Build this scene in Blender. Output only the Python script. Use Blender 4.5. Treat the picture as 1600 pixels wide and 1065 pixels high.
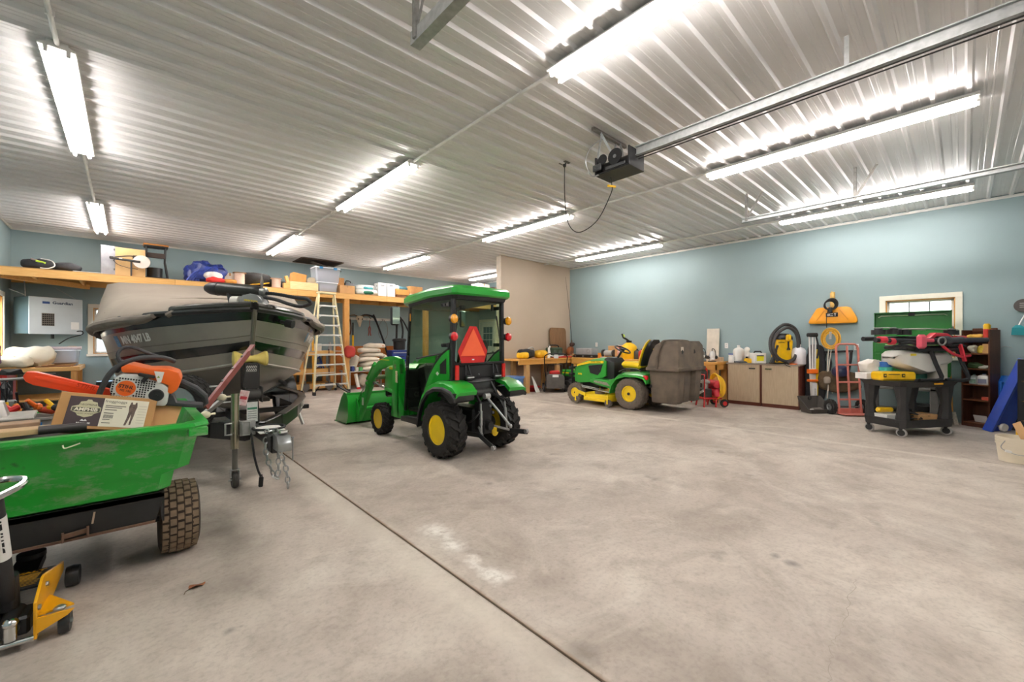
import bpy, bmesh, math, random
from mathutils import Matrix, Vector
for _o in list(bpy.data.objects): bpy.data.objects.remove(_o, do_unlink=True)
scene = bpy.context.scene
COL = scene.collection
R = math.radians
# ------------------------------------------------------------------ camera
cam_d = bpy.data.cameras.new('camera'); cam = bpy.data.objects.new('camera', cam_d); COL.objects.link(cam)
cam_d.sensor_width = 36.0; cam_d.lens = 651.0/1600*36; cam_d.shift_y = 2.5/1600
cam_d.clip_start = 0.02; cam_d.clip_end = 200
cam.location = (0, 0, 1.33); cam.rotation_euler = (R(90), 0, -R(42.665))
scene.camera = cam
# ------------------------------------------------------------------ world (daylight outside the windows) and exposure
world = bpy.data.worlds.new('daylight'); scene.world = world; world.use_nodes = True
wn = world.node_tree; wn.nodes.clear()
_o = wn.nodes.new('ShaderNodeOutputWorld'); _b = wn.nodes.new('ShaderNodeBackground'); _s = wn.nodes.new('ShaderNodeTexSky')
_s.sky_type = 'NISHITA'; _s.sun_elevation = R(42); _s.sun_rotation = R(200); _s.sun_disc = False; _s.air_density = 1.0; _s.dust_density = 3.0
_b.inputs['Strength'].default_value = 0.4
wn.links.new(_s.outputs[0], _b.inputs[0]); wn.links.new(_b.outputs[0], _o.inputs[0])
scene.view_settings.view_transform = 'Standard'; scene.view_settings.look = 'None'
scene.view_settings.gamma = 1.0; scene.view_settings.use_curve_mapping = False
scene.view_settings.exposure = 2.42
TUBE_POWER = 11.0        # emission strength of the fluorescent tubes

# ------------------------------------------------------------------ materials
def lin(h):
    if not isinstance(h, str): return h
    h = h.lstrip('#'); o = []
    for i in (0, 2, 4):
        c = int(h[i:i+2], 16)/255; o.append(c/12.92 if c <= .04045 else ((c+.055)/1.055)**2.4)
    return tuple(o)+(1.0,)
MATS = {}
def M(hexc, rough=.5, metal=0., var=.10, scale=6., bump=0., coat=0., alpha=1., spec=.5, hex2=None, stretch=None, trans=0., emit=0.):
    """procedural material: base colour broken up by object-space noise, optional second colour, relief and clear coat"""
    key = (hexc, rough, metal, var, scale, bump, coat, alpha, spec, hex2, stretch, trans, emit)
    if key in MATS: return MATS[key]
    m = bpy.data.materials.new('mat_'+str(len(MATS))); m.use_nodes = True; n = m.node_tree; b = n.nodes['Principled BSDF']
    tc = n.nodes.new('ShaderNodeTexCoord'); mp = n.nodes.new('ShaderNodeMapping'); n.links.new(tc.outputs['Object'], mp.inputs['Vector'])
    if stretch: mp.inputs['Scale'].default_value = stretch
    nz = n.nodes.new('ShaderNodeTexNoise'); nz.inputs['Scale'].default_value = scale; nz.inputs['Detail'].default_value = 5
    n.links.new(mp.outputs[0], nz.inputs['Vector'])
    mx = n.nodes.new('ShaderNodeMix'); mx.data_type = 'RGBA'
    c = lin(hexc)
    if hex2: c2 = lin(hex2); c1 = c
    else: c1 = tuple(k*(1-var) for k in c[:3])+(1,); c2 = tuple(min(1, k*(1+var)) for k in c[:3])+(1,)
    mx.inputs[6].default_value = c1; mx.inputs[7].default_value = c2
    cr = n.nodes.new('ShaderNodeMapRange'); cr.inputs[1].default_value = .3; cr.inputs[2].default_value = .7
    n.links.new(nz.outputs[0], cr.inputs[0]); n.links.new(cr.outputs[0], mx.inputs[0]); n.links.new(mx.outputs[2], b.inputs['Base Color'])
    b.inputs['Roughness'].default_value = rough; b.inputs['Metallic'].default_value = metal
    b.inputs['Coat Weight'].default_value = coat; b.inputs['Coat Roughness'].default_value = .1
    b.inputs['Specular IOR Level'].default_value = spec; b.inputs['Alpha'].default_value = alpha
    b.inputs['Transmission Weight'].default_value = trans
    if emit: b.inputs['Emission Color'].default_value = c; b.inputs['Emission Strength'].default_value = emit
    if bump:
        bp = n.nodes.new('ShaderNodeBump'); bp.inputs['Strength'].default_value = bump; bp.inputs['Distance'].default_value = .02
        n.links.new(nz.outputs[0], bp.inputs['Height']); n.links.new(bp.outputs[0], b.inputs['Normal'])
    MATS[key] = m; return m
def glassmat(name, tint, alpha_mix):
    """thin pane: mostly clear, tinted, with a mirror-like sheen"""
    m = bpy.data.materials.new(name); m.use_nodes = True; n = m.node_tree; n.nodes.clear()
    o = n.nodes.new('ShaderNodeOutputMaterial'); t = n.nodes.new('ShaderNodeBsdfTransparent'); g = n.nodes.new('ShaderNodeBsdfGlossy')
    x = n.nodes.new('ShaderNodeMixShader'); f = n.nodes.new('ShaderNodeLayerWeight'); f.inputs[0].default_value = .5; pw = n.nodes.new('ShaderNodeMath'); pw.operation = 'POWER'; pw.inputs[1].default_value = 5.0
    t.inputs[0].default_value = lin(tint); g.inputs[1].default_value = .02
    mu = n.nodes.new('ShaderNodeMath'); mu.operation = 'MULTIPLY_ADD'; mu.inputs[1].default_value = .6; mu.inputs[2].default_value = alpha_mix
    n.links.new(f.outputs['Facing'], pw.inputs[0]); n.links.new(pw.outputs[0], mu.inputs[0]); n.links.new(mu.outputs[0], x.inputs[0]); n.links.new(t.outputs[0], x.inputs[1]); n.links.new(g.outputs[0], x.inputs[2]); n.links.new(x.outputs[0], o.inputs[0])
    return m

# ------------------------------------------------------------------ geometry helpers
def rot(rx=0, ry=0, rz=0):
    return Matrix.Rotation(R(rz), 3, 'Z') @ Matrix.Rotation(R(ry), 3, 'Y') @ Matrix.Rotation(R(rx), 3, 'X')
def frame(d):
    d = Vector(d).normalized(); a = Vector((0, 0, 1)) if abs(d.z) < .9 else Vector((1, 0, 0))
    x = a.cross(d).normalized(); return x, d.cross(x), d
def smooth_path(pts, k=5, closed=False):
    P = [Vector(p) for p in pts]; n = len(P); out = []
    for i in range(n if closed else n-1):
        g = (lambda j: P[j % n]) if closed else (lambda j: P[max(0, min(n-1, j))])
        a, b, c, d = g(i-1), g(i), g(i+1), g(i+2)
        for s in range(k):
            t = s/k; out.append(.5*((2*b)+(c-a)*t+(2*a-5*b+4*c-d)*t*t+(3*b-a-3*c+d)*t**3))
    if not closed: out.append(P[-1])
    return out
class G:
    def __init__(s): s.v = []; s.f = []
    def add(s, vs, fs):
        o = len(s.v); s.v += [tuple(x) for x in vs]; s.f += [tuple(i+o for i in q) for q in fs]; return s
    def box(s, c, d, r=None, b=0.):
        hx, hy, hz = d[0]/2, d[1]/2, d[2]/2; c = Vector(c)
        if isinstance(r, (tuple, list)): r = rot(*r)
        elif isinstance(r, (int, float)): r = rot(0, 0, r)
        b = min(b, hx*.9, hy*.9, hz*.9); vs = []; fs = []
        if b <= 0:
            for z in (-hz, hz):
                for x, y in ((-hx, -hy), (hx, -hy), (hx, hy), (-hx, hy)): vs.append(Vector((x, y, z)))
            fs = [(3, 2, 1, 0), (4, 5, 6, 7), (0, 1, 5, 4), (1, 2, 6, 5), (2, 3, 7, 6), (3, 0, 4, 7)]
        else:
            idx = {}
            for sx in (-1, 1):
                for sy in (-1, 1):
                    for sz in (-1, 1):
                        for ax in range(3):
                            q = [sx*(hx-b), sy*(hy-b), sz*(hz-b)]; q[ax] = (sx*hx, sy*hy, sz*hz)[ax]
                            idx[sx, sy, sz, ax] = len(vs); vs.append(Vector(q))
            for ax in range(3):
                o = [k for k in range(3) if k != ax]
                for sg in (-1, 1):
                    q = []
                    for a, bb in ((-1, -1), (1, -1), (1, 1), (-1, 1)):
                        k = [0, 0, 0]; k[ax] = sg; k[o[0]] = a; k[o[1]] = bb; q.append(idx[k[0], k[1], k[2], ax])
                    fs.append(q)
                for a in (-1, 1):
                    for bb in (-1, 1):
                        k0 = [0, 0, 0]; k0[ax] = -1; k0[o[0]] = a; k0[o[1]] = bb; k1 = list(k0); k1[ax] = 1
                        fs.append([idx[(*k0, o[0])], idx[(*k1, o[0])], idx[(*k1, o[1])], idx[(*k0, o[1])]])
            for sx in (-1, 1):
                for sy in (-1, 1):
                    for sz in (-1, 1): fs.append([idx[sx, sy, sz, k] for k in range(3)])
        if r is not None: vs = [r @ v for v in vs]
        return s.add([v+c for v in vs], fs)
    def b2(s, a, b, bev=0.):                      # box from two opposite corners
        return s.box([(a[i]+b[i])/2 for i in range(3)], [abs(b[i]-a[i]) for i in range(3)], None, bev)
    def bar(s, p, q, w, t, up=(0, 0, 1), b=0.):    # rectangular bar from p to q: w across, t along up
        p, q = Vector(p), Vector(q); d = (q-p); L = d.length; d.normalize(); u = Vector(up)
        x = d.cross(u)
        if x.length < 1e-4: x = d.cross(Vector((1, 0, 0)))
        x.normalize(); u = x.cross(d); return s.box((p+q)/2, (w, L, t), Matrix((x, d, u)).transposed(), b)
    def cyl(s, p, q, r, r2=None, n=16, cap=True):
        p, q = Vector(p), Vector(q); r2 = r if r2 is None else r2; x, y, d = frame(q-p)
        vs = []
        for c, rr in ((p, r), (q, r2)):
            for i in range(n): a = 2*math.pi*i/n; vs.append(c+x*rr*math.cos(a)+y*rr*math.sin(a))
        fs = [(i, (i+1) % n, n+(i+1) % n, n+i) for i in range(n)]
        if cap: fs += [tuple(range(n-1, -1, -1)), tuple(range(n, 2*n))]
        return s.add(vs, fs)
    def tube(s, pts, r, n=8, k=0, closed=False):
        P = smooth_path(pts, k, closed) if k else [Vector(p) for p in pts]; m = len(P); vs = []; x = None
        for i in range(m):
            d = (P[(i+1) % m]-P[i-1]) if closed else (P[min(i+1, m-1)]-P[max(i-1, 0)])
            if d.length < 1e-9: d = Vector((0, 0, 1))
            d.normalize()
            if x is None: x = frame(d)[0]
            x = x-d*x.dot(d)
            if x.length < 1e-6: x = frame(d)[0]
            x.normalize(); y = d.cross(x); rr = r[i] if isinstance(r, (list, tuple)) else r
            for j in range(n): a = 2*math.pi*j/n; vs.append(P[i]+x*rr*math.cos(a)+y*rr*math.sin(a))
        fs = []
        for i in range(m if closed else m-1):
            for j in range(n): fs.append((i*n+j, i*n+(j+1) % n, ((i+1) % m)*n+(j+1) % n, ((i+1) % m)*n+j))
        if not closed: fs += [tuple(range(n-1, -1, -1)), tuple(range((m-1)*n, m*n))]
        return s.add(vs, fs)
    def lathe(s, prof, c=(0, 0, 0), ax=(0, 0, 1), n=24, closed=False, cap=True):
        x, y, d = frame(ax); c = Vector(c); vs = []; m = len(prof)
        for (rr, h) in prof:
            for j in range(n): a = 2*math.pi*j/n; vs.append(c+d*h+x*rr*math.cos(a)+y*rr*math.sin(a))
        fs = []
        for i in range(m if closed else m-1):
            for j in range(n): fs.append((i*n+j, i*n+(j+1) % n, ((i+1) % m)*n+(j+1) % n, ((i+1) % m)*n+j))
        if not closed and cap:
            if prof[0][0] > 1e-5: fs.append(tuple(range(n-1, -1, -1)))
            if prof[-1][0] > 1e-5: fs.append(tuple(range((m-1)*n, m*n)))
        return s.add(vs, fs)
    def prism(s, poly, h0, h1, axes='xz'):         # polygon in a plane, extruded along the third axis
        vs = []; n = len(poly)
        for h in (h0, h1):
            for a, b in poly: vs.append({'xz': (a, h, b), 'yz': (h, a, b), 'xy': (a, b, h)}[axes])
        fs = [tuple(range(n-1, -1, -1)), tuple(range(n, 2*n))]+[(i, (i+1) % n, n+(i+1) % n, n+i) for i in range(n)]
        return s.add(vs, fs)
    def sph(s, c, r, n=16, m=10, e=1., r3=None):
        if isinstance(r, (int, float)): r = (r, r, r)
        c = Vector(c); vs = []; pw = lambda t: math.copysign(abs(t)**e, t)
        for i in range(m+1):
            ph = -math.pi/2+math.pi*i/m
            for j in range(n):
                th = 2*math.pi*j/n
                v = Vector((r[0]*pw(math.cos(ph))*pw(math.cos(th)), r[1]*pw(math.cos(ph))*pw(math.sin(th)), r[2]*pw(math.sin(ph))))
                vs.append(c+((r3 @ v) if r3 is not None else v))
        fs = [(i*n+j, i*n+(j+1) % n, (i+1)*n+(j+1) % n, (i+1)*n+j) for i in range(m) for j in range(n)]
        return s.add(vs, fs)
    def torus(s, c, Rr, r, ax=(0, 0, 1), n=24, m=10, sq=1.):
        x, y, d = frame(ax); c = Vector(c); vs = []
        for i in range(n):
            a = 2*math.pi*i/n; e = x*math.cos(a)+y*math.sin(a)
            for j in range(m):
                b = 2*math.pi*j/m; vs.append(c+e*(Rr+r*math.cos(b))+d*r*sq*math.sin(b))
        fs = [(i*m+j, ((i+1) % n)*m+j, ((i+1) % n)*m+(j+1) % m, i*m+(j+1) % m) for i in range(n) for j in range(m)]
        return s.add(vs, fs)
    def loft(s, rings, closed=True, cap=True):
        n = len(rings[0]); m = len(rings); vs = [v for rr in rings for v in rr]; fs = []
        for i in range(m-1):
            for j in range(n if closed else n-1): fs.append((i*n+j, i*n+(j+1) % n, (i+1)*n+(j+1) % n, (i+1)*n+j))
        if cap and closed: fs += [tuple(range(n-1, -1, -1)), tuple(range((m-1)*n, m*n))]
        return s.add(vs, fs)
    def move(s, t=(0, 0, 0), r=None):
        t = Vector(t); s.v = [tuple((r @ Vector(v) if r is not None else Vector(v))+t) for v in s.v]; return s
    def jitter(s, a, sc=8., seed=0.):
        from mathutils import noise
        nv = lambda p: Vector((noise.noise(p), noise.noise(p+Vector((17.3, 4.1, 9.7))), noise.noise(p+Vector((-6.2, 31.9, 13.4)))))
        s.v = [tuple(Vector(v)+a*nv(Vector(v)*sc+Vector((seed, seed*1.7, -seed)))) for v in s.v]; return s
    def out(s, name, mat, parent=None, ang=35, bevel=0., solid=0., sub=0, flat=False):
        me = bpy.data.meshes.new(name); me.from_pydata(s.v, [], s.f)
        bm = bmesh.new(); bm.from_mesh(me)
        bmesh.ops.remove_doubles(bm, verts=bm.verts, dist=1e-5)
        if solid:
            bmesh.ops.recalc_face_normals(bm, faces=bm.faces); bmesh.ops.solidify(bm, geom=list(bm.faces), thickness=solid)
        bmesh.ops.recalc_face_normals(bm, faces=bm.faces)
        if sub:
            bmesh.ops.subdivide_edges(bm, edges=list(bm.edges), cuts=sub, use_grid_fill=True)
        if bevel:
            es = [e for e in bm.edges if len(e.link_faces) == 2 and e.calc_face_angle(0) > R(30)]
            bmesh.ops.bevel(bm, geom=es, offset=bevel, segments=2, affect='EDGES', profile=.6, clamp_overlap=True)
        bm.to_mesh(me); bm.free(); me.materials.append(mat)
        if not flat:
            me.polygons.foreach_set('use_smooth', [True]*len(me.polygons)); me.set_sharp_from_angle(angle=R(ang))
        o = bpy.data.objects.new(name, me); COL.objects.link(o)
        if parent is not None: o.parent = parent
        return o
def thing(name, label, cat, loc=(0, 0, 0), rz=0., group=None):
    o = bpy.data.objects.new(name, None); COL.objects.link(o); o.empty_display_size = .1
    o.location = loc; o.rotation_euler = (0, 0, R(rz)); o['label'] = label; o['category'] = cat
    if group: o['group'] = group
    return o
def tag(o, label, cat, group=None, loc=None, rz=None):
    o['label'] = label; o['category'] = cat
    if group: o['group'] = group
    if loc is not None: o.location = loc
    if rz is not None: o.rotation_euler = (0, 0, R(rz))
    return o
def struct(o): o['kind'] = 'structure'; return o
def dup(root, loc, rz=0., label=None, group=None):
    r = root.copy(); COL.objects.link(r); r.location = loc; r.rotation_euler = (0, 0, R(rz))
    if label: r['label'] = label
    if group: r['group'] = group
    for ch in list(root.children):
        c = ch.copy(); COL.objects.link(c); c.parent = r
        for g in list(ch.children):
            d = g.copy(); COL.objects.link(d); d.parent = c
    return r
def lettering(name, txt, size, mat, parent, loc, right=(1, 0, 0), up=(0, 0, 1), ext=.0012, bold=0., shear=0., sx=1.):
    cu = bpy.data.curves.new(name, 'FONT'); cu.body = txt; cu.size = size; cu.extrude = ext; cu.offset = bold; cu.shear = shear
    cu.align_x = 'CENTER'; cu.align_y = 'CENTER'; cu.resolution_u = 3
    t = bpy.data.objects.new(name, cu); me = bpy.data.meshes.new_from_object(t); bpy.data.objects.remove(t)
    x = Vector(right).normalized(); y = Vector(up).normalized(); z = x.cross(y); mt = Matrix((x, y, z)).transposed()
    for v in me.vertices: v.co = mt @ Vector((v.co.x*sx, v.co.y, v.co.z))+Vector(loc)
    me.materials.clear(); me.materials.append(mat); me.name = name
    o = bpy.data.objects.new(name, me); COL.objects.link(o); o.parent = parent; return o

# common finishes
BLK = M('#1b1b1c', .55, 0, .25, 12); BLKP = M('#232324', .4, 0, .15, 9); RUB = M('#2a2826', .85, 0, .25, 30, .15)
STEEL = M('#a9abab', .35, .9, .12, 20); CHROME = M('#d0d2d2', .18, 1., .05, 10); GALV = M('#b4b6b5', .42, .75, .14, 25, .05)
WHT = M('#e6e4df', .5, 0, .05, 8); WHTP = M('#e9e8e4', .35, 0, .04, 6, 0, 0, 1, .5)
PINE = M('#d9a25c', .6, 0, .16, 5, .08, 0, 1, .4, '#e6b974', (1, 14, 14)); PINEY = M('#dda661', .6, 0, .16, 5, .08, 0, 1, .4, '#cd9148', (14, 14, 1))
CARD = M('#c3925c', .8, 0, .08, 7); CARD2 = M('#d0a06a', .8, 0, .08, 5); YEL = M('#f2bf12', .4, 0, .08, 8, 0, .2); RED = M('#c8201f', .4, 0, .1, 8, 0, .2)
JGREEN = M('#1e9c2c', .32, 0, .08, 4, 0, .5); JYEL = M('#f4cf18', .4, 0, .06, 6, 0, .3); ORNG = M('#f0701c', .42, 0, .08, 8, 0, .2)
# =================================================================== THE ROOM
XL, XR, YB, YF, H = -1.73, 10.17, 12.95, -1.5, 3.66
WALLM = M('#93a7a9', .55, 0, .035, 1.3, .02); TANM = M('#c2b09c', .55, 0, .03, 1.5, .02); CREAM = M('#e9e3d3', .45, 0, .04, 5)
def wall_with_holes(name, axis, pos, a0, a1, holes, th, mat):
    """wall along x ('y' = fixed y) or along y ('x' = fixed x); holes = (a_lo, a_hi, z_lo, z_hi)"""
    g = G(); cuts = sorted(set([a0, a1]+[h[0] for h in holes]+[h[1] for h in holes]))
    for i in range(len(cuts)-1):
        lo, hi = cuts[i], cuts[i+1]; mid = (lo+hi)/2; zz = [(0, H)]
        for h in holes:
            if h[0] < mid < h[1]:
                zz = [(0, h[2]), (h[3], H)]
        for z0, z1 in zz:
            if z1-z0 < .01: continue
            if axis == 'x': g.b2((pos, lo, z0), (pos+th, hi, z1))
            else: g.b2((lo, pos, z0), (hi, pos+th, z1))
    return struct(g.out(name, mat, None, flat=True))
W1 = (.10, .97, 1.08, 2.09); W2 = (-.56, .34, 1.08, 2.09); W3 = (11.1, 12.2, 1.08, 2.2); W4 = (11.35, 11.85, .9, 2.1); DR = (12.02, 12.86, 0, 2.12)
wall_right = wall_with_holes('wall_right', 'x', XR, YF, YB, [W1, W4, DR], .15, WALLM)
wall_back = wall_with_holes('wall_back', 'y', YB, XL-.15, XR+.15, [W2], .15, WALLM)
wall_left = wall_with_holes('wall_left', 'x', XL-.15, YF, YB, [W3], .15, WALLM)
wall_front = wall_with_holes('wall_front', 'y', YF-.15, XL-.15, XR+.15, [(1.5, 6.9, 0, 3.0)], .15, WALLM)
g = G(); g.b2((7.3, 8.36, 0), (XR, 8.5, H)); wall_partition = struct(g.out('wall_partition', TANM, flat=True))
g = G(); g.b2((7.278, 8.345, 0), (7.302, 8.515, H)); struct(g.out('trim_1', M('#d9cbb8', .5), flat=True))
# --- floor: poured concrete slabs with sawn joints
def concrete():
    m = bpy.data.materials.new('concrete'); m.use_nodes = True; n = m.node_tree; b = n.nodes['Principled BSDF']; L = n.links.new
    geo = n.nodes.new('ShaderNodeNewGeometry'); P = geo.outputs['Position']
    def noise(sc, det, rough=.55, dist=0.):
        t = n.nodes.new('ShaderNodeTexNoise'); t.inputs['Scale'].default_value = sc; t.inputs['Detail'].default_value = det; t.inputs['Roughness'].default_value = rough; t.inputs['Distortion'].default_value = dist
        L(P, t.inputs['Vector']); return t.outputs[0]
    def ramp(src, lo, hi):
        r = n.nodes.new('ShaderNodeMapRange'); r.inputs[1].default_value = lo; r.inputs[2].default_value = hi; L(src, r.inputs[0]); return r.outputs[0]
    def mix(fac, a, bcol, blend='MIX'):
        x = n.nodes.new('ShaderNodeMix'); x.data_type = 'RGBA'; x.blend_type = blend
        if isinstance(fac, float): x.inputs[0].default_value = fac
        else: L(fac, x.inputs[0])
        if isinstance(a, str): x.inputs[6].default_value = lin(a)
        else: L(a, x.inputs[6])
        if isinstance(bcol, str): x.inputs[7].default_value = lin(bcol)
        else: L(bcol, x.inputs[7])
        return x.outputs[2]
    def math_(op, a, bv):
        x = n.nodes.new('ShaderNodeMath'); x.operation = op; x.use_clamp = True
        for i, k in enumerate((a, bv)):
            if isinstance(k, (int, float)): x.inputs[i].default_value = k
            else: L(k, x.inputs[i])
        return x.outputs[0]
    def near(pt, r0, r1, sx=1., sy=1., wob=.35, wsc=2.5):
        mp = n.nodes.new('ShaderNodeMapping'); mp.inputs['Location'].default_value = (-pt[0]*sx, -pt[1]*sy, 0); mp.inputs['Scale'].default_value = (sx, sy, 0); L(P, mp.inputs['Vector'])
        ln = n.nodes.new('ShaderNodeVectorMath'); ln.operation = 'LENGTH'; L(mp.outputs[0], ln.inputs[0])
        a = n.nodes.new('ShaderNodeMath'); a.operation = 'MULTIPLY_ADD'; L(noise(wsc, 4), a.inputs[0]); a.inputs[1].default_value = wob; L(ln.outputs['Value'], a.inputs[2])
        return ramp(a.outputs[0], r1+wob*.5, r0+wob*.5)
    c = mix(ramp(noise(.55, 8, .62, .8), .36, .64), '#a99d92', '#cdc2b6')
    c = mix(ramp(noise(2.1, 9, .68, .5), .46, .66), c, mix(.45, c, '#86796d'))
    c = mix(ramp(noise(5.5, 8, .7, .4), .50, .72), c, mix(.30, c, '#7d7166'))
    c = mix(ramp(noise(1.3, 8, .66, 1.2), .52, .70), c, mix(.45, c, '#ddd6ca'))
    c = mix(ramp(noise(38, 4, .6), .48, .78), c, mix(.32, c, '#6b6055'))
    # dark blotches and oil drips
    c = mix(math_('MULTIPLY', ramp(noise(3.1, 5, .5), .68, .74), .40), c, '#6d645a')
    for pt, r0, r1, sx, sy, k in (((.52, 3.3), .02, .34, 1.3, .45, .42), ((.3, 2.75), .02, .25, 1, 1, .22), ((2.65, 5.15), .0, .08, 1, 1, .5), ((2.97, .80), .0, .05, 1, 1.3, .6), ((2.94, .70), .0, .055, 1, 1, .6), ((2.51, 3.04), .0, .06, 1, 1, .5), ((1.43, 1.11), .0, .09, 1, 1, .45), ((1.8, 1.53), .0, .02, 1, 1, .5), ((7.6, 3.9), .1, .7, 1, 1, .3), ((6.4, 1.2), .05, .3, 1.4, .7, .25), ((.348, 2.3), .0, .035, 1, 1, .6), ((.39, 2.3), .0, .02, 1, 1, .5), ((.46, 3.86), .05, .3, 1, .6, .35), ((3.2, 4.3), .1, .5, 1, 1, .3)):
        c = mix(math_('MULTIPLY', near(pt, r0, r1, sx, sy, .05 if r1 < .1 else .4, 6 if r1 < .1 else 3), k), c, '#4f4942')
    # pale spilled-lime stain beside the joint, and pale dust along the joints
    for pt, r0, r1, sx, sy in (((1.60, 2.52), .03, .15, 1.2, .8), ((1.575, 2.28), .02, .11, 1, .8), ((1.56, 2.02), .0, .06, 1, .6), ((1.545, 1.82), .02, .10, 1.1, .8)):
        c = mix(math_('MULTIPLY', math_('MULTIPLY', near(pt, r0, r1, sx, sy, .2, 7), ramp(noise(22, 5, .65), .30, .55)), .8), c, '#ece8e0')
    c = mix(math_('MULTIPLY', near((1.27, 0), .02, .16, 1, 0, .25, 3), .42), c, '#dcd3c4')
    c = mix(math_('MULTIPLY', near((1.375, 0), .004, .022, 1, 0, .02, 9), .6), c, '#8a6a48')
    c = mix(math_('MULTIPLY', near((6.93, 0), .01, .10, 1, 0, .1, 3), .4), c, '#e0d9cd')
    L(c, b.inputs['Base Color'])
    rr = n.nodes.new('ShaderNodeMapRange'); rr.inputs[3].default_value = .42; rr.inputs[4].default_value = .72; L(noise(1.6, 6), rr.inputs[0]); L(rr.outputs[0], b.inputs['Roughness'])
    bp = n.nodes.new('ShaderNodeBump'); bp.inputs['Strength'].default_value = .12; bp.inputs['Distance'].default_value = .01; L(noise(45, 4), bp.inputs['Height']); L(bp.outputs[0], b.inputs['Normal'])
    return m
CONC = concrete()
g = G(); g.b2((XL-.15, YF-.15, -.2), (XR+.15, YB+.15, -.012)); floor = struct(g.out('floor', M('#5a5048', .9, 0, .2, 9), flat=True))
jx = [XL-.15, 1.372, 6.93, XR+.15]; jy = [YF-.15, 5.35, 9.2, YB+.15]
for i in range(3):
    for j in range(3):
        gp = .006 if True else 0
        g = G(); g.b2((jx[i]+gp, jy[j]+.0025, -.012), (jx[i+1]-gp, jy[j+1]-.0025, 0), .002); g.out('slab', CONC, floor, flat=True)
# thin meandering cracks on the open slab
for pts in ([(3.01, .405), (2.79, .407), (2.58, .391), (2.41, .393), (2.26, .392), (2.12, .374), (1.9, .34)], [(2.88, -.178), (2.92, -.106), (2.89, .013)]):
    g = G(); vs = []; random.seed(4); P = smooth_path([(x, y, 0) for x, y in pts], 6)
    for i, p in enumerate(P):
        d = (P[min(i+1, len(P)-1)]-P[max(i-1, 0)]).normalized(); nn = Vector((-d.y, d.x, 0)); p = p+nn*random.uniform(-.012, .012); w = .0008+.0009*random.random()
        vs += [p+nn*w+Vector((0, 0, .0006)), p-nn*w+Vector((0, 0, .0006))]
    g.add(vs, [(2*i, 2*i+1, 2*i+3, 2*i+2) for i in range(len(P)-1)]); g.out('crack', M('#a0968a', .9), floor, flat=True)
# --- ceiling: ribbed steel liner sheets, ribs across the room
def ceil_mat():
    m = M('#dad8d6', .30, 0, .03, 1.2, 0, 0, 1, .6).copy(); return m
CEILM = ceil_mat()
PW = .942; RP = PW/4
def sheet_mesh():
    prof = []
    for k in range(4):
        y = k*RP
        prof += [(y, 0), (y+RP*.10, -.0), (y+RP*.17, -.028), (y+RP*.29, -.028), (y+RP*.36, 0), (y+RP*.55, 0), (y+RP*.57, -.004), (y+RP*.62, -.004), (y+RP*.64, 0), (y+RP*.76, 0), (y+RP*.78, -.004), (y+RP*.83, -.004), (y+RP*.85, 0)]
    prof.append((PW-.001, 0)); g = G(); n = len(prof); vs = []
    for x in (XL, XR):
        for y, z in prof: vs.append((x, y, z))
    g.add(vs, [(i, i+1, n+i+1, n+i) for i in range(n-1)]); return g
g = G(); g.b2((XL-.15, YF-.15, H+.02), (XR+.15, YB+.15, H+.15)); ceiling = struct(g.out('ceiling', CREAM, flat=True))
first = None; ny = int(math.ceil((YB-YF)/PW))
for i in range(ny):
    y0 = YF+i*PW
    if first is None:
        first = sheet_mesh().out('ceiling_panel', CEILM, ceiling, ang=20); o = first
    else:
        o = first.copy(); COL.objects.link(o)
    o.location = (0, y0, H)
    if y0+PW > YB: o.scale = (1, (YB-y0)/PW, 1)
# edge trim where walls meet the liner
tm = M('#d8d6cf', .4)
for k, (a, b) in enumerate((((XR-.02, YF, H-.06), (XR-.001, YB, H-.02)), ((XL+.001, YF, H-.06), (XL+.02, YB, H-.02)), ((XL, YB-.02, H-.06), (XR, YB-.001, H-.02)))):
    g = G(); g.b2(a, b); struct(g.out('trim_%d' % (k+2), tm, flat=True))
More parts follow.
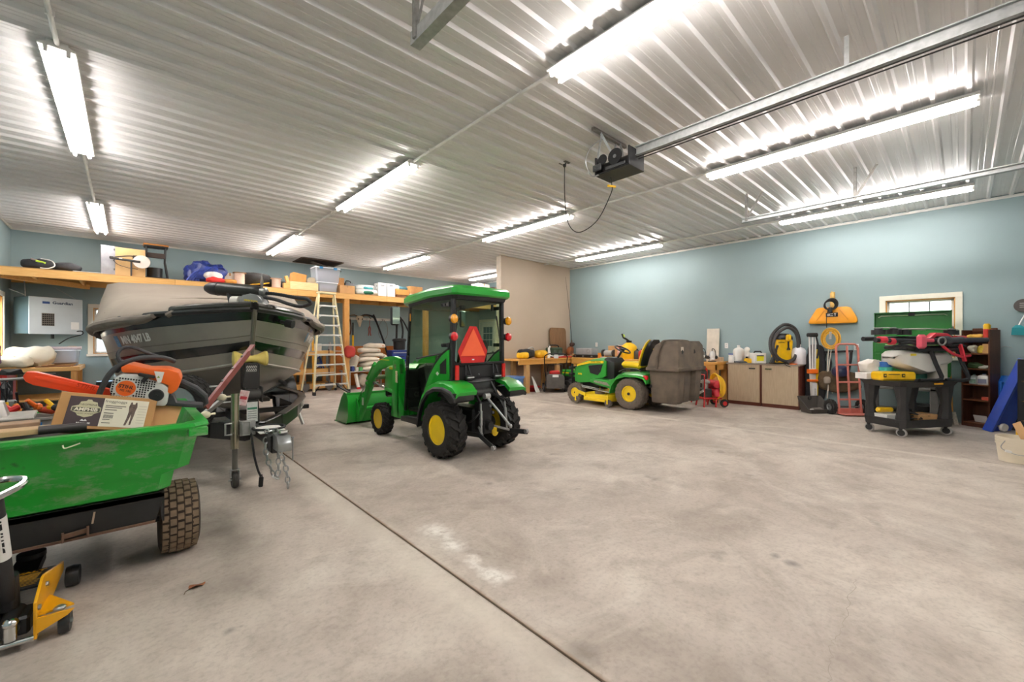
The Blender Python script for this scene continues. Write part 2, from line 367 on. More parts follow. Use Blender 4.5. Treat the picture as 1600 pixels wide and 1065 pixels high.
# --- windows
PANE = glassmat('window_glass', '#f4f8fa', .02)
def window(n, fixed, pos, a0, a1, z0, z1, inward, cols, rows, case, mat=CREAM):
    """fixed 'x' or 'y'; inward = sign of the direction into the room; case = casing width"""
    ro = thing('window_%d' % n, '', '', (0, 0, 0)); del ro['label']; del ro['category']; struct(ro)
    def bx(g, a, b, d0, d1, za, zb, bev=.004):
        lo, hi = pos+d0*inward, pos+d1*inward
        if fixed == 'x': g.b2((lo, a, za), (hi, b, zb), bev)
        else: g.b2((a, lo, za), (b, hi, zb), bev)
    for nm, (a, b, za, zb) in (('casing', (a0-case, a1+case, z1, z1+case)), ('casing', (a0-case, a0, z0, z1)), ('casing', (a1, a1+case, z0, z1)), ('sill', (a0-case-.02, a1+case+.02, z0-.05, z0))):
        g = G(); bx(g, a, b, 0.002, .022 if nm == 'casing' else .05, za, zb); g.out(nm, mat, ro)
    gj = G()
    for (a, b, za, zb) in ((a0, a0+.015, z0, z1), (a1-.015, a1, z0, z1), (a0, a1, z1-.015, z1), (a0, a1, z0, z0+.015)): bx(gj, a, b, -.148, .0, za, zb, 0)
    gj.out('jamb', PINEY, ro)
    g = G(); sw = .035
    for (a, b, za, zb) in ((a0+.015, a0+.015+sw, z0+.015, z1-.015), (a1-.015-sw, a1-.015, z0+.015, z1-.015), (a0+.015, a1-.015, z0+.015, z0+.015+sw), (a0+.015, a1-.015, z1-.015-sw, z1-.015), (a0+.015, a1-.015, (z0+z1)/2-.02, (z0+z1)/2+.02)): bx(g, a, b, -.10, -.06, za, zb)
    g.out('sash', WHT, ro)
    a0i, a1i, z0i, z1i = a0+.05, a1-.05, z0+.05, z1-.05
    for i in range(1, cols):
        a = a0i+(a1i-a0i)*i/cols; g = G(); bx(g, a-.009, a+.009, -.09, -.07, z0i, z1i, 0); g.out('muntin', M('#8f9496', .5), ro)
    for j in range(1, rows):
        if rows % 2 == 0 and j == rows//2: continue
        z = z0i+(z1i-z0i)*j/rows; g = G(); bx(g, a0i, a1i, -.09, -.07, z-.009, z+.009, 0); g.out('muntin', M('#8f9496', .5), ro)
    for i in range(cols):
        for j in range(rows):
            a = a0i+(a1i-a0i)*i/cols; b = a0i+(a1i-a0i)*(i+1)/cols; za = z0i+(z1i-z0i)*j/rows; zb = z0i+(z1i-z0i)*(j+1)/rows
            g = G(); bx(g, a, b, -.082, -.078, za, zb, 0); g.out('pane', PANE, ro)
    return ro
window(1, 'x', XR, *W1, -1, 3, 4, .085)
window(2, 'y', YB, *W2, -1, 2, 2, .085)
window(3, 'x', XL, *W3, 1, 2, 2, .085)
window(4, 'x', XR, *W4, -1, 2, 4, .07)
# bright overcast yard outside: ground beyond the windows
g = G(); g.b2((-60, -60, -.6), (60, 60, -.25)); struct(g.out('ground_outside', M('#9aa08f', .9, 0, .2, .5), flat=True))
# --- entry door behind the partition, sectional overhead door behind the camera
d1 = thing('door_1', '', ''); del d1['label']; del d1['category']; struct(d1)
for (a, b, za, zb) in ((DR[0]-.09, DR[1]+.06, 2.12, 2.22), (DR[0]-.09, DR[0], 0, 2.12), (DR[1], DR[1]+.06, 0, 2.12)):
    g = G(); g.b2((XR-.022, a, za), (XR-.002, b, zb), .004); g.out('casing', CREAM, d1)
g = G(); g.b2((XR+.03, DR[0]+.004, .01), (XR+.075, DR[1]-.004, 2.115)); g.out('leaf', WHT, d1)
for i in range(3):
    for j in range(3):
        a = DR[0]+.15+i*.185; z = 1.2+j*.25
        g = G(); g.b2((XR+.024, a, z), (XR+.034, a+.165, z+.23)); g.out('pane', M('#5d7478', .12, 0, .1, 4), d1)
for a in (DR[0]+.15, DR[0]+.44):
    g = G(); g.b2((XR+.02, a, .2), (XR+.032, a+.25, 1.0), .01); g.out('door_panel', WHT, d1)
g = G(); g.cyl((XR+.03, DR[0]+.07, 1), (XR-.03, DR[0]+.07, 1), .012).sph((XR-.04, DR[0]+.07, 1), .028); g.out('knob', STEEL, d1)
d2 = thing('door_2', '', ''); del d2['label']; del d2['category']; struct(d2)
for k in range(6):
    g = G(); g.b2((1.5, YF-.09, k*.5+.003), (6.9, YF-.04, k*.5+.497), .006)
    for j in range(9): g.b2((1.56+j*.595, YF-.045, k*.5+.08), (2.06+j*.595, YF-.032, k*.5+.42), .006)
    g.out('door_panel', WHT, d2)
# --- fluorescent strips on the ceiling, with conduit between
TUBE = bpy.data.materials.new('tube_light'); TUBE.use_nodes = True
_e = TUBE.node_tree.nodes['Principled BSDF']; _e.inputs['Base Color'].default_value = (1, 1, 1, 1); _e.inputs['Emission Color'].default_value = (1.0, .945, .925, 1); _e.inputs['Emission Strength'].default_value = TUBE_POWER
FIXM = M('#dedcd6', .4)
LX = [-.4, 2.65, 5.77, 9.0]; LY = [-.1, 4.7, 9.5]; LLEN = 2.45; ZL = H-.029
rowname = ['nearest the overhead door', 'halfway down the room', 'nearest the back wall']; colname = ['over the left bay by the boat', 'over the floor joint', 'over the parked tractor aisle', 'along the right blue wall']
proto = None
for i, x in enumerate(LX):
    for j, y in enumerate(LY):
        lab = 'strip light %s, %s' % (colname[i], rowname[j])
        if proto is None:
            proto = thing('strip_light', lab, 'light', (x, y, ZL), 0, 'fluorescent strips on the ribbed ceiling')
            g = G(); g.prism([(-.06, 0), (.06, 0), (.06, -.018), (.105, -.040), (.10, -.05), (-.10, -.05), (-.105, -.040), (-.06, -.018)], 0, LLEN, 'xz'); g.out('housing', FIXM, proto, bevel=.002)
            for yy in (.0, LLEN/2-.012, LLEN-.024):
                for xx in (-.06, .06):
                    g = G(); g.box((xx, yy+.012, -.068), (.026, .024, .05), None, .004); g.out('lamp_holder', FIXM, proto)
            for yy in (.026, LLEN/2+.016):
                for xx in (-.06, .06):
                    g = G(); g.cyl((xx, yy, -.074), (xx, yy+LLEN/2-.042, -.074), .0165, n=12); g.out('tube', TUBE, proto)
        else: dup(proto, (x, y, ZL), 0, lab)
for i, x in enumerate(LX):
    for j in range(2):
        g = G(); g.cyl((0, LY[j]+LLEN, 0), (0, LY[j+1], 0), .016, n=10)
        for yy in (LY[j]+LLEN+.4, LY[j+1]-.4): g.box((0, yy, .006), (.05, .02, .04), None, .004)
        tag(g.out('conduit', FIXM), 'painted electrical conduit %s, %s span' % (colname[i], ('front', 'rear')[j]), 'conduit', 'ceiling conduits', (x, 0, H-.046))
# --- attic hatch
hx = thing('attic_hatch', 'dark open attic hatch with dropped panel at the back wall', 'hatch', (4.0, 12.5, H-.03))
g = G(); g.box((0, 0, 0), (1.05, .8, .02), (0, 0, 0)); g.out('opening', M('#4a3d34', .9), hx)
for (a, b) in (((-.55, -.42, -.02), (.55, -.40, .0)), ((-.55, .38, -.02), (.55, .42, 0)), ((-.57, -.42, -.02), (-.53, .42, 0)), ((.53, -.42, -.02), (.57, .42, 0))):
    g = G(); g.b2(a, b); g.out('frame', M('#5d4a3c', .7), hx)
g = G(); g.box((.2, .1, -.1), (.8, .6, .012), (8, 14, 0)); g.out('panel', M('#6b5a4e', .7), hx)
# --- overhead door operator, rail and tracks
op = thing('door_opener', 'black overhead door operator hung from the ceiling', 'opener', (4.0, 2.6, 3.30))
BK = M('#2a2a2b', .4, .3, .1, 9)
g = G(); g.b2((-.15, -.23, -.1), (.15, -.21, .1), .004).b2((-.15, .19, -.1), (.15, .21, .1), .004).b2((-.15, -.23, -.105), (.15, .21, -.09), .003); g.out('chassis', BK, op)
g = G(); g.cyl((0, -.18, -.01), (0, .16, -.01), .075, n=20); g.out('motor', BK, op)
for xx in (-.162, .165):
    g = G(); g.cyl((xx, -.06, .03), (xx+.012, -.06, .03), .085, n=22).cyl((xx, .1, .045), (xx+.012, .1, .045), .055, n=18); g.out('pulley', BK, op)
    g = G(); g.cyl((xx-.004, -.06, .03), (xx+.022, -.06, .03), .02, n=12); g.out('shaft', STEEL, op)
g = G(); g.b2((-.19, .1, -.07), (-.165, .21, .0), .006).b2((-.172, -.19, -.09), (-.165, .05, -.06)).sph((-.19, .16, -.03), .02); g.out('control_board', M('#3c3d3e', .5, 0, .3, 60), op)
for xx in (-.12, .12):
    g = G(); g.bar((xx, .0, .09), (xx*1.6, .1, .33), .025, .004, (1, 0, 0)).bar((xx, .19, .09), (xx*1.2, .12, .33), .025, .004, (1, 0, 0)); g.out('hanger_strap', GALV, op)
g = G(); g.bar((-.32, .11, .335), (.32, .11, .335), .035, .03); g.out('ceiling_angle', M('#77726b', .5, .5), op)
g = G(); g.tube([(-.1, .12, .31), (-.22, .2, .2), (-.3, .22, .02), (-.22, .2, -.12), (-.14, .16, -.1)], .008, 8, 5); g.out('flex_conduit', GALV, op)
g = G(); g.tube([(.0, .1, -.1), (.01, .09, -.2), (.0, .1, -.3), (.02, .3, -.55), (.06, .6, -.62), (.1, .8, -.45), (.13, .88, -.1), (.15, .9, .3)], .006, 6, 6); g.out('power_cord', BLK, op)
g = G(); g.cyl((.15, .9, .3), (.15, .9, .345), .018, .024, n=10); g.out('plug', BLK, op)
g = G(); g.b2((.1, .84, .343), (.2, .96, .352), .003); g.out('outlet_plate', M('#6d6a63', .5, .3), op)
g = G(); g.cyl((-.05, .1, -.215), (.06, .08, -.205), .013, n=10); g.out('pull_handle', YEL, op)
rl = thing('opener_rail', 'grey steel drive rail running from the operator to the overhead door', 'rail', (3.98, 0, 3.36))
g = G(); g.prism([(-.03, -.045), (.03, -.045), (.03, -.035), (.006, -.035), (.006, .04), (.03, .04), (.03, .05), (-.03, .05), (-.03, .04), (-.006, .04), (-.006, -.035), (-.03, -.035)], YF+.02, 2.362, 'xz'); g.out('beam', GALV, rl)
for xx in (-.026, .026):
    g = G(); g.cyl((xx, YF+.1, -.07), (xx, 2.355, -.07), .006, n=8); g.out('drive_chain', M('#3a3835', .5, .6), rl)
for yy in (-1.2, .6): 
    g = G(); g.bar((0, yy, .05), (.0, yy, .28), .03, .004); g.out('strap', GALV, rl)
def track(x, lab):
    t = thing('door_track', lab, 'track', (x, 0, 3.23), 0, 'overhead door tracks')
    g = G(); prof = [(-.028, -.03), (.024, -.03), (.03, -.02), (.03, .02), (.024, .032), (-.004, .032), (-.004, .026), (.02, .026), (.024, .018), (.024, -.018), (.02, -.024), (-.028, -.024)]
    sg = 1 if x > 4 else -1
    g.prism([(sg*a, b) for a, b in prof], YF+.45, 2.36, 'xz').prism([(sg*(-.034), -.034), (sg*(.034), -.034), (sg*.034, .05), (sg*.031, .05), (sg*.031, -.031), (sg*(-.034), -.031)], YF+.45, 2.36, 'xz'); g.out('channel', GALV, t, ang=25)
    pts = [(0, YF+.45, 0), (0, YF+.25, -.06), (0, YF+.13, -.22), (0, YF+.1, -.42), (0, YF+.1, -3.22)]
    g = G(); g.tube(pts, .026, 6); g.out('vertical_channel', GALV, t)
    for yy in (2.3, .98):
        g = G(); g.bar((0.03*sg, yy, -.02), (.03*sg, yy, .42), .035, .035, (0, 1, 0), .003)
        for z in range(9): g.cyl((.03*sg-.019, yy, .02+z*.04), (.03*sg+.019, yy, .02+z*.04), .007, n=8)
        g.out('hanger', M('#8d8b86', .5, .6, .2, 30), t)
        g = G(); g.bar((.03*sg, yy, .02), (.03*sg, yy-.22, .40), .03, .004, (1, 0, 0)); g.out('brace', M('#8d8b86', .5, .6, .2, 30), t)
    return t
track(7.06, 'galvanized overhead door track hung beside the right wall lights'); track(1.34, 'galvanized overhead door track hung over the floor joint')
# =================================================================== COMPACT TRACTOR WITH CAB AND LOADER
def lug_wheel(parent, c, rad, wid, rimr, nl, side, name='wheel', lugh=.022, chev=True, tyrem=RUB, rimm=JYEL):
    """wheel with axle along x; side = -1 when the outer face looks to -x"""
    c = Vector(c); hw = wid/2; g = G(); rb = rad-lugh
    prof = [(rimr, -hw*.72), (rimr+.02, -hw*.9), (rb*.86, -hw), (rb*.95, -hw*.93), (rb, -hw*.7), (rb, hw*.7), (rb*.95, hw*.93), (rb*.86, hw), (rimr+.02, hw*.9), (rimr, hw*.72)]
    g.lathe(prof, c, (1, 0, 0), 40, cap=False)
    for s in (-1, 1):
        for k in range(nl):
            a0 = 2*math.pi*(k+(.5 if s > 0 else 0))/nl; rings = []
            st = [(.99, -.02, rb*.90), (.86, .0, rb*.985), (.55, .35, rb), (.3, .42, rb), (-.06, .75, rb)]
            for (fx, fa, rr) in st:
                a = a0+fa*2*math.pi/nl*1.15; da = 2*math.pi/nl*.23; q = []
                for (dd, rad_) in ((-da, rr-.012), (da, rr-.012), (da*.72, min(rad, rr+lugh)), (-da*.72, min(rad, rr+lugh))):
                    q.append(c+Vector((s*fx*hw, math.cos(a+dd)*rad_, math.sin(a+dd)*rad_)))
                rings.append(q)
            g.loft(rings)
    w = g.out(name, tyrem, parent, ang=30)
    ox = side*hw; g = G()
    prof = [(rimr+.004, hw*.72), (rimr+.006, hw*.80), (rimr-.012, hw*.82), (rimr-.022, hw*.55), (rimr*.82, hw*.42), (rimr*.76, hw*.22), (rimr*.38, hw*.16), (rimr*.34, hw*.28), (rimr*.16, hw*.30), (0.0001, hw*.30)]
    g.lathe(prof, c, (side, 0, 0), 32)
    g.lathe([(rimr+.004, hw*.72), (rimr-.02, hw*.5), (rimr-.02, hw*.0), (.0001, 0)], c, (-side, 0, 0), 24)
    g.out('rim', rimm, w, ang=28)
    for k in range(5):
        a = 2*math.pi*k/5; p = c+Vector((side*hw*.16, math.cos(a)*rimr*.55, math.sin(a)*rimr*.55)); g = G(); g.cyl(p, p+Vector((side*.02, 0, 0)), .009, n=6); g.out('lug_nut', STEEL, w)
    return w
tr = thing('compact_tractor', 'green compact tractor with glass cab and front loader', 'tractor', (3.11, 4.10, 0)); tr.scale = (.82, 1, 1)
CABG = glassmat('cab_glass', '#cfdccb', .03); CBK = M('#242526', .45, 0, .15, 7); GRN2 = M('#1ea32e', .3, 0, .06, 3, 0, .5)
for s in (-1, 1):
    lug_wheel(tr, (s*.50, 0, .327), .327, .30, .165, 18, s)
    lug_wheel(tr, (s*.46, 1.66, .228), .228, .215, .135, 16, s, 'wheel', .016)
# chassis, axles, transmission
g = G(); g.cyl((-.4, 0, .327), (.4, 0, .327), .07, n=14).box((0, .12, .40), (.30, .62, .30), None, .03).box((0, .9, .42), (.26, 1.3, .16), None, .02).box((0, 1.66, .25), (.75, .12, .12), None, .02); g.out('chassis', CBK, tr)
g = G(); g.box((0, -.22, .46), (.24, .12, .34), None, .02).box((0, -.26, .33), (.16, .1, .14), None, .01); g.out('transmission', CBK, tr)
g = G(); g.cyl((0, -.3, .36), (0, -.37, .36), .06, .05, n=16); g.out('pto_shield', CBK, tr)
g = G(); g.lathe([(.03, 0), (.06, .01), (.062, .03), (.04, .035)], (.20, -.22, .26), (0, -1, 0), 18); g.out('pto_disc', JYEL, tr)
# rear fenders
for s in (-1, 1):
    outer = [(.42, .42), (.385, .58), (.31, .72), (.19, .83), (.03, .885), (-.16, .895), (-.33, .86), (-.42, .79)]
    inner = [(y*.955-.004, z-.045) for y, z in outer]
    g = G(); rings = []
    for (y, z), (yi, zi) in zip(outer, inner):
        rings.append([Vector((s*.30, y, z)), Vector((s*.57, y, z)), Vector((s*.635, y*.99, z-.025)), Vector((s*.645, yi, zi-.02)), Vector((s*.60, yi, zi)), Vector((s*.30, yi, zi))])
    g.loft(rings); g.out('fender', GRN2, tr, ang=40)
    lo = [(y*.93-.004, z-.115) for y, z in outer]; rings = []
    for (yi, zi), (yl, zl) in zip(inner, lo):
        rings.append([Vector((s*.645, yi*1.0, zi-.018)), Vector((s*.665, yi, zi-.04)), Vector((s*.655, yl, zl)), Vector((s*.60, yl*.99, zl+.01)), Vector((s*.60, yi, zi-.01))])
    g = G(); g.loft(rings); g.out('fender_flare', CBK, tr, ang=40)
    g = G(); g.prism([(-.41, .78), (-.40, .69), (-.30, .66), (-.1, .78)], s*.33, s*.645, 'yz'); g.out('fender_flare', CBK, tr, bevel=.008)
    # curved green side panel between door and rear pillar
    pan = [(.50, .42), (.475, .58), (.41, .76), (.30, .93), (.17, 1.07), (.03, 1.18), (-.10, 1.245), (-.115, .90), (.03, .885), (.19, .83), (.31, .72), (.385, .58), (.42, .42)]
    g = G(); g.prism(pan, s*.475, s*.515, 'yz'); sp = g.out('side_panel', GRN2, tr, bevel=.006)
    g = G(); g.prism([(.06, 1.075), (-.07, 1.15), (-.07, .97), (.06, .965)], s*.505, s*.5185, 'yz'); g.out('vent', BLK, sp)
    g = G(); g.prism([(.115, .94), (.15, .965), (.115, .99), (.08, .965)], s*.505, s*.518, 'yz'); g.out('emblem', WHT, sp)
    ed = [(.515, .40), (.49, .58), (.425, .765), (.315, .938), (.185, 1.08), (.04, 1.195), (-.10, 1.262)]
    g = G(); g.tube([(s*.497, y, z) for y, z in ed], .017, 6); g.out('door_seal', CBK, tr)
    # footstep
    g = G(); g.prism([(.40, .40), (.95, .36), (.95, .30), (.44, .30)], s*.30, s*.56, 'yz'); g.out('footstep', CBK, tr, bevel=.008)
    g = G(); g.b2((s*.28, .46, .30), (s*.34, 1.05, .46), .008); g.out('frame_rail', GRN2, tr)
# cab frame pillars
pil = {'A': ((.455, .98, .42), (.44, .86, 1.86)), 'B': ((.47, -.12, .88), (.445, -.13, 1.87))}
for s in (-1, 1):
    for k, (a, b) in pil.items():
        g = G(); g.bar((s*a[0], a[1], a[2]), (s*b[0], b[1], b[2]), .055 if k == 'B' else .04, .06 if k == 'B' else .045, (0, 1, 0), .01); g.out('pillar', CBK, tr)
for (a, b, w) in (((-.45, .88, 1.85), (.45, .88, 1.85), .05), ((-.45, -.13, 1.85), (.45, -.13, 1.85), .06), ((-.45, -.13, 1.85), (-.45, .88, 1.85), .05), ((.45, -.13, 1.85), (.45, .88, 1.85), .05), ((-.45, -.14, 1.08), (.45, -.14, 1.08), .035)):
    g = G(); g.bar(a, b, w, w, (0, 0, 1), .008); g.out('cab_rail', CBK, tr)
# roof: crowned green shell with black liner
def roofring(ins, z, crown=0.):
    out = []; x1, y0, y1 = .535-ins, -.25+ins, 1.0-ins*1.6
    pts = [(-x1, y0+.05), (-x1+.05, y0), (0, y0-.015), (x1-.05, y0), (x1, y0+.05), (x1, .3), (x1, y1-.10), (x1-.10, y1), (0, y1+.05), (-x1+.10, y1), (-x1, y1-.10), (-x1, .3)]
    for x, y in pts: out.append(Vector((x, y, z+crown*(1-(x/.53)**2)-.07*max(0, (y-.3)/.7)**2-.0*y)))
    return out
g = G(); g.loft([roofring(.02, 1.875), roofring(.0, 1.895), roofring(.0, 1.955), roofring(.03, 1.985, .004), roofring(.12, 1.995, .012), roofring(.26, 1.997, .02)]); g.out('roof', GRN2, tr, ang=32)
g = G(); g.loft([roofring(.05, 1.835), roofring(.03, 1.885)]); g.out('roof_liner', CBK, tr)
# glass panes
def pane(name, pts, par=tr, m=CABG):
    g = G(); g.add([Vector(p) for p in pts], [tuple(range(len(pts)))]); return g.out(name, m, par, flat=True)
pane('rear_window', [(-.415, -.155, 1.10), (.415, -.155, 1.10), (.40, -.16, 1.82), (-.40, -.16, 1.82)])
pane('windshield', [(-.43, 1.0, .75), (.43, 1.0, .75), (.42, .88, 1.82), (-.42, .88, 1.82)])
for s in (-1, 1):
    pane('door_glass', [(s*.485, .97, .44), (s*.485, .53, .44), (s*.485, .49, .6), (s*.48, .42, .78), (s*.478, .31, .95), (s*.475, .18, 1.09), (s*.47, .03, 1.205), (s*.468, -.09, 1.265), (s*.455, -.10, 1.83), (s*.455, .85, 1.82)])
    for z in (1.30, 1.77):
        g = G(); g.box((s*.488, -.085, z), (.03, .05, .055), None, .006).box((s*.485, -.01, z), (.018, .15, .045), None, .006); g.out('hinge', CBK, tr)
        for yy in (-.02, .045):
            g = G(); g.cyl((s*.49, yy, z), (s*.505, yy, z), .011, n=10); g.out('hinge_bolt', BLKP, tr)
    g = G(); g.tube([(s*.5, .06, 1.20), (s*.50, .30, 1.17), (s*.5, .62, 1.13)], .011, 6, 3); g.out('door_bar', CBK, tr)
    g = G(); g.box((s*.50, .86, 1.08), (.03, .06, .16), (12, 0, 0), .01).sph((s*.515, .84, 1.0), .022); g.out('door_handle', BLKP, tr)
    g = G(); g.tube([(s*.45, .88, 1.45), (s*.53, .93, 1.62), (s*.62, .96, 1.70)], .011, 8, 3); mr = g.out('mirror_arm', CBK, tr)
    g = G(); g.box((s*.66, .95, 1.68), (.14, .05, .25), (0, 0, s*12), .03); g.out('mirror', CBK, mr)
    g = G(); g.box((s*.655, .921, 1.68), (.115, .006, .22), (0, 0, s*12), .002); g.out('mirror_glass', M('#8ea6a0', .05, .9, .05), mr)
    g = G(); g.box((s*.46, .84, 1.66), (.012, .02, .10), None, .004); g.out('marker_lamp', M('#e59a2c', .3), tr)
# stalk lamps
AMB = M('#f0a416', .22, 0, .12, 40, .1, .6); RDL = M('#d2151f', .22, 0, .12, 40, .1, .6); TAIL = M('#e0251e', .3, 0, .1, 30, 0, .3)
for s in (-1, 1):
    for z, m in ((1.60, AMB), (1.40, RDL)):
        xx = s*(.50 if s < 0 else .50)
        g = G(); g.cyl((s*.45, -.15, z), (xx, -.17, z), .022, n=12).cyl((xx, -.15, z), (xx, -.205, z), .042, .05, n=18); lp = g.out('work_lamp', BLKP, tr)
        g = G(); g.lathe([(.053, 0), (.054, .012), (.044, .03), (.02, .04), (.0001, .042)], (xx, -.205, z), (0, -1, 0), 20)
        g.out('lens', m, lp)
    g = G(); g.box((s*.43, -.185, .985), (.055, .03, .17), None, .006); g.out('tail_lamp', TAIL, tr)
# lower rear body
g = G(); g.b2((-.45, -.15, .80), (.45, -.08, 1.075), .02); g.out('rear_panel', CBK, tr)
g = G(); g.sph((0, -.12, .80), (.30, .10, .13), 20, 10, .8); g.out('fuel_tank', BLKP, tr)
g = G(); g.tube([(-.38, -.20, .88), (0, -.215, .865), (.40, -.2, .90)], .009, 6, 4); g.out('cross_bar', CBK, tr)
g = G(); g.sph((-.02, -.155, .95), .012, 10, 8); g.out('bolt', STEEL, tr)
for xx in (-.24, .27):
    for dx in (-.035, .035):
        g = G(); g.bar((xx+dx*.6, -.16, 1.07), (xx+dx*1.3, -.19, .95), .022, .01, (0, 1, 0)); g.out('bracket_strap', CBK, tr)
    g = G(); g.box((xx, -.20, .92), (.13, .07, .06), None, .015); g.out('latch', BLKP, tr)
    g = G(); g.cyl((xx-.06, -.235, .925), (xx+.06, -.235, .925), .008, n=8); g.out('latch_pin', STEEL, tr)
# slow-moving-vehicle emblem on the rear window
SMVO = M('#ff6a3c', .5, 0, .06, 5); SMVR = M('#d6201e', .35, 0, .06, 9, 0, .3)
cx_, cz_ = -.17, 1.285
hexp = [(-.06, .235), (.06, .235), (.26, -.055), (.20, -.19), (-.20, -.19), (-.26, -.055)]
g = G(); g.prism([(cx_+a, cz_+b) for a, b in hexp], -.205, -.198, 'xz'); sm = g.out('slow_vehicle_emblem', SMVR, tr)
g = G(); g.prism([(cx_+a, cz_+b) for a, b in ((0, .215), (.22, -.11), (-.22, -.11))], -.212, -.2055, 'xz'); g.out('orange_triangle', SMVO, sm)
g = G(); g.b2((cx_-.02, -.2068, cz_-.16), (cx_+.02, -.2055, cz_-.145)); g.out('stamp', WHT, sm)
g = G(); g.b2((cx_-.012, -.198, cz_-.16), (cx_+.012, -.15, cz_-.10)); g.out('emblem_post', CBK, sm)
# three point hitch
for s in (-1, 1):
    g = G(); g.bar((s*.22, -.12, .26), (s*.25, -.42, .29), .05, .016, (1, 0, 0)).bar((s*.25, -.40, .29), (s*.30, -.72, .31 if s > 0 else .20), .055, .016, (1, 0, 0), .004); g.out('lower_link', CBK, tr)
    g = G(); g.cyl((s*.28, -.70, .315 if s > 0 else .205), (s*.32, -.70, .315 if s > 0 else .205), .026, n=14); g.out('ball_end', STEEL, tr)
    g = G(); g.bar((s*.13, -.2, .74), (s*.22, -.40, .64), .028, .03, (0, 0, 1), .004); g.out('lift_arm', CBK, tr)
    g = G(); g.cyl((s*.22, -.40, .64), (s*.235, -.43, .30), .012, n=10).cyl((s*.222, -.41, .56), (s*.23, -.42, .40), .017, n=10); g.out('lift_link', GALV, tr)
    g = G(); g.cyl((s*.12, -.26, .34), (s*.25, -.46, .30), .014, n=10); g.out('sway_link', GALV, tr)
g = G(); g.bar((.16, -.2, .86), (.30, -.44, .40), .035, .02, (0, 1, 0), .004); g.out('hydraulic_link', CBK, tr)
g = G(); g.tube([(.0, -.27, .70), (.10, -.40, .53), (.20, -.52, .36)], .016, 10).sph((.2, -.52, .36), .026, 10, 8).cyl((-.04, -.28, .70), (.05, -.28, .70), .035, n=12); g.out('top_link', GALV, tr)
g = G(); g.cyl((-.14, -.21, .74), (.14, -.21, .74), .045, n=14); g.out('rockshaft', CBK, tr)
for xx, zz in ((-.13, .52), (-.1, .44), (.11, .5), (.06, .58)):
    g = G(); g.cyl((xx, -.27, zz), (xx, -.30, zz), .016, n=8); g.out('hose_fitting', STEEL, tr)
g = G(); g.tube([(-.13, -.28, .52), (-.22, -.3, .47), (-.27, -.2, .40), (-.25, -.05, .45)], .012, 6, 4); g.out('hose', BLK, tr)
# operator seat, wheel, dash
SEATM = M('#2f3432', .6, 0, .1, 10)
g = G(); g.box((0, .16, .78), (.48, .46, .12), None, .05).box((0, -.03, 1.08), (.46, .12, .56), (10, 0, 0), .05); g.out('seat', SEATM, tr)
g = G(); g.torus((0, .55, 1.06), .17, .015, (0, -.55, .83), 26, 8).cyl((0, .55, 1.06), (0, .68, .85), .02).bar((-.16, .55, 1.06), (.16, .55, 1.06), .03, .012); g.out('steering_wheel', BLKP, tr)
g = G(); g.box((0, .82, .82), (.5, .24, .44), (-14, 0, 0), .04); g.out('dash', CBK, tr)
g = G(); g.box((0, .45, .44), (.84, 1.0, .04), None, .01); g.out('cab_floor', CBK, tr)
g = G(); g.box((0, .955, .70), (.86, .03, .54), None, .008); g.out('firewall', CBK, tr)
g = G(); g.box((-.33, .12, .82), (.12, .5, .32), None, .03).box((.33, .12, .82), (.12, .5, .32), None, .03); g.out('side_console', SEATM, tr)
g = G(); g.sph((-.33, .33, 1.06), .022).cyl((-.33, .33, .96), (-.33, .33, 1.06), .008); g.out('control_lever', RED, tr)
g = G(); g.cyl((-.38, -.10, 1.72), (-.22, -.10, 1.74), .012).box((-.28, -.11, 1.74), (.09, .05, .05), None, .012).cyl((.28, -.11, 1.80), (.28, -.11, 1.72), .02); g.out('wiper_motor', BLKP, tr)
g = G(); g.tube([(.30, -.175, 1.66), (.36, -.178, 1.38), (.37, -.178, 1.22)], .009, 6); g.out('wiper', BLK, tr)
# hood
hood = [(-.27, .95, .60), (-.27, .95, .98), (-.20, .95, 1.04), (.20, .95, 1.04), (.27, .95, .98), (.27, .95, .60)]
rings = []
for y, k, dz in ((.98, 1, 0), (1.3, .99, -.02), (1.65, .95, -.06), (1.9, .88, -.12), (2.0, .78, -.2)):
    rings.append([Vector((x*k, y, .6+(z-.6)*(1+dz))) for x, _, z in hood])
g = G(); g.loft(rings); g.out('hood', GRN2, tr, ang=40)
for s in (-1, 1):
    g = G(); g.b2((s*.268, 1.2, .93), (s*.273, 1.75, .965)); g.out('hood_stripe', JYEL, tr)
g = G(); g.box((0, 2.03, .66), (.36, .06, .36), None, .03); g.out('grille', CBK, tr)
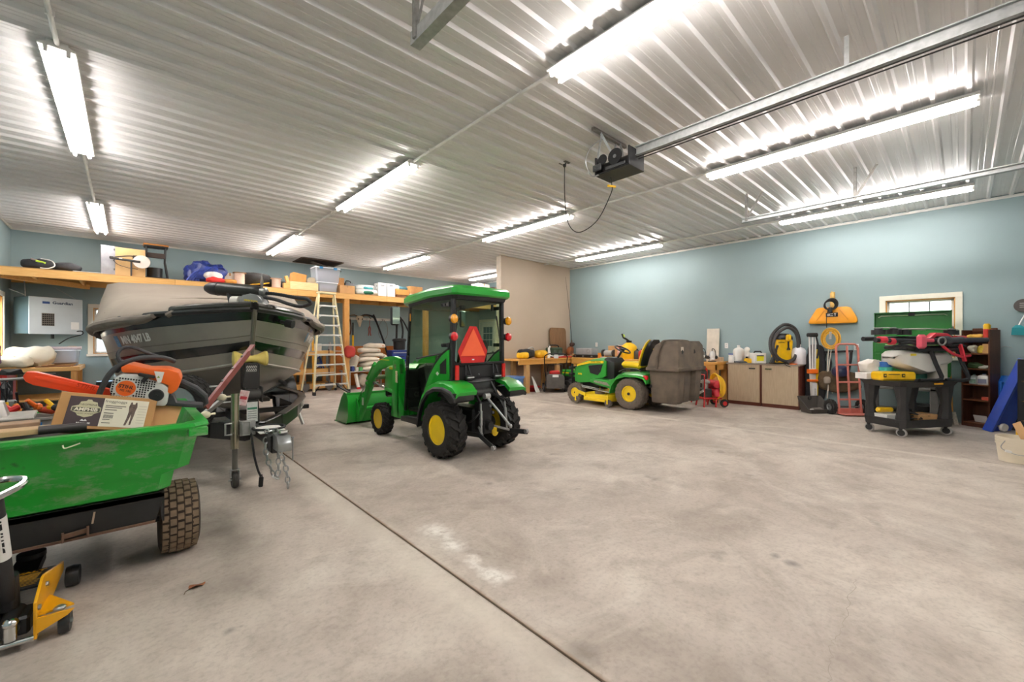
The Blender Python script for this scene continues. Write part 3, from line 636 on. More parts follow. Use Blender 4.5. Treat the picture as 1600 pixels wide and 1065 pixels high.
# loader
LG = GRN2
for s in (-1, 1):
    x0, x1 = s*.385, s*.455
    mast = [(1.00, .30), (1.36, .30), (1.34, .55), (1.32, .95), (1.30, 1.08), (1.14, 1.10), (1.12, .95), (1.14, .60), (1.00, .44)]
    g = G(); g.prism(mast, s*.36, s*.385, 'yz').prism(mast, s*.455, s*.475, 'yz').b2((s*.36, 1.14, .34), (s*.475, 1.18, .9)); g.out('loader_mast', LG, tr, bevel=.003)
    arm = [(1.17, 1.11), (1.30, 1.14), (1.55, 1.125), (1.82, 1.05), (2.02, .93), (2.22, .70), (2.42, .38), (2.60, .10), (2.54, .05), (2.34, .30), (2.14, .58), (1.95, .82), (1.78, .93), (1.52, 1.0), (1.30, 1.02), (1.17, 1.03)]
    g = G(); g.prism(arm, x0, x1, 'yz'); am = g.out('loader_arm', LG, tr, bevel=.004)
    g = G(); g.b2((s*.456, 1.45, 1.075), (s*.458, 1.78, 1.085)); g.out('arm_stripe', JYEL, am)
    if s < 0:
        for k, (yy, zz, hh, m) in enumerate(((1.24, 1.0, .07, M('#6d7f52', .4, 0, .5, 60)), (1.20, .86, .16, M('#d8c9a8', .5, 0, .4, 40)), (2.36, .40, .12, WHT))):
            g = G(); g.b2((-.478 if k < 2 else -.4575, yy-.03, zz-hh/2), (-.4755 if k < 2 else -.455, yy+.03, zz+hh/2)); g.out('decal', m, am)
    g = G(); g.cyl((s*.42, 1.28, .62), (s*.42, 1.62, .66), .028, n=14); g.out('lift_cylinder', LG, tr)
    g = G(); g.cyl((s*.42, 1.60, .657), (s*.42, 1.95, .72), .016, n=10).cyl((s*.38, 1.95, .72), (s*.46, 1.95, .72), .024, n=12); g.out('cylinder_rod', CHROME, tr)
    g = G(); g.cyl((s*.42, 1.98, 1.02), (s*.42, 2.26, .76), .026, n=14); g.out('bucket_cylinder', LG, tr)
    g = G(); g.cyl((s*.42, 2.24, .775), (s*.42, 2.46, .52), .015, n=10); g.out('cylinder_rod', CHROME, tr)
    g = G(); g.bar((s*.42, 2.46, .54), (s*.42, 2.62, .36), .03, .03).bar((s*.42, 2.46, .54), (s*.42, 2.40, .33), .03, .03); g.out('bucket_link', LG, tr)
    for yy, zz in ((1.96, .98), (1.24, 1.05), (2.2, .7), (2.56, .1)):
        g = G(); g.cyl((s*.36, yy, zz), (s*.48, yy, zz), .026, n=12); g.out('pivot_pin', LG, tr)
g = G(); g.cyl((-.42, 2.0, .80), (.42, 2.0, .80), .035, n=14); g.out('cross_tube', M('#8d9b74', .35, .3, .1), tr)
g = G(); g.cyl((-.40, 2.45, .27), (.40, 2.45, .27), .035, n=14); g.out('cross_tube', LG, tr)
# bucket
bp = [(2.66, .50), (2.60, .40), (2.60, .12), (2.66, .03), (2.80, .012), (3.14, .012)]
g = G(); bo = [Vector((-.62, y, z)) for y, z in bp]; bq = [Vector((.62, y, z)) for y, z in bp]; g.loft([bo, bq], closed=False); bk = g.out('bucket', LG, tr, solid=.012)
for s in (-1, 1):
    g = G(); g.prism([(2.66, .50), (2.595, .40), (2.595, .12), (2.66, .02), (3.14, .004), (3.10, .08), (2.88, .42), (2.76, .52)], s*.62, s*.632, 'yz'); g.out('bucket_side', LG, bk)
    g = G(); g.prism([(2.60, .05), (2.60, .46), (2.50, .30), (2.50, .06)], s*.37, s*.385, 'yz').prism([(2.60, .05), (2.60, .46), (2.50, .30), (2.50, .06)], s*.455, s*.47, 'yz'); g.out('bucket_ear', LG, bk)
g = G(); g.b2((-.63, 3.08, 0.0), (.63, 3.2, .012)); g.out('cutting_edge', M('#3a3f38', .5, .5), bk)
g = G(); g.bar((-.62, 2.66, .50), (.62, 2.66, .50), .04, .03, (0, 0, 1), .004); g.out('bucket_lip', LG, bk)
g = G(); g.bar((-.56, 2.70, .52), (-.62, 3.05, .60), .06, .015, (0, 0, 1), .003).bar((-.61, 2.98, .585), (-.62, 3.1, .64), .05, .02); g.out('bucket_hook', BLK, bk)
# =================================================================== RIDING MOWER WITH REAR BAGGER
def turf_wheel(parent, c, rad, wid, rimr, side, tyrem, rimm, nl=22, name='wheel', slots=True, blockm=None):
    c = Vector(c); hw = wid/2; g = G()
    prof = [(rimr, -hw*.62), (rimr+.015, -hw*.85), (rad*.80, -hw), (rad*.93, -hw*.9), (rad*.985, -hw*.6), (rad, 0), (rad*.985, hw*.6), (rad*.93, hw*.9), (rad*.80, hw), (rimr+.015, hw*.85), (rimr, hw*.62)]
    g.lathe(prof, c, (1, 0, 0), 36, cap=False)
    tb_ = G() if blockm is not None else g
    for row in (-.72, -.36, 0, .36, .72):
        for k in range(nl):
            a = 2*math.pi*(k+(.5 if int(row*100) % 72 else 0))/nl; rr = rad*(1-.055*abs(row)**2.2*1.8)
            p = c+Vector((row*hw, math.cos(a)*rr, math.sin(a)*rr)); tb_.box(p, (hw*.30, rad*.17, .013), rot(math.degrees(a)-90, 0, 0), 0)
    w = g.out(name, tyrem, parent, ang=35)
    if blockm is not None: tb_.out('tread_blocks', blockm, w, ang=30)['kind'] = 'stuff'
    g = G()
    g.lathe([(rimr+.004, hw*.62), (rimr+.004, hw*.78), (rimr-.012, hw*.8), (rimr-.018, hw*.5), (rimr*.80, hw*.42), (rimr*.72, hw*.55), (rimr*.35, hw*.5), (rimr*.30, hw*.75), (rimr*.2, hw*.78), (.0001, hw*.78)], c, (side, 0, 0), 32)
    g.lathe([(rimr+.004, hw*.62), (rimr-.02, hw*.3), (.0001, .0)], c, (-side, 0, 0), 24); g.out('rim', rimm, w, ang=28)
    g = G(); g.lathe([(rimr*.19, hw*.77), (rimr*.19, hw*.85), (.0001, hw*.87)], c, (side, 0, 0), 14); g.out('hub_cap', BLKP, w)
    if slots:
        for k in range(6):
            a = 2*math.pi*k/6; p = c+Vector((side*hw*.54, math.cos(a)*rimr*.6, math.sin(a)*rimr*.6)); g = G(); g.box(p, (.012, .04, .014), rot(math.degrees(a)+90, 0, 0), .003); g.out('rim_slot', BLKP, w)
    return w
DTY = M('#6a5f55', .9, 0, .15, 20, .1)
mw = thing('riding_mower', 'green and yellow riding lawn tractor parked by the bench', 'mower', (7.86, 4.50, 0))
# local: +y forward, left side at x = -.6
MG = M('#2f9a34', .34, 0, .07, 4, 0, .4)
for s in (-1, 1):
    turf_wheel(mw, (s*.46, 0, .315), .315, .29, .155, s, DTY, JYEL)
    turf_wheel(mw, (s*.42, 1.42, .215), .215, .17, .105, s, DTY, JYEL, 18)
g = G(); g.b2((-.2, -.3, .34), (.2, 1.55, .46), .02).cyl((-.4, 0, .315), (.4, 0, .315), .06).b2((-.36, 1.36, .2), (.36, 1.46, .3), .01); g.out('chassis', BLK, mw)
# hood as a loft
def hr(y, w, zb, zt):
    return [Vector((-w, y, zb)), Vector((-w*1.02, y, (zb+zt)*.5)), Vector((-w*.94, y, zt-.05)), Vector((-w*.6, y, zt)), Vector((w*.6, y, zt)), Vector((w*.94, y, zt-.05)), Vector((w*1.02, y, (zb+zt)*.5)), Vector((w, y, zb))]
g = G(); g.loft([hr(.72, .30, .62, .98), hr(.86, .32, .52, 1.0), hr(1.1, .31, .46, .965), hr(1.45, .28, .42, .88), hr(1.60, .25, .44, .80)]); hd = g.out('hood', MG, mw, ang=35)
for s in (-1, 1):
    g = G(); g.prism([(.80, .86), (1.17, .82), (1.12, .66), (.92, .62), (.84, .70)], s*.31, s*.326, 'yz'); g.out('hood_vent', BLK, hd)
    g = G(); g.prism([(.78, .935), (1.15, .92), (1.50, .835), (1.50, .795), (1.15, .87), (.78, .885)], s*.30, s*.318, 'yz'); st = g.out('hood_stripe', JYEL, hd)
lettering('lettering', 'JOHN DEERE', .045, M('#1c5a22', .4), hd, (-.3195, .97, .905), (0, -1, -.03), (0, .03, 1))
lettering('lettering', 'X758', .05, JYEL, hd, (-.305, 1.42, .62), (0, -1, 0), (0, 0, 1), bold=.002)
g = G(); g.b2((-.22, 1.58, .40), (.22, 1.66, .80), .03); g.out('grille', BLKP, mw)
for z in (.45, .6, .75):
    g = G(); g.cyl((-.28, 1.7, z), (.28, 1.7, z), .03, n=12).cyl((-.28, 1.66, z), (-.28, 1.74, z), .035, n=10); g.out('bumper_bar', BLK, mw)
for s in (-1, 1):
    g = G(); g.cyl((s*.26, 1.68, .34), (s*.26, 1.68, .84), .03, n=12); g.out('bumper_post', BLK, mw)
g = G(); g.loft([[Vector((x, y, z)) for x, y, z in ((-.25, .55, .50), (.25, .55, .50), (.27, .80, .50), (-.27, .80, .50))], [Vector((x, y, z)) for x, y, z in ((-.22, .56, .9), (.22, .56, .9), (.28, .78, .98), (-.28, .78, .98))], [Vector((x, y, z)) for x, y, z in ((-.15, .60, 1.0), (.15, .60, 1.0), (.22, .74, 1.02), (-.22, .74, 1.02))]]); g.out('dash', BLKP, mw, bevel=.015)
g = G(); g.cyl((0, .64, .98), (0, .52, 1.15), .025, n=12); g.out('steering_column', BLKP, mw)
g = G(); g.torus((0, .50, 1.18), .17, .016, (0, -.45, .9), 28, 8).bar((-.16, .5, 1.18), (.16, .5, 1.18), .04, .02).cyl((0, .515, 1.15), (0, .495, 1.2), .05); g.out('steering_wheel', BLKP, mw)
# foot deck and rear fenders
for s in (-1, 1):
    g = G(); g.prism([(.38, .36), (.98, .48), (.98, .52), (.86, .56), (.50, .54), (.36, .60)], s*.24, s*.55, 'yz'); g.out('foot_deck', MG, mw, bevel=.015)
    g = G(); g.prism([(.45, .43), (.86, .49), (.84, .53), (.52, .50)], s*.545, s*.556, 'yz'); g.out('deck_decal', M('#8c8878', .5, 0, .3, 30), mw)
    out = [(.44, .36), (.40, .52), (.28, .66), (.10, .72), (-.18, .73), (-.34, .70), (-.40, .60)]; rings = []
    for y, z in out: rings.append([Vector((s*.18, y, z+.02)), Vector((s*.50, y, z+.02)), Vector((s*.60, y, z-.03)), Vector((s*.605, y*.97, z-.075)), Vector((s*.56, y*.95, z-.07)), Vector((s*.18, y*.95, z-.07))])
    g = G(); g.loft(rings); g.out('rear_fender', MG, mw, ang=40)
    g = G(); g.sph((s*.54, -.345, .645), (.06, .05, .055), 14, 8, .7); g.out('tail_lamp', RDL, mw)
    g = G(); g.tube([(s*.45, .3, .73), (s*.46, .12, .80), (s*.46, -.12, .80), (s*.44, -.2, .74)], .016, 8, 4); g.out('fender_handle', BLKP, mw)
g = G(); g.b2((-.3, -.35, .52), (.3, .35, .74), .03); g.out('rear_body', BLKP, mw)
# seat
SO = .12
g = G(); g.box((0, .05+SO, .86), (.50, .46, .13), (4, 0, 0), .05); g.out('seat_cushion', JYEL, mw)
rings = []
for z, y, w, t in ((.86, -.14, .22, .05), (1.0, -.19, .25, .055), (1.18, -.25, .245, .055), (1.32, -.30, .20, .05), (1.39, -.32, .12, .035)):
    y += SO; w *= 1.08
    rings.append([Vector((-w, y, z)), Vector((-w*.8, y+t, z)), Vector((w*.8, y+t, z)), Vector((w, y, z)), Vector((w*.85, y-t*.3, z)), Vector((-w*.85, y-t*.3, z))])
g = G(); g.loft(rings); sb = g.out('seat_back', JYEL, mw, ang=50)
g = G(); g.loft([[v+Vector((0, -.045, .0)) if i in (0, 3) else (v+Vector((0, -.075, 0)) if i > 3 else Vector((v.x, v.y-.06, v.z))) for i, v in enumerate(q)] for q in rings]); g.out('seat_shell', BLKP, mw, ang=50)
g = G(); g.prism([(-.03, 1.23), (.03, 1.23), (.035, 1.19), (0, 1.16), (-.035, 1.19)], -.232, -.22, 'xz'); g.out('emblem', JYEL, sb)
g = G(); g.box((0, .08, .76), (.40, .28, .10), None, .03); g.out('seat_suspension', BLKP, mw)
# mower deck
g = G(); g.prism([(-.62, .95), (-.56, 1.12), (-.30, 1.20), (.30, 1.20), (.56, 1.12), (.62, .95), (.62, .46), (.3, .36), (-.3, .36), (-.62, .46)], .11, .235, 'xy'); dk = g.out('mower_deck', JYEL, mw, bevel=.012)
g = G(); g.b2((-.66, .50, .10), (-.60, 1.05, .16), .01).prism([(1.04, .25), (1.26, .30), (1.26, .24), (1.04, .18)], -.62, -.58, 'yz'); g.out('deck_skirt', JYEL, dk)
g = G(); g.cyl((-.40, .8, .235), (-.40, .8, .29), .11, n=20).cyl((.4, .8, .235), (.4, .8, .29), .11, n=20); g.out('spindle_cover', DTY, dk)
for yy in (.44, 1.26):
    g = G(); g.lathe([(.03, -.03), (.07, -.035), (.08, 0), (.07, .035), (.03, .03)], (-.62, yy, .08), (1, 0, 0), 18); cw = g.out('gauge_wheel', DTY, dk)
    g = G(); g.cyl((-.66, yy, .08), (-.58, yy, .08), .012).bar((-.67, yy, .07), (-.66, yy, .27), .03, .008, (1, 0, 0)); g.out('fork', JYEL, cw)
g = G(); g.cyl((-.5, 1.2, .36), (-.5, .5, .29), .012).cyl((-.42, 1.3, .38), (-.42, .7, .33), .012); g.out('lift_rod', STEEL, mw)
# rear hopper and its three bins
HOP = M('#5d554c', .75, 0, .22, 5, .08, 0, 1, .3, '#77695b')
def hopr(z, y0, y1, w):
    return [Vector((-w, y0, z)), Vector((-w, (y0+y1)/2, z)), Vector((-w*.97, y1, z)), Vector((w*.97, y1, z)), Vector((w, (y0+y1)/2, z)), Vector((w, y0, z))]
hp = mw
rings = [hopr(.80, -1.02, -.36, .58), hopr(.86, -1.03, -.36, .58), hopr(.87, -1.00, -.38, .555), hopr(1.06, -1.0, -.43, .545), hopr(1.28, -.985, -.53, .525), hopr(1.36, -.95, -.64, .46)]
g = G(); g.loft(rings); hl = g.out('hopper_lid', HOP, mw, bevel=.012)
g = G(); g.tube([(-.585, -.60, .83), (-.565, -.60, 1.06), (-.53, -.66, 1.28), (-.46, -.70, 1.365), (.46, -.70, 1.365), (.53, -.66, 1.28), (.565, -.60, 1.06)], .018, 8, 4); g.out('hopper_rib', HOP, hl)
g = G(); g.b2((-.42, -.992, 1.18), (-.32, -.95, 1.25)); g.out('label', M('#b6a898', .6, 0, .3, 30), hl)
for xx in (-.40, .10):
    g = G(); g.prism([(xx, 1.12), (xx+.07, 1.14), (xx+.02, 1.2)], -1.002, -.92, 'xz'); g.out('hopper_slot', BLK, hl)
for k, xx in enumerate((-.36, 0.0, .36)):
    def br(z, sc): return [Vector((xx+a*.158*sc, -.69+b*(.29-.05*(k == 1))*sc, z)) for a, b in ((-1, -.8), (-.8, -1), (.8, -1), (1, -.8), (1, .8), (.8, 1), (-.8, 1), (-1, .8))]
    g = G(); g.loft([br(.19, .8), br(.21, .86), br(.5, .93), br(.80, 1.0)]); g.out('hopper_bin', HOP, mw, ang=40)
g = G(); g.bar((-.3, -.3, .45), (-.32, -.55, .62), .04, .04).bar((.3, -.3, .45), (.32, -.55, .62), .04, .04).bar((-.5, -.45, .5), (.5, -.45, .5), .05, .05).bar((-.3, -.3, .4), (-.42, -.5, .28), .06, .03); g.out('hopper_frame', BLK, mw)
# =================================================================== BOAT ON ITS TRAILER
BX = .93
ALU = M('#a29b90', .30, .4, .10, 3, 0, .25); ALU2 = M('#787167', .36, .35, .1, 3, 0, .2); HBLK = M('#141414', .18, 0, .2, 6, 0, .6)
boat = thing('fishing_boat', 'grey aluminium fishing boat under a taupe canvas cover', 'boat', (BX, 0, 0))
SS = [0, .06, .14, .24, .36, .5, .64, .8, 1]
SH = [(4.84, .012, 1.665), (4.98, .20, 1.655), (5.2, .43, 1.64), (5.55, .72, 1.615), (6.0, .97, 1.585), (6.5, 1.13, 1.555), (7.1, 1.205, 1.53), (8.4, 1.235, 1.505), (10.6, 1.21, 1.48)]
CH = [(5.02, .012, 1.14), (5.16, .13, 1.10), (5.38, .30, 1.06), (5.72, .53, 1.01), (6.15, .75, .96), (6.65, .92, .91), (7.2, 1.01, .87), (8.4, 1.06, .83), (10.6, 1.06, .80)]
KE = [(5.10, .005, 1.0), (5.24, .01, .84), (5.46, .01, .68), (5.8, .01, .56), (6.2, .01, .50), (6.7, .01, .47), (7.3, .01, .455), (8.4, .01, .44), (10.6, .01, .44)]
def hp(i, t, s, off=0.):
    a, b = CH[i], SH[i]; return Vector((s*(a[1]+(b[1]-a[1])*t+off), a[0]+(b[0]-a[0])*t-off*.7, a[2]+(b[2]-a[2])*t))
n = len(SS)
for s in (-1, 1):
    g = G(); g.loft([[hp(i, t, s) for i in range(n)] for t in (0, .25, .5, .75, 1)], closed=False); g.out('hull_side', ALU, boat, ang=50)
    g = G(); g.loft([[Vector((s*KE[i][1], KE[i][0], KE[i][2])) for i in range(n)], [Vector((s*(KE[i][1]+CH[i][1])*.52, (KE[i][0]+CH[i][0])/2, KE[i][2]*.62+CH[i][2]*.38)) for i in range(n)], [hp(i, 0, s) for i in range(n)]], closed=False); g.out('hull_bottom', ALU2, boat, ang=60)
    def band(name, t0, t1, m, off, i1=n):
        g = G(); g.loft([[hp(i, t(i), s, off) for i in range(i1)] for t in (t0, t1)], closed=False); return g.out(name, m, boat, ang=50)
    band('hull_band', lambda i: .80-.02*SS[i], lambda i: 1.0, HBLK, .003)
    band('hull_band', lambda i: .235-.04*SS[i], lambda i: .395-.02*SS[i], HBLK, .004, 7)
    g = G(); g.tube([hp(i, .0, s, .012) for i in range(n)], .016, 6); g.out('spray_rail', M('#a9a49a', .35, .6), boat)
    g = G(); g.tube([hp(i, .03, s, .012)-Vector((0, 0, .12-.02*i*0)) for i in range(0)] or [hp(i, .50, s, .004) for i in range(n)], .004, 4); g.out('hull_seam', ALU2, boat)
    g = G(); g.tube([hp(i, 1.0, s, .012) for i in range(n)], .03, 8); g.out('rub_rail', M('#2d2c2a', .35, .2, .2, 8), boat)
    # bare-metal bow rail where the cover stops short
    g = G(); g.tube([hp(i, 1.0, s, -.0)+Vector((0, 0, .035)) for i in range(0, 3)]+[hp(2, 1.0, s).lerp(hp(3, 1.0, s), .6)+Vector((0, 0, .03))], .040, 10, 3); g.out('bow_rail', M('#4b4945', .22, .6, .1, 8), boat)
    # registration number, follows the flare of the side
    a, b = hp(3, .66, s), hp(5, .66, s); d = (b-a).normalized(); upv = (hp(4, 1, s)-hp(4, 0, s)).normalized(); nrm = d.cross(upv)*(1 if s < 0 else -1)
    rt = -d if s < 0 else d
    nr = rt.cross(upv).normalized(); pos = hp(3, .65, s, .006).lerp(hp(4, .65, s, .006), .85)
    lettering('registration', 'MN 4047 LB', .125, M('#f2f0ea', .4), boat, pos+nr*.012, rt, upv, .001, .0035, .1, .85)
    q = pos-rt*.36+nr*.012
    g = G(); mtx = Matrix((rt, upv, nr)).transposed(); g.box(q, (.075, .13, .003), mtx, 0); g.out('sticker', M('#5f93b4', .4, 0, .3, 40), boat)
g = G(); g.tube([hp(0, t, 1)*1.0 for t in (0, .3, .6, 1)]+[], .022, 8); g.out('stem_strip', M('#8b867c', .3, .7), boat)
g = G(); vs = [Vector((0, 10.6, .44)), hp(n-1, 0, 1), hp(n-1, 1, 1), hp(n-1, 1, -1), hp(n-1, 0, -1)]; g.add(vs, [(0, 1, 2, 3, 4)]); g.out('transom', ALU, boat, flat=True)
g = G(); vs = [hp(i, .985, 1) for i in range(n)]+[hp(i, .985, -1) for i in range(n-1, -1, -1)]; g.add(vs, [tuple(range(len(vs)))]); g.out('foredeck', M('#4d4b47', .5), boat, flat=True)
# canvas cover: rings across the boat
CANV = M('#a3978a', .85, 0, .06, 2.5, .12, 0, 1, .3)
secs = [(5.12, 1.70, .15), (5.45, 1.76, .25), (5.9, 1.83, .35), (6.5, 1.91, .45), (7.1, 2.01, .6), (7.55, 2.12, .85), (7.9, 2.185, .95), (8.6, 2.20, .95), (9.6, 2.08, .8), (10.65, 1.75, .5)]
def shw(y):
    for i in range(n-1):
        if SH[i][0] <= y <= SH[i+1][0]:
            f = (y-SH[i][0])/(SH[i+1][0]-SH[i][0]); return SH[i][1]+(SH[i+1][1]-SH[i][1])*f, SH[i][2]+(SH[i+1][2]-SH[i][2])*f
    return SH[-1][1], SH[-1][2]
rings = []
for (y, zt, bx) in secs:
    hw, zs = shw(min(y, 10.59)); q = []; hw += .035*max(0, min(1, (y-5.3)/.5))-.03*(y < 5.3)
    kk = max(0, min(1, (y-5.3)/.6)); zh = zs+.03-.13*kk
    prof = [(1.0, zh), (1.02, zs+.035-.065*kk), (1.0, zs+.03), (.93+.02*bx, zs+(zt-zs)*(.25+.35*bx)), (.84+.06*bx, zs+(zt-zs)*(.45+.48*bx)), (.72+.1*bx, zs+(zt-zs)*(.70+.27*bx)), (.4, zs+(zt-zs)*(.93+.06*bx)), (0, zt)]
    for k, z in prof: q.append(Vector((-hw*k, y, z)))
    for k, z in reversed(prof[:-1]): q.append(Vector((hw*k, y, z)))
    rings.append(q)
sm = []
for j in range(len(rings[0])):
    sm.append(smooth_path([q[j] for q in rings], 4))
g = G(); g.loft([[sm[j][i] for j in range(len(sm))] for i in range(len(sm[0]))], closed=False); g.jitter(.018, 2.6, 3.); cv = g.out('canvas_cover', CANV, boat, ang=60, solid=-.006)
HEM = M('#7c7267', .8, 0, .1, 12, .1)
for s in (-1, 1):
    pts = [Vector((s*(shw(y)[0]+.045), y-.02, shw(y)[1]-.04)) for y in (5.52, 5.65, 5.95, 6.3, 6.7, 7.2, 8, 9, 10.5)]
    pts[0].z += .015; g = G(); g.tube(pts, [min(.052, .026+.006*i) for i in range(25)], 10, 3); g.jitter(.012, 9, 1.); g.out('cover_hem', HEM, boat)
pts = [Vector((-shw(5.42)[0]-.03, 5.40, 1.60)), Vector((-.5, 5.32, 1.69)), Vector((-.25, 5.20, 1.705)), Vector((0, 5.16, 1.71)), Vector((.25, 5.20, 1.705)), Vector((.5, 5.32, 1.69)), Vector((shw(5.42)[0]+.03, 5.40, 1.60))]
g = G(); g.tube(pts, .028, 8, 4); g.out('cover_hem', HEM, boat)
SEAM = M('#81776b', .85)
g = G(); g.tube([Vector((-1.12, 6.5, 1.66)), Vector((-.8, 6.2, 1.79)), Vector((-.4, 5.95, 1.835)), Vector((0, 5.9, 1.845)), Vector((.4, 5.95, 1.835)), Vector((.8, 6.2, 1.79)), Vector((1.12, 6.5, 1.66))], .006, 5, 5); g.out('cover_seam', SEAM, boat)
g = G(); g.cyl((.355, 5.07, 1.545), (.41, 5.02, 1.53), .045, n=16).cyl((.31, 5.12, 1.56), (.36, 5.07, 1.545), .02, n=8); g.out('bow_light', BLKP, boat)
# ---- trolling motor lying across the bow deck
tm_ = thing('trolling_motor', 'black and grey trolling motor stowed across the boat bow', 'motor', (.93, 5.15, 1.70))
a = Vector((.648, 5.591, 1.924))-Vector(tm_.location); b = Vector((1.069, 5.203, 1.882))-Vector(tm_.location); d = (b-a).normalized()
L = (b-a).length
g = G(); g.lathe([(.0001, -.03), (.036, -.022), (.06, .02), (.07, .10), (.072, .16), (.072, L*.88), (.066, L*.95), (.056, L)], a, d, 24); g.out('motor_housing', M('#33342f', .35, .2, .12, 8), tm_)
g = G(); g.lathe([(.0001, -.034), (.04, -.026), (.064, .02), (.0745, .10), (.0745, .115), (.06, .115)], a, d, 24); g.out('nose_cone', BLKP, tm_)
g = G(); g.lathe([(.05, L), (.05, L+.05), (.035, L+.065), (.0001, L+.066)], a, d, 20); pr_ = g.out('propeller', M('#7d7f7d', .3, .6), tm_)
x, y, _ = frame(d)
for sgn in (1, -1):
    u = Vector((0, 0, 1))*sgn; v = d.cross(u); rings = []
    for r_, w_, tw in ((.04, .03, 40), (.10, .07, 45), (.16, .06, 52), (.20, .015, 58)):
        cc = b+d*.02+u*r_+v*.02*sgn; dirv = (d*math.cos(R(tw))+v*math.sin(R(tw))); rings.append([cc-dirv*w_, cc+v*.006, cc+dirv*w_, cc-v*.006])
    g = G(); g.loft(rings); g.out('blade', M('#6e706e', .35, .4), pr_)
g = G(); g.prism([(-.12, -.02), (.14, -.02), (.16, .0), (-.10, .0)], -.22, .26, 'xz'); g.move((.0, .03, 0), rot(0, 0, -42)); g.out('mount_base', BLKP, tm_, bevel=.006)
g = G(); 
for k, dx in enumerate((-.14, .02)): g.bar(Vector((dx*.74, .12-dx*.68, .02)), Vector((dx*.74-.02, .16-dx*.68, .17)), .05, .05, (0, 1, 0), .012)
g.out('cradle', BLKP, tm_)
g = G(); g.cyl((-.10, .18, .07), (-.04, .12, .07), .06, n=18); g.out('spool', M('#c8c6be', .5), tm_)
hr_ = [(-.13, 0), (-.12, .05), (-.07, .09), (0, .105), (.08, .09), (.13, .04), (.15, -.02), (.12, -.05), (-.12, -.03)]
hm = rot(0, 0, -42.6)
g = G(); g.prism(hr_, -.06, .06, 'xz'); g.move((.06, .06, .05), hm); hd_ = g.out('control_head', M('#8b8d8b', .35, .2, .1), tm_, bevel=.02)
lettering('lettering', 'MINN KOTA', .026, M('#e0c22c', .4), hd_, Vector((.06, .06, .075))+hm @ Vector((.02, -.0625, 0)), hm @ Vector((1, 0, -.12)), (0, 0, 1), .001, .0008)
pts = [(.15, -.03, .12), (.25, -.13, .09), (.34, -.2, .05), (.44, -.29, .02), (.52, -.35, .05), (.50, -.32, .10), (.40, -.22, .12), (.25, -.06, .16), (.10, .06, .17)]
pth = smooth_path(pts, 16)
g = G(); g.tube(pth, [.017+.004*(i % 2) for i in range(len(pth))], 8); g.out('coiled_cable', M('#2b2b2b', .5), tm_)
g = G(); g.tube([(.14, .02, .1), (.15, .01, .02), (.16, .0, -.02)], .006, 6); g.out('pull_rope', M('#b8b6b0', .6), tm_)
# ---- trailer
tl = thing('boat_trailer', 'black steel boat trailer with winch post and tongue jack', 'trailer', (BX, 0, 0))
TBK = M('#1d1c1b', .3, .2, .2, 6, 0, .3)
g = G(); g.bar((.04, 4.22, .45), (0, 6.2, .46), .09, .10, (0, 0, 1), .006); g.out('tongue', TBK, tl)
for s in (-1, 1):
    pts = [(s*.06, 4.78, .45), (s*.30, 5.15, .455), (s*.62, 5.75, .47), (s*.86, 6.35, .48), (s*.96, 6.75, .48), (s*.98, 7.2, .48), (s*.98, 10.2, .48)]
    g = G()
    for p, q in zip(pts[:-1], pts[1:]): g.bar(p, q, .07, .17, (0, 0, 1), .008)
    rl_ = g.out('side_rail', TBK, tl)
    g = G()
    for p, q in zip(pts[1:-1], pts[2:]): g.bar(Vector(p)+Vector((s*.02, -.02, .087)), Vector(q)+Vector((s*.02, -.02, .087)), .09, .012, (0, 0, 1), .003)
    g.out('rail_cap', M('#6a6761', .35, .4), rl_)
    # fender, wheel
    arc = [(8.38+.44*math.cos(R(t)), .36+.42*math.sin(R(t))) for t in range(-8, 189, 14)]
    rings = [[Vector((s*.98, y, z)), Vector((s*1.26, y, z)), Vector((s*1.26, y*.985+8.38*.015, z-.03)), Vector((s*.98, y*.985+8.38*.015, z-.03))] for y, z in arc]
    g = G(); g.loft(rings); g.out('fender', TBK, tl, ang=40)
    turf_wheel(tl, (s*1.12, 8.38, .325), .325, .19, .19, s, RUB, M('#b9babb', .3, .7), 20, 'wheel', False)
    g = G(); g.bar((s*.45, 6.4, .56), (s*.55, 10.1, .56), .09, .05, (0, 0, 1), .01); g.out('bunk', M('#4a4540', .9), tl)
    for yy in (6.9, 9.6):
        g = G(); g.bar((s*.50, yy, .48), (s*.50, yy, .55), .05, .05, (0, 1, 0)); g.out('bunk_bracket', GALV, tl)
lettering('lettering', 'LUND', .12, M('#d9d7d0', .4), tl, (.842, 6.185, .485), Vector((.86-.62, 6.35-5.75, .0)), (0, 0, 1), .001, .003, 0, 1.1)
for yy in (6.4, 8.38, 9.9):
    g = G(); g.bar((-.98, yy, .42), (.98, yy, .42), .07, .06, (0, 0, 1), .005); g.out('crossmember', TBK, tl)
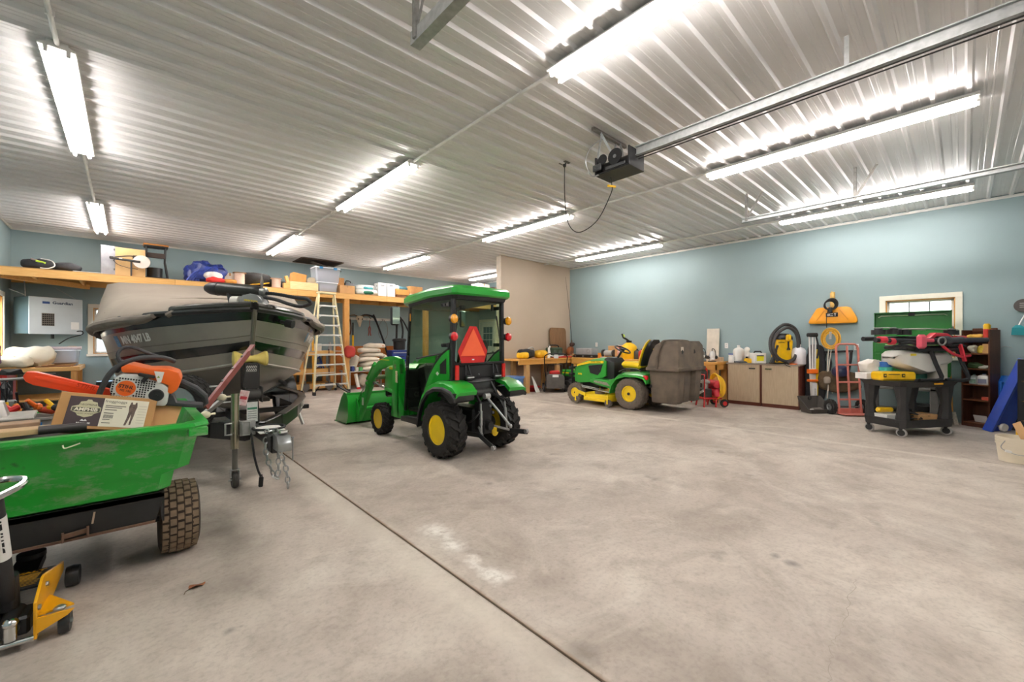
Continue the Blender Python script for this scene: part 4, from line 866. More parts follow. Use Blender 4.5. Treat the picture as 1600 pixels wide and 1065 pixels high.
# winch post, roller, winch
g = G(); g.bar((.02, 4.93, .48), (0, 5.02, 1.09), .10, .07, (0, 1, 0), .006); g.out('winch_post', TBK, tl)
g = G(); g.prism([(-.075, .86), (.075, .86), (.055, 1.12), (-.055, 1.12)], 4.945, 4.965, 'xz').b2((-.075, 4.955, .86), (-.068, 5.06, 1.10)).b2((.068, 4.955, .86), (.075, 5.06, 1.10)); g.out('post_bracket', TBK, tl)
for k in range(2):
    g = G(); g.tube([(-.045+.009*j, 4.943, 1.085-k*.034+(.009 if j % 2 else -.009)) for j in range(11)], .0022, 5, 3).b2((-.045, 4.942, 1.068-k*.034), (.045, 4.944, 1.071-k*.034)); g.out('script_mark', WHT, tl)
g = G(); g.cyl((-.15, 5.0, 1.165), (.16, 5.0, 1.165), .012, n=8)
g.lathe([(.02, -.155), (.075, -.15), (.078, -.13), (.042, -.06), (.036, 0), (.042, .06), (.078, .13), (.075, .15), (.02, .155)], (0, 5.0, 1.165), (1, 0, 0), 24); g.out('bow_roller', M('#e6cf6e', .5, 0, .08, 9, 0, .2), tl)
g = G(); g.cyl((-.06, 4.93, .80), (.08, 4.93, .80), .055, n=18).b2((-.075, 4.87, .72), (-.06, 4.99, .88), .004).b2((.075, 4.87, .72), (.09, 4.99, .88), .004); wn_ = g.out('winch', M('#4b4a48', .4, .5), tl)
g = G(); g.bar((.1, 4.93, .80), (.30, 4.98, .90), .025, .012).cyl((.30, 4.90, .90), (.30, 5.1, .91), .017, n=10); g.out('winch_handle', BLKP, wn_)
g = G(); g.box((-.005, 4.885, .63), (.095, .004, .20), None); st1 = g.out('warning_label', M('#dfe3df', .5, 0, .12, 60), tl)
g = G(); g.box((-.005, 4.882, .665), (.085, .003, .02)); g.out('label_stripe', M('#3f8a6a', .5), st1)
for k in range(4):
    g = G(); g.box((-.005, 4.882, .635-k*.022), (.075, .003, .006)); g.out('label_line', M('#77807c', .6), st1)
g = G(); g.box((-.085, 4.86, .78), (.085, .003, .15), (0, 14, 12)); tg = g.out('hang_tag', M('#ded3cf', .6, 0, .1, 40, 0, 0, 1, .5, '#c98f90'), tl)
g = G(); g.box((-.085, 4.857, .78), (.06, .003, .03), (0, 14, 12)); g.out('tag_print', M('#b03038', .6), tg)
# tongue plate, coupler, chains, light cable
g = G(); g.box((.05, 4.45, .515), (.22, .30, .02), (2, 0, 0), .01); g.out('tongue_step', M('#e8e6e0', .4), tl)
g = G(); g.torus((.05, 4.45, .53), .13, .012, (0, 0, 1), 26, 8); g.out('step_trim', BLK, tl)
g = G(); g.box((.045, 4.22, .44), (.12, .26, .16), None, .012); g.out('tongue_head', TBK, tl)
g = G(); g.prism([(3.92, .40), (3.92, .47), (3.97, .53), (4.10, .54), (4.22, .50), (4.22, .40)], .0, .11, 'yz'); cp = g.out('coupler', M('#9fa5a6', .28, .85, .1, 20), tl, bevel=.012)
g = G(); g.box((.055, 4.0, .555), (.07, .10, .03), (-12, 0, 0), .008); g.out('latch', CHROME, cp)
g = G(); g.cyl((.13, 3.98, .30), (.13, 3.98, .50), .006).cyl((.10, 4.02, .50), (.14, 3.98, .50), .006); g.out('latch_pin', STEEL, cp)
def chain(pts, name='safety_chain'):
    P = smooth_path(pts, 10); g = G(); acc = 0; last = P[0]; k = 0
    for p in P[1:]:
        acc += (p-last).length; 
        if acc > .046:
            d = (p-last).normalized(); x, y, _ = frame(d); u = x if k % 2 else y; c = p
            pts_ = [c+d*.030*math.cos(t)+u*.018*math.sin(t) for t in [2*math.pi*j/10 for j in range(10)]]
            g.tube(pts_, .0062, 6, 0, True); k += 1; acc = 0
        last = p
    return g.out(name, M('#b7b9b8', .3, .9, .1, 30), tl)
chain([(-.02, 4.25, .50), (-.03, 4.2, .36), (.0, 4.16, .22), (.03, 4.12, .14), (.05, 4.12, .2), (.05, 4.14, .36), (.04, 4.2, .46)])
chain([(.02, 4.1, .46), (.05, 4.05, .36), (.085, 4.03, .24), (.10, 4.02, .12), (.10, 4.02, .04)])
chain([(-.03, 4.3, .52), (.02, 4.2, .54), (.08, 4.1, .54), (.06, 4.05, .47)])
g = G(); g.tube([(-.08, 4.6, .5), (-.10, 4.40, .46), (-.10, 4.3, .32), (-.08, 4.26, .2), (-.06, 4.25, .14)], .009, 6, 5); cb = g.out('light_cable', BLK, tl)
g = G(); g.box((-.058, 4.25, .09), (.034, .03, .09), (0, 4, 0), .006).b2((-.07, 4.24, .13), (-.063, 4.25, .155)).b2((-.055, 4.24, .13), (-.048, 4.25, .155)); g.out('light_plug', BLK, cb)
# tongue jack
JZ = M('#a8a38e', .25, .85, .15, 5)
g = G(); g.cyl((-.21, 4.53, .36), (-.21, 4.53, .85), .033, n=18).cyl((-.21, 4.53, .84), (-.21, 4.53, .865), .036, n=18); jk = g.out('tongue_jack', JZ, tl)
g = G(); g.cyl((-.21, 4.53, .13), (-.21, 4.53, .37), .023, n=14); g.out('inner_tube', M('#7f7d78', .4, .7), jk)
g = G(); g.lathe([(.02, -.022), (.065, -.024), (.075, -.012), (.075, .012), (.065, .024), (.02, .022)], (-.21, 4.53, .075), (1, 0, 0), 20); g.out('jack_wheel', M('#4b4846', .7, 0, .2, 20), jk)
g = G(); g.b2((-.245, 4.50, .10), (-.238, 4.56, .17)).b2((-.182, 4.50, .10), (-.175, 4.56, .17)).b2((-.245, 4.5, .165), (-.175, 4.56, .172)).cyl((-.26, 4.53, .075), (-.16, 4.53, .075), .008); g.out('wheel_fork', GALV, jk)
g = G(); g.b2((-.175, 4.50, .47), (-.05, 4.512, .61), .004).b2((-.175, 4.50, .47), (-.168, 4.56, .61), .002).tube([(-.16, 4.48, .48), (-.10, 4.47, .48), (-.10, 4.47, .6), (-.16, 4.48, .6)], .009, 6, 0, True); g.out('jack_bracket', GALV, jk)
g = G(); g.tube([(-.24, 4.53, .79), (-.30, 4.53, .79), (-.31, 4.53, .80), (-.31, 4.53, .93), (-.32, 4.53, .94), (-.40, 4.53, .94)], .008, 8); g.out('crank', GALV, jk)
g = G(); g.tube([(-.24, 4.48, .50), (-.29, 4.48, .5), (-.29, 4.48, .6), (-.24, 4.48, .6)], .009, 6); g.out('jack_clip', GALV, jk)
g = G(); g.bar((-.1, 5.0, .54), (-.9, 5.25, .56), .02, .02); g.out('guide_rod', STEEL, tl)
# spare wheel on its carrier
sw_ = turf_wheel(tl, (0, 0, 0), .29, .17, .17, -1, RUB, M('#b9babb', .3, .7), 18, 'spare_wheel', False); sw_.location = (-.56, 4.98, .74); sw_.rotation_euler = (0, 0, R(50))
g = G(); g.bar((-.56, 4.98, .74), (-.36, 5.25, .50), .05, .05); g.out('spare_carrier', TBK, tl)
# guide-on post at the right rear
g = G(); g.bar((1.02, 7.35, .47), (1.14, 7.2, .02), .035, .035); g.out('support_leg', M('#c9c7c2', .4, .5), tl)
# =================================================================== POLY DUMP CART AND WHAT IT CARRIES
ct = thing('dump_cart', 'green scuffed poly utility cart on two tyres', 'cart', (-.185, 3.0, 0))
def poly():
    m = M('#12a02c', .42, 0, .08, 3, 0, .25).copy(); n = m.node_tree; b = n.nodes['Principled BSDF']; L = n.links.new
    src = b.inputs['Base Color'].links[0].from_socket; geo = n.nodes.new('ShaderNodeTexCoord')
    mp = n.nodes.new('ShaderNodeMapping'); mp.inputs['Scale'].default_value = (1, 1, 2.2); L(geo.outputs['Object'], mp.inputs['Vector'])
    a = n.nodes.new('ShaderNodeTexNoise'); a.inputs['Scale'].default_value = 5.0; a.inputs['Detail'].default_value = 8; a.inputs['Roughness'].default_value = .75; L(mp.outputs[0], a.inputs['Vector'])
    r = n.nodes.new('ShaderNodeMapRange'); r.inputs[1].default_value = .50; r.inputs[2].default_value = .68; r.inputs[4].default_value = .72; L(a.outputs[0], r.inputs[0])
    x = n.nodes.new('ShaderNodeMix'); x.data_type = 'RGBA'; x.inputs[7].default_value = lin('#93a184'); L(r.outputs[0], x.inputs[0]); L(src, x.inputs[6])
    a2 = n.nodes.new('ShaderNodeTexNoise'); a2.inputs['Scale'].default_value = 9.0; a2.inputs['Detail'].default_value = 6; L(geo.outputs['Object'], a2.inputs['Vector'])
    r2 = n.nodes.new('ShaderNodeMapRange'); r2.inputs[1].default_value = .66; r2.inputs[2].default_value = .72; r2.inputs[4].default_value = .8; L(a2.outputs[0], r2.inputs[0])
    x2 = n.nodes.new('ShaderNodeMix'); x2.data_type = 'RGBA'; x2.inputs[7].default_value = lin('#234a20'); L(r2.outputs[0], x2.inputs[0]); L(x.outputs[2], x2.inputs[6]); L(x2.outputs[2], b.inputs['Base Color'])
    return m
POLY = poly()
def tr_(x0, x1, y0, y1, z, r=.06):
    return [Vector(p) for p in ((x0+r, y0, z), (x1-r, y0, z), (x1, y0+r, z), (x1, y1-r, z), (x1-r, y1, z), (x0+r, y1, z), (x0, y1-r, z), (x0, y0+r, z))]
outer = [tr_(-.36, .36, .16, 1.22, .47, .05), tr_(-.37, .37, .13, 1.25, .485), tr_(-.385, .385, .115, 1.27, .575), tr_(-.455, .455, .10, 1.29, .60), tr_(-.50, .50, .035, 1.40, .835)]
rim = [tr_(-.535, .535, .0, 1.44, .835, .07), tr_(-.54, .54, -.005, 1.445, .848, .07), tr_(-.535, .535, .0, 1.44, .868, .07), tr_(-.48, .48, .055, 1.385, .868, .06)]
inner = [tr_(-.475, .475, .06, 1.38, .845), tr_(-.36, .36, .15, 1.25, .50, .05)]
g = G(); g.loft(outer+rim+inner); g.out('tub', POLY, ct, ang=28)
for s in (-1, 1):
    g = G(); g.b2((s*.44, .0, .79), (s*.53, .03, .84), .004); g.out('rim_tab', POLY, ct)
g = G(); g.prism([(-.36, .47), (.33, .47), (.33, .42), (.30, .305), (-.36, .305)], .14, .16, 'xz').b2((-.36, .14, .44), (.34, 1.2, .468)).b2((-.36, .14, .305), (-.35, 1.2, .46)).b2((.33, .14, .30), (.34, 1.2, .46)); fr = g.out('frame', M('#1a1918', .5, 0, .3, 8), ct)
RUST = M('#6b5040', .8, .2, .3, 25)
g = G(); g.bar((-.06, .125, .335), (.03, .125, .345), .02, .02).cyl((.03, .11, .32), (.03, .11, .37), .006, n=6).cyl((-.06, .11, .31), (-.06, .11, .36), .006, n=6); g.out('latch_bar', RUST, fr)
g = G(); g.bar((-.34, .14, .31), (.30, .14, .31), .025, .012); g.out('rusty_flange', RUST, fr)
g = G(); g.box((.05, .133, .40), (.008, .003, .06), (0, 8, 0)); g.out('drip', M('#b49a84', .8), fr)
g = G(); g.cyl((-.52, .46, .215), (.52, .46, .215), .018, n=10); g.out('axle', BLK, ct)
MUD_SHADE = M('#3f342a', .95, 0, .25, 25, .2); MUD_LIT = M('#84705a', .95, 0, .2, 25, .2)  # muddy tyre: dark base paints gap shade, pale blocks paint tread highlights
for s in (-1, 1): turf_wheel(ct, (s*.425, .46, .215), .215, .20, .10, s, MUD_SHADE, M('#3a3835', .5), 26, 'wheel', True, MUD_LIT)
g = G(); g.bar((0, 1.2, .36), (0, 2.05, .36), .05, .05); g.out('drawbar', BLK, ct)
g = G(); g.tube([(-.05, -.008, .828), (-.045, -.012, .812), (-.02, -.012, .818), (.01, -.008, .828)], .0035, 5, 3); g.out('torn_strip', M('#c9d3ae', .6), ct)
# --- planks laid over the load
for k, (x0, x1, y0, y1, z, rz, m, lab) in enumerate(((-.62, -.10, .13, .25, .885, 2, M('#d9b98e', .7, 0, .1, 6, 0, 0, 1, .4, '#c7a577', (1, 12, 12)), 'pale pine plank along the front rim of the green cart'), (-.60, -.16, .27, .40, .90, 5, M('#a58a70', .8, 0, .2, 8, .1), 'weathered flat board behind the pale plank in the green cart'))):
    g = G(); g.box((0, 0, 0), (x1-x0, y1-y0, .028), None, .003); tag(g.out('plank', m), lab, 'plank', None, (ct.location.x+(x0+x1)/2, 3.0+(y0+y1)/2, z), rz)
g = G(); g.b2((-.34, .10, .52), (.34, 1.2, .80), .02); lo = tag(g.out('tarp_load', M('#3b3733', .9, 0, .3, 9, .3)), 'dark folded tarp filling the bottom of the green cart', 'tarp', None, (ct.location.x, 3.06, .0))
# --- black plastic pipe
g = G(); g.lathe([(.017, 0), (.022, 0), (.022, .17), (.017, .17)], (0, 0, 0), (1, .06, -.015), 18, True); tag(g.out('plastic_pipe', M('#3a3433', .45, 0, .15, 8)), 'short dark plastic pipe lying along the cart rim', 'pipe', None, (-.33, 3.14, .89))
# --- wader box with printed label
bx = thing('wader_box', 'open brown carton of camouflage waders tilted in the cart', 'box', (-.105, 3.27, .835)); bx.rotation_euler = (R(-16), R(11.5), R(0)); bx.scale = (1, 1, .93)
g = G(); g.b2((-.20, -.06, 0), (.20, .18, .205), .003); g.out('carton', CARD, bx)
g = G(); g.prism([(.20, 0.0), (.20, .205), (.33, .20), (.31, .02)], .0, .19, 'xz'); g.out('open_flap', CARD2, bx)
DRK = M('#4a3a3c', .6, 0, .08, 10); CRM = M('#e7dfc9', .6, 0, .04, 8)
g = G(); g.b2((-.16, -.0625, .018), (-.025, -.0605, .185)); p1 = g.out('label_dark', DRK, bx)
g = G(); g.b2((-.025, -.0625, .018), (.165, -.0605, .185)); p2 = g.out('label_cream', CRM, bx)
g = G(); g.prism([(-.145, .125), (-.12, .135), (-.115, .155), (-.095, .16), (-.09, .17), (-.075, .17), (-.07, .16), (-.05, .155), (-.045, .135), (-.03, .125), (-.03, .10), (-.05, .09), (-.06, .075), (-.0875, .065), (-.115, .075), (-.125, .09), (-.145, .10)], -.0632, -.0622, 'xz'); g.out('crest', M('#c9c19c', .6), p1)
g = G(); g.prism([(-.142, .122), (-.033, .122), (-.033, .098), (-.142, .098)], -.0638, -.063, 'xz'); g.out('crest_band', M('#5d5a48', .6), p1)
lettering('lettering', 'AMPHIB', .026, CRM, p1, (-.0875, -.0641, .110), (1, 0, 0), (0, 0, 1), .0005, .0008)
lettering('lettering', 'NEOPRENE', .0135, DRK, p1, (-.0825, -.0636, .139), (1, 0, 0), (0, 0, 1), .0004)
lettering('lettering', 'CAMO WADERS', .010, DRK, p1, (-.0875, -.0636, .086), (1, 0, 0), (0, 0, 1), .0004)
lettering('lettering', 'REALTREE', .012, WHT, p1, (-.085, -.0634, .032), (1, 0, 0), (0, 0, 1), .0004, .0005)
g = G(); g.prism([(-.1, .045), (-.092, .056), (-.086, .047), (-.08, .056), (-.072, .045), (-.086, .043)], -.0636, -.063, 'xz'); g.out('antler_mark', WHT, p1)
lettering('lettering', 'froggtoggs', .022, M('#6b6458', .6), p2, (.025, -.0634, .168), (1, 0, 0), (0, 0, 1), .0004)
for k, (w, z) in enumerate(((.085, .142), (.07, .132), (.05, .118), (.04, .098), (.03, .06), (.035, .04))):
    g = G(); g.b2((-.015, -.0634, z-.002), (-.015+w, -.063, z+.002)); g.out('print_line', M('#4b443c', .6), p2)
g = G()
for k in range(9): g.b2((-.013+k*.0045, -.0634, .068), (-.0108+k*.0045, -.063, .088))
bc = g.out('barcode', M('#3d3832', .6), p2); bc['kind'] = 'stuff'
g = G(); g.prism([(.083, .145), (.088, .172), (.094, .172), (.096, .160), (.106, .160), (.108, .172), (.114, .172), (.118, .145), (.114, .12), (.112, .09), (.108, .06), (.106, .035), (.098, .035), (.100, .07), (.099, .10), (.094, .07), (.086, .03), (.077, .03), (.083, .07), (.086, .11)], -.0634, -.063, 'xz'); g.out('wader_picture', M('#6d5a50', .7, 0, .5, 60), p2)
for k in range(7):
    g = G(); g.b2((.125, -.0634, .15-k*.017), (.16, -.063, .152-k*.017)); g.out('print_line', M('#b9b09c', .6), p2)
# --- chainsaw lying on the carton, bar in its orange scabbard
cs = thing('chainsaw', 'orange and white chainsaw with orange bar scabbard', 'chainsaw', (.05, 3.34, 1.0)); cs.scale = (1.04, 1.06, 1.06); cs.rotation_euler = (R(4), R(9), R(-6))
SOR = M('#f26a1a', .42, 0, .06, 8, 0, .2); SWH = M('#d9d8d2', .5, 0, .05, 8); SGR = M('#3a3b3d', .5, 0, .12, 12)
hous = [(-.125, .04), (-.12, .10), (-.085, .135), (-.03, .14), (.04, .115), (.10, .095), (.13, .07), (.13, -.015), (.12, -.03), (-.06, -.03), (-.10, -.015)]
g = G(); g.prism(hous, -.055, .10, 'xz'); hs = g.out('starter_housing', SWH, cs, bevel=.012)
top = [(-.09, .14), (-.10, .17), (-.07, .19), (.02, .175), (.10, .185), (.155, .17), (.175, .13), (.165, .07), (.14, .04), (.12, .05), (.12, .09), (.03, .12), (-.02, .145)]
g = G(); g.prism(top, -.06, .105, 'xz'); tc_ = g.out('top_cover', SOR, cs, bevel=.012)
g = G(); g.prism([(.045, .165), (.09, .165), (.085, .105), (.07, .10)], -.0625, -.0605, 'xz'); g.out('safety_label', WHT, tc_)
g = G(); g.prism([(.062, .13), (.076, .13), (.069, .142)], -.0635, -.0626, 'xz'); g.out('label_mark', M('#8aa03a', .5), tc_)
g = G(); g.cyl((-.06, -.055, .058), (-.06, -.0575, .058), .042, n=24); rd = g.out('brand_disc', SOR, hs)
lettering('lettering', 'STIHL', .026, BLK, rd, (-.06, -.0582, .066), (1, 0, -.1), (.1, 0, 1), .0006, .0006, .1)
lettering('lettering', 'MS 180', .016, BLK, rd, (-.06, -.0582, .044), (1, 0, -.1), (.1, 0, 1), .0005)
g = G(); random.seed(3)
for i in range(17):
    for j in range(11):
        x = -.115+i*.0115; z = -.018+j*.0125-(i-8)*.0006
        if (x+.06)**2+(z-.058)**2 < .049**2 or (x-.075)**2+(z-.03)**2 < .043**2 or z > .115-.1*max(0, x+.02) or x > .06 or (x < -.095 and (z < .01 or z > .1)): continue
        g.b2((x-.0036, -.0562, z-.0042), (x+.0036, -.0548, z+.0042))
vt = g.out('vent_slots', BLK, hs); vt['kind'] = 'stuff'
g = G(); g.cyl((.075, -.055, .03), (.075, -.066, .03), .035, .031, n=22).cyl((.075, -.066, .03), (.075, -.07, .03), .008, n=8); g.out('knob', BLKP, hs)
g = G(); g.bar((.005, -.065, .10), (.02, -.065, .135), .02, .02).bar((-.02, -.068, .142), (.055, -.068, .132), .02, .018, (0, 0, 1), .005); g.out('starter_grip', BLK, cs)
g = G(); g.tube([(-.165, -.03, -.03), (-.16, -.05, .03), (-.14, -.05, .12), (-.10, -.04, .185), (-.03, -.02, .225), (.06, .03, .235), (.12, .08, .215)], .0135, 10, 5); g.out('front_handle', SGR, cs)
g = G(); g.tube([(-.10, .02, .17), (-.13, .03, .22), (-.12, .05, .26), (-.08, .06, .272), (.0, .08, .245), (.04, .09, .235)], .009, 8, 4).prism([(-.15, .13), (-.11, .20), (-.08, .19), (-.11, .13)], -.0, .05, 'xz'); g.out('hand_guard', SGR, cs)
g = G(); g.tube([(.13, .02, .10), (.18, .02, .10), (.25, .02, .07), (.30, .02, .03), (.315, .02, -.01), (.30, .02, -.03), (.22, .02, -.03), (.14, .02, -.025)], [.02, .022, .021, .019, .014, .012, .013, .014]+[.014]*0, 10); g.out('rear_handle', SGR, cs)
g = G(); g.prism([(.12, -.03), (.30, -.035), (.30, -.015), (.17, -.01), (.15, .03), (.13, .04)], -.03, .07, 'xz'); g.out('hand_shield', SGR, cs, bevel=.006)
g = G(); g.prism([(-.12, .035), (-.42, .10), (-.455, .098), (-.465, .07), (-.45, .045), (-.42, .03), (-.12, -.02)], .0, .035, 'xz'); sc = g.out('scabbard', M('#f2491a', .42, 0, .05, 6, 0, .15), cs, bevel=.010)
for z0, z1 in ((.015, .045), (.055, .075)):
    g = G(); g.prism([(-.16, z0-.005), (-.40, z0+.045), (-.41, z0+.05), (-.42, z1+.03), (-.40, z1+.035), (-.16, z1-.01)], -.004, .002, 'xz')
    g.out('scabbard_rib', M('#f2491a', .42, 0, .05, 6, 0, .15), sc, bevel=.002) if z0 < .02 else None
lettering('lettering', 'STIHL', .032, M('#d43a12', .45), sc, (-.225, -.0045, .043), (1, 0, -.2), (.2, 0, 1), .001, .0006, .15)
g = G(); g.b2((-.12, .005, .0), (-.08, .03, .05)); g.out('guide_bar', STEEL, cs)
# --- maroon bar and pole clamp leaning out of the cart
g = G(); a = Vector((0, 0, 0)); b = Vector((.385, .40, .45)); g.bar(a, b, .035, .012, (0, 0, 1)).bar(a+Vector((.012, -.012, 0)), b*.86+Vector((.012, -.012, 0)), .012, .045, (0, 0, 1))
mb = thing('steel_angle', 'maroon painted steel angle leaning up out of the cart', 'bar', (.405, 3.74, .86)); g.out('angle', M('#8a4a45', .45, .1, .15, 12), mb)
for t in (.35, .55, .75):
    g = G(); p = b*t+Vector((-.004, -.006, .012)); g.cyl(p, p+Vector((0, -.01, .012)), .008, n=8); g.out('bolt', STEEL, mb)
pc = thing('bar_clamp', 'grey bar clamp with two round tan knobs beside the maroon angle', 'clamp', (.36, 3.74, .80))
g = G(); g.bar((-.04, 0, -.06), (.20, .18, .10), .035, .03, (0, 0, 1), .004); g.out('bar', M('#6d6c68', .4, .5), pc)
for p in ((.055, .0, .005), (.175, .16, .105)):
    g = G(); g.sph(p, (.032, .032, .027), 14, 10).cyl(Vector(p), Vector(p)+Vector((.06, .02, .0)), .008, n=8); g.out('knob', M('#d8cfb4', .6), pc)
g = G(); g.box((-.03, -.02, -.01), (.10, .05, .03), (0, -35, 20), .006); g.out('jaw', BLK, pc)
# --- grey crate and silver tray further back in the cart
gb = thing('grey_bin', 'grey plastic bin with a blue label, loaded with tools', 'bin', (-.47, 4.12, .72), 12)
g = G(); g.loft([tr_(-.17, .17, -.11, .11, .0, .02), tr_(-.185, .185, -.125, .125, .11, .02), tr_(-.20, .20, -.14, .14, .115, .02), tr_(-.20, .20, -.14, .14, .13, .02), tr_(-.18, .18, -.12, .12, .13, .02), tr_(-.165, .165, -.105, .105, .02, .02)]); g.out('body', M('#8e8c87', .5, 0, .05), gb)
g = G(); g.b2((-.02, -.128, .03), (.04, -.122, .10)); g.out('label', M('#2c6fae', .5), gb)
g = G(); g.sph((-.10, -.12, .06), (.025, .008, .017), 14, 8); g.out('grip_hole', BLK, gb)
random.seed(8)
for k in range(9):
    m = [ORNG, YEL, RED, M('#d78a2a', .5), BLK, ORNG, M('#c24a2c', .5), YEL, BLK][k]; x = -.14+k*.035; y = random.uniform(-.08, .08)
    g = G(); g.box((0, 0, .03), (.085, .035, .04), (random.uniform(-20, 20), random.uniform(-25, 25), random.uniform(0, 180)), .012).cyl((0, 0, .03), (random.uniform(-.06, .06), random.uniform(-.04, .04), .085), .013, n=10)
    names = ['orange cordless drill', 'yellow tape housing', 'red ratchet strap', 'amber battery tool', 'black drill chuck', 'orange pipe cutter', 'rust red clamp handle', 'yellow stapler', 'black charger']
    tag(g.out('hand_tool', m), names[k]+' heaped in the grey bin', 'tool', 'tools heaped in the grey bin', (-.47+x, 4.12+y*.8, .845+.015*(k % 3)))
st_ = thing('silver_tray', 'silver metal tray with a raised box at the left of the cart', 'tray', (-.56, 3.62, .915), 4)
g = G(); g.box((0, 0, 0), (.34, .36, .014), None, .004); g.out('tray', M('#c6c4bf', .3, .7, .15, 20), st_)
g = G(); g.loft([tr_(-.13, .07, -.07, .10, .007, .02), tr_(-.11, .05, -.05, .08, .085, .02), tr_(-.10, .04, -.04, .07, .09, .02)]); g.out('raised_box', M('#d2d0cb', .35, .6, .1, 14), st_, bevel=.004)
# =================================================================== FLOOR JACK
fj = thing('floor_jack', 'yellow and black hydraulic floor jack under the cart edge', 'jack', (-.43, 2.765, 0), -4)
JY = M('#f0ac14', .38, 0, .06, 8, 0, .3)
for s in (-1, 1):
    g = G(); g.prism([(0, .03), (.0, .19), (.12, .25), (.16, .25), (.46, .17), (.55, .15), (.55, .10), (.42, .09), (.22, .07), (.10, .05)], s*.125, s*.137, 'yz'); sp = g.out('side_plate', JY, fj, bevel=.003)
    g = G(); g.prism([(s*.13, .12), (s*.25, .12), (s*.23, .10), (s*.13, .05)], .0, .012, 'xz').prism([(s*.13, .02), (s*.245, .04), (s*.14, .21)], .12, .128, 'xy'); g.out('wing', JY, sp)
    g = G(); g.lathe([(.01, -.016), (.045, -.018), (.05, 0), (.045, .018), (.01, .016)], (s*.215, .05, .05), (1, 0, 0), 20); cw = g.out('caster', BLKP, fj)
    g = G(); g.cyl((s*.19, .05, .05), (s*.24, .05, .05), .012, n=8); g.out('axle', STEEL, cw)
    g = G(); g.lathe([(.01, -.024), (.05, -.026), (.055, 0), (.05, .026), (.01, .024)], (s*.17, .56, .055), (1, 0, 0), 20); g.out('front_wheel', BLKP, fj)
    g = G(); g.sph((s*.2, .03, .127), (.022, .022, .014), 12, 8); g.out('bolt_cap', STEEL, fj)
    for y, z in ((.02, .16), (.05, .11), (.16, .20)):
        g = G(); g.cyl((s*.131, y, z), (s*.146, y, z), .012, n=6); g.out('bolt', STEEL, sp)
g = G(); g.prism([(.17, .20), (.50, .155), (.50, .145), (.17, .19)], -.12, .12, 'yz'); tp = g.out('cover_plate', BLK, fj, bevel=.002)
upv = Vector((0, .33, -.045)).normalized()
lettering('lettering', 'DEWALT', .045, JY, tp, (0, .44, .1675), (1, 0, 0), upv, .0008, .0012)
for k in range(9):
    w = .16 if k < 5 else .19; y = .405-k*.024
    g = G(); c = Vector((0, y, .2005-(y-.17)*.1364+.001)); g.box(c, (w, .010 if k < 5 else .004, .001), rot(-7.8, 0, 0)); g.out('print_line', M('#c9952a', .5), tp)
g = G(); g.b2((-.11, .03, .05), (.11, .16, .13), .01).cyl((-.06, .0, .10), (-.06, .14, .12), .035, n=16).cyl((.05, .0, .10), (.05, .14, .12), .035, n=16); g.out('hydraulic_unit', BLKP, fj)
for xx in (-.07, .0, .06):
    g = G(); g.sph((xx, .0, .13), (.026, .026, .022), 14, 8).cyl((xx, .0, .06), (xx, .0, .13), .022, n=12); g.out('pump_cap', CHROME, fj)
g = G(); g.cyl((-.30, -.01, .045), (.13, -.01, .045), .011, n=12); g.out('rear_axle_rod', CHROME, fj)
g = G(); g.prism([(.46, .10), (.62, .13), (.68, .14), (.68, .17), (.60, .17), (.46, .145)], -.05, .05, 'yz').cyl((0, .66, .17), (0, .66, .195), .055, n=18); g.out('lift_arm', BLK, fj)
g = G(); g.cyl((.03, .12, .15), (.03, .10, .30), .036, n=16).cyl((.03, .10, .20), (.03, -.08, .70), .029, n=18); hn = g.out('handle', M('#2b2a2b', .45, 0, .1, 8), fj)
g = G(); g.cyl((.03, .025, .41), (.03, -.047, .61), .0305, n=18); g.out('handle_sleeve', WHT, hn)
lettering('lettering', 'DEWALT', .042, BLK, hn, Vector((.03, -.011, .51))+Vector((.16, -.94, .28)).normalized()*.0345, Vector((0.0, -.072, .20)), Vector((-.98, -.17, -.06)), .001, .002)
g = G(); g.tube([(.02, -.10, .69), (-.02, -.04, .73), (.02, .04, .74), (.09, .03, .735), (.095, -.03, .72), (.04, -.12, .70)], .014, 8, 4); g.out('carry_loop', CHROME, hn)
# =================================================================== BACK WALL: LUMBER SHELF AND ITS LOAD
def bag(g, c, d, e=.6, jit=.02, sc=6., seed=0., r3=None):
    """soft filled sack: rounded block with crumpled skin"""
    q = G(); q.sph((0, 0, 0), (d[0]/2, d[1]/2, d[2]/2), 28, 16, e); q.jitter(jit*1.3, sc, seed); q.jitter(jit*.5, sc*2.7, seed+5)
    q.move(c, r3); g.add(q.v, q.f); return g
def carton(name, label, loc, dims, rz=0., m=CARD, tape=True, mark=None, cat='box', group=None, tilt=0.):
    t = thing(name, label, cat, loc, rz, group); w, d, h = dims
    if tilt: t.rotation_euler.y = R(tilt)
    g = G(); g.b2((-w/2, -d/2, 0), (w/2, d/2, h), .004); g.out('carton', m, t)
    if tape:
        g = G(); g.b2((-w/2-.001, -.025, h*.7), (w/2+.001, .025, h+.0015)).b2((-.02, -d/2-.001, h*.75), (.02, -d/2, h)); g.out('tape', M('#b98a54', .35, 0, .05), t)
    if mark:
        g = G(); g.b2((-w*.3, -d/2-.0015, h*.35), (w*.1, -d/2, h*.65)); g.out('print', mark, t)
    return t
ws = thing('storage_shelf', 'long lumber shelf carrying boxes high along the back wall', 'shelf', (0, 0, 0))
SZ = 2.70
xs = [-1.72, .75, 3.2, 5.64, 8.08, 10.15]
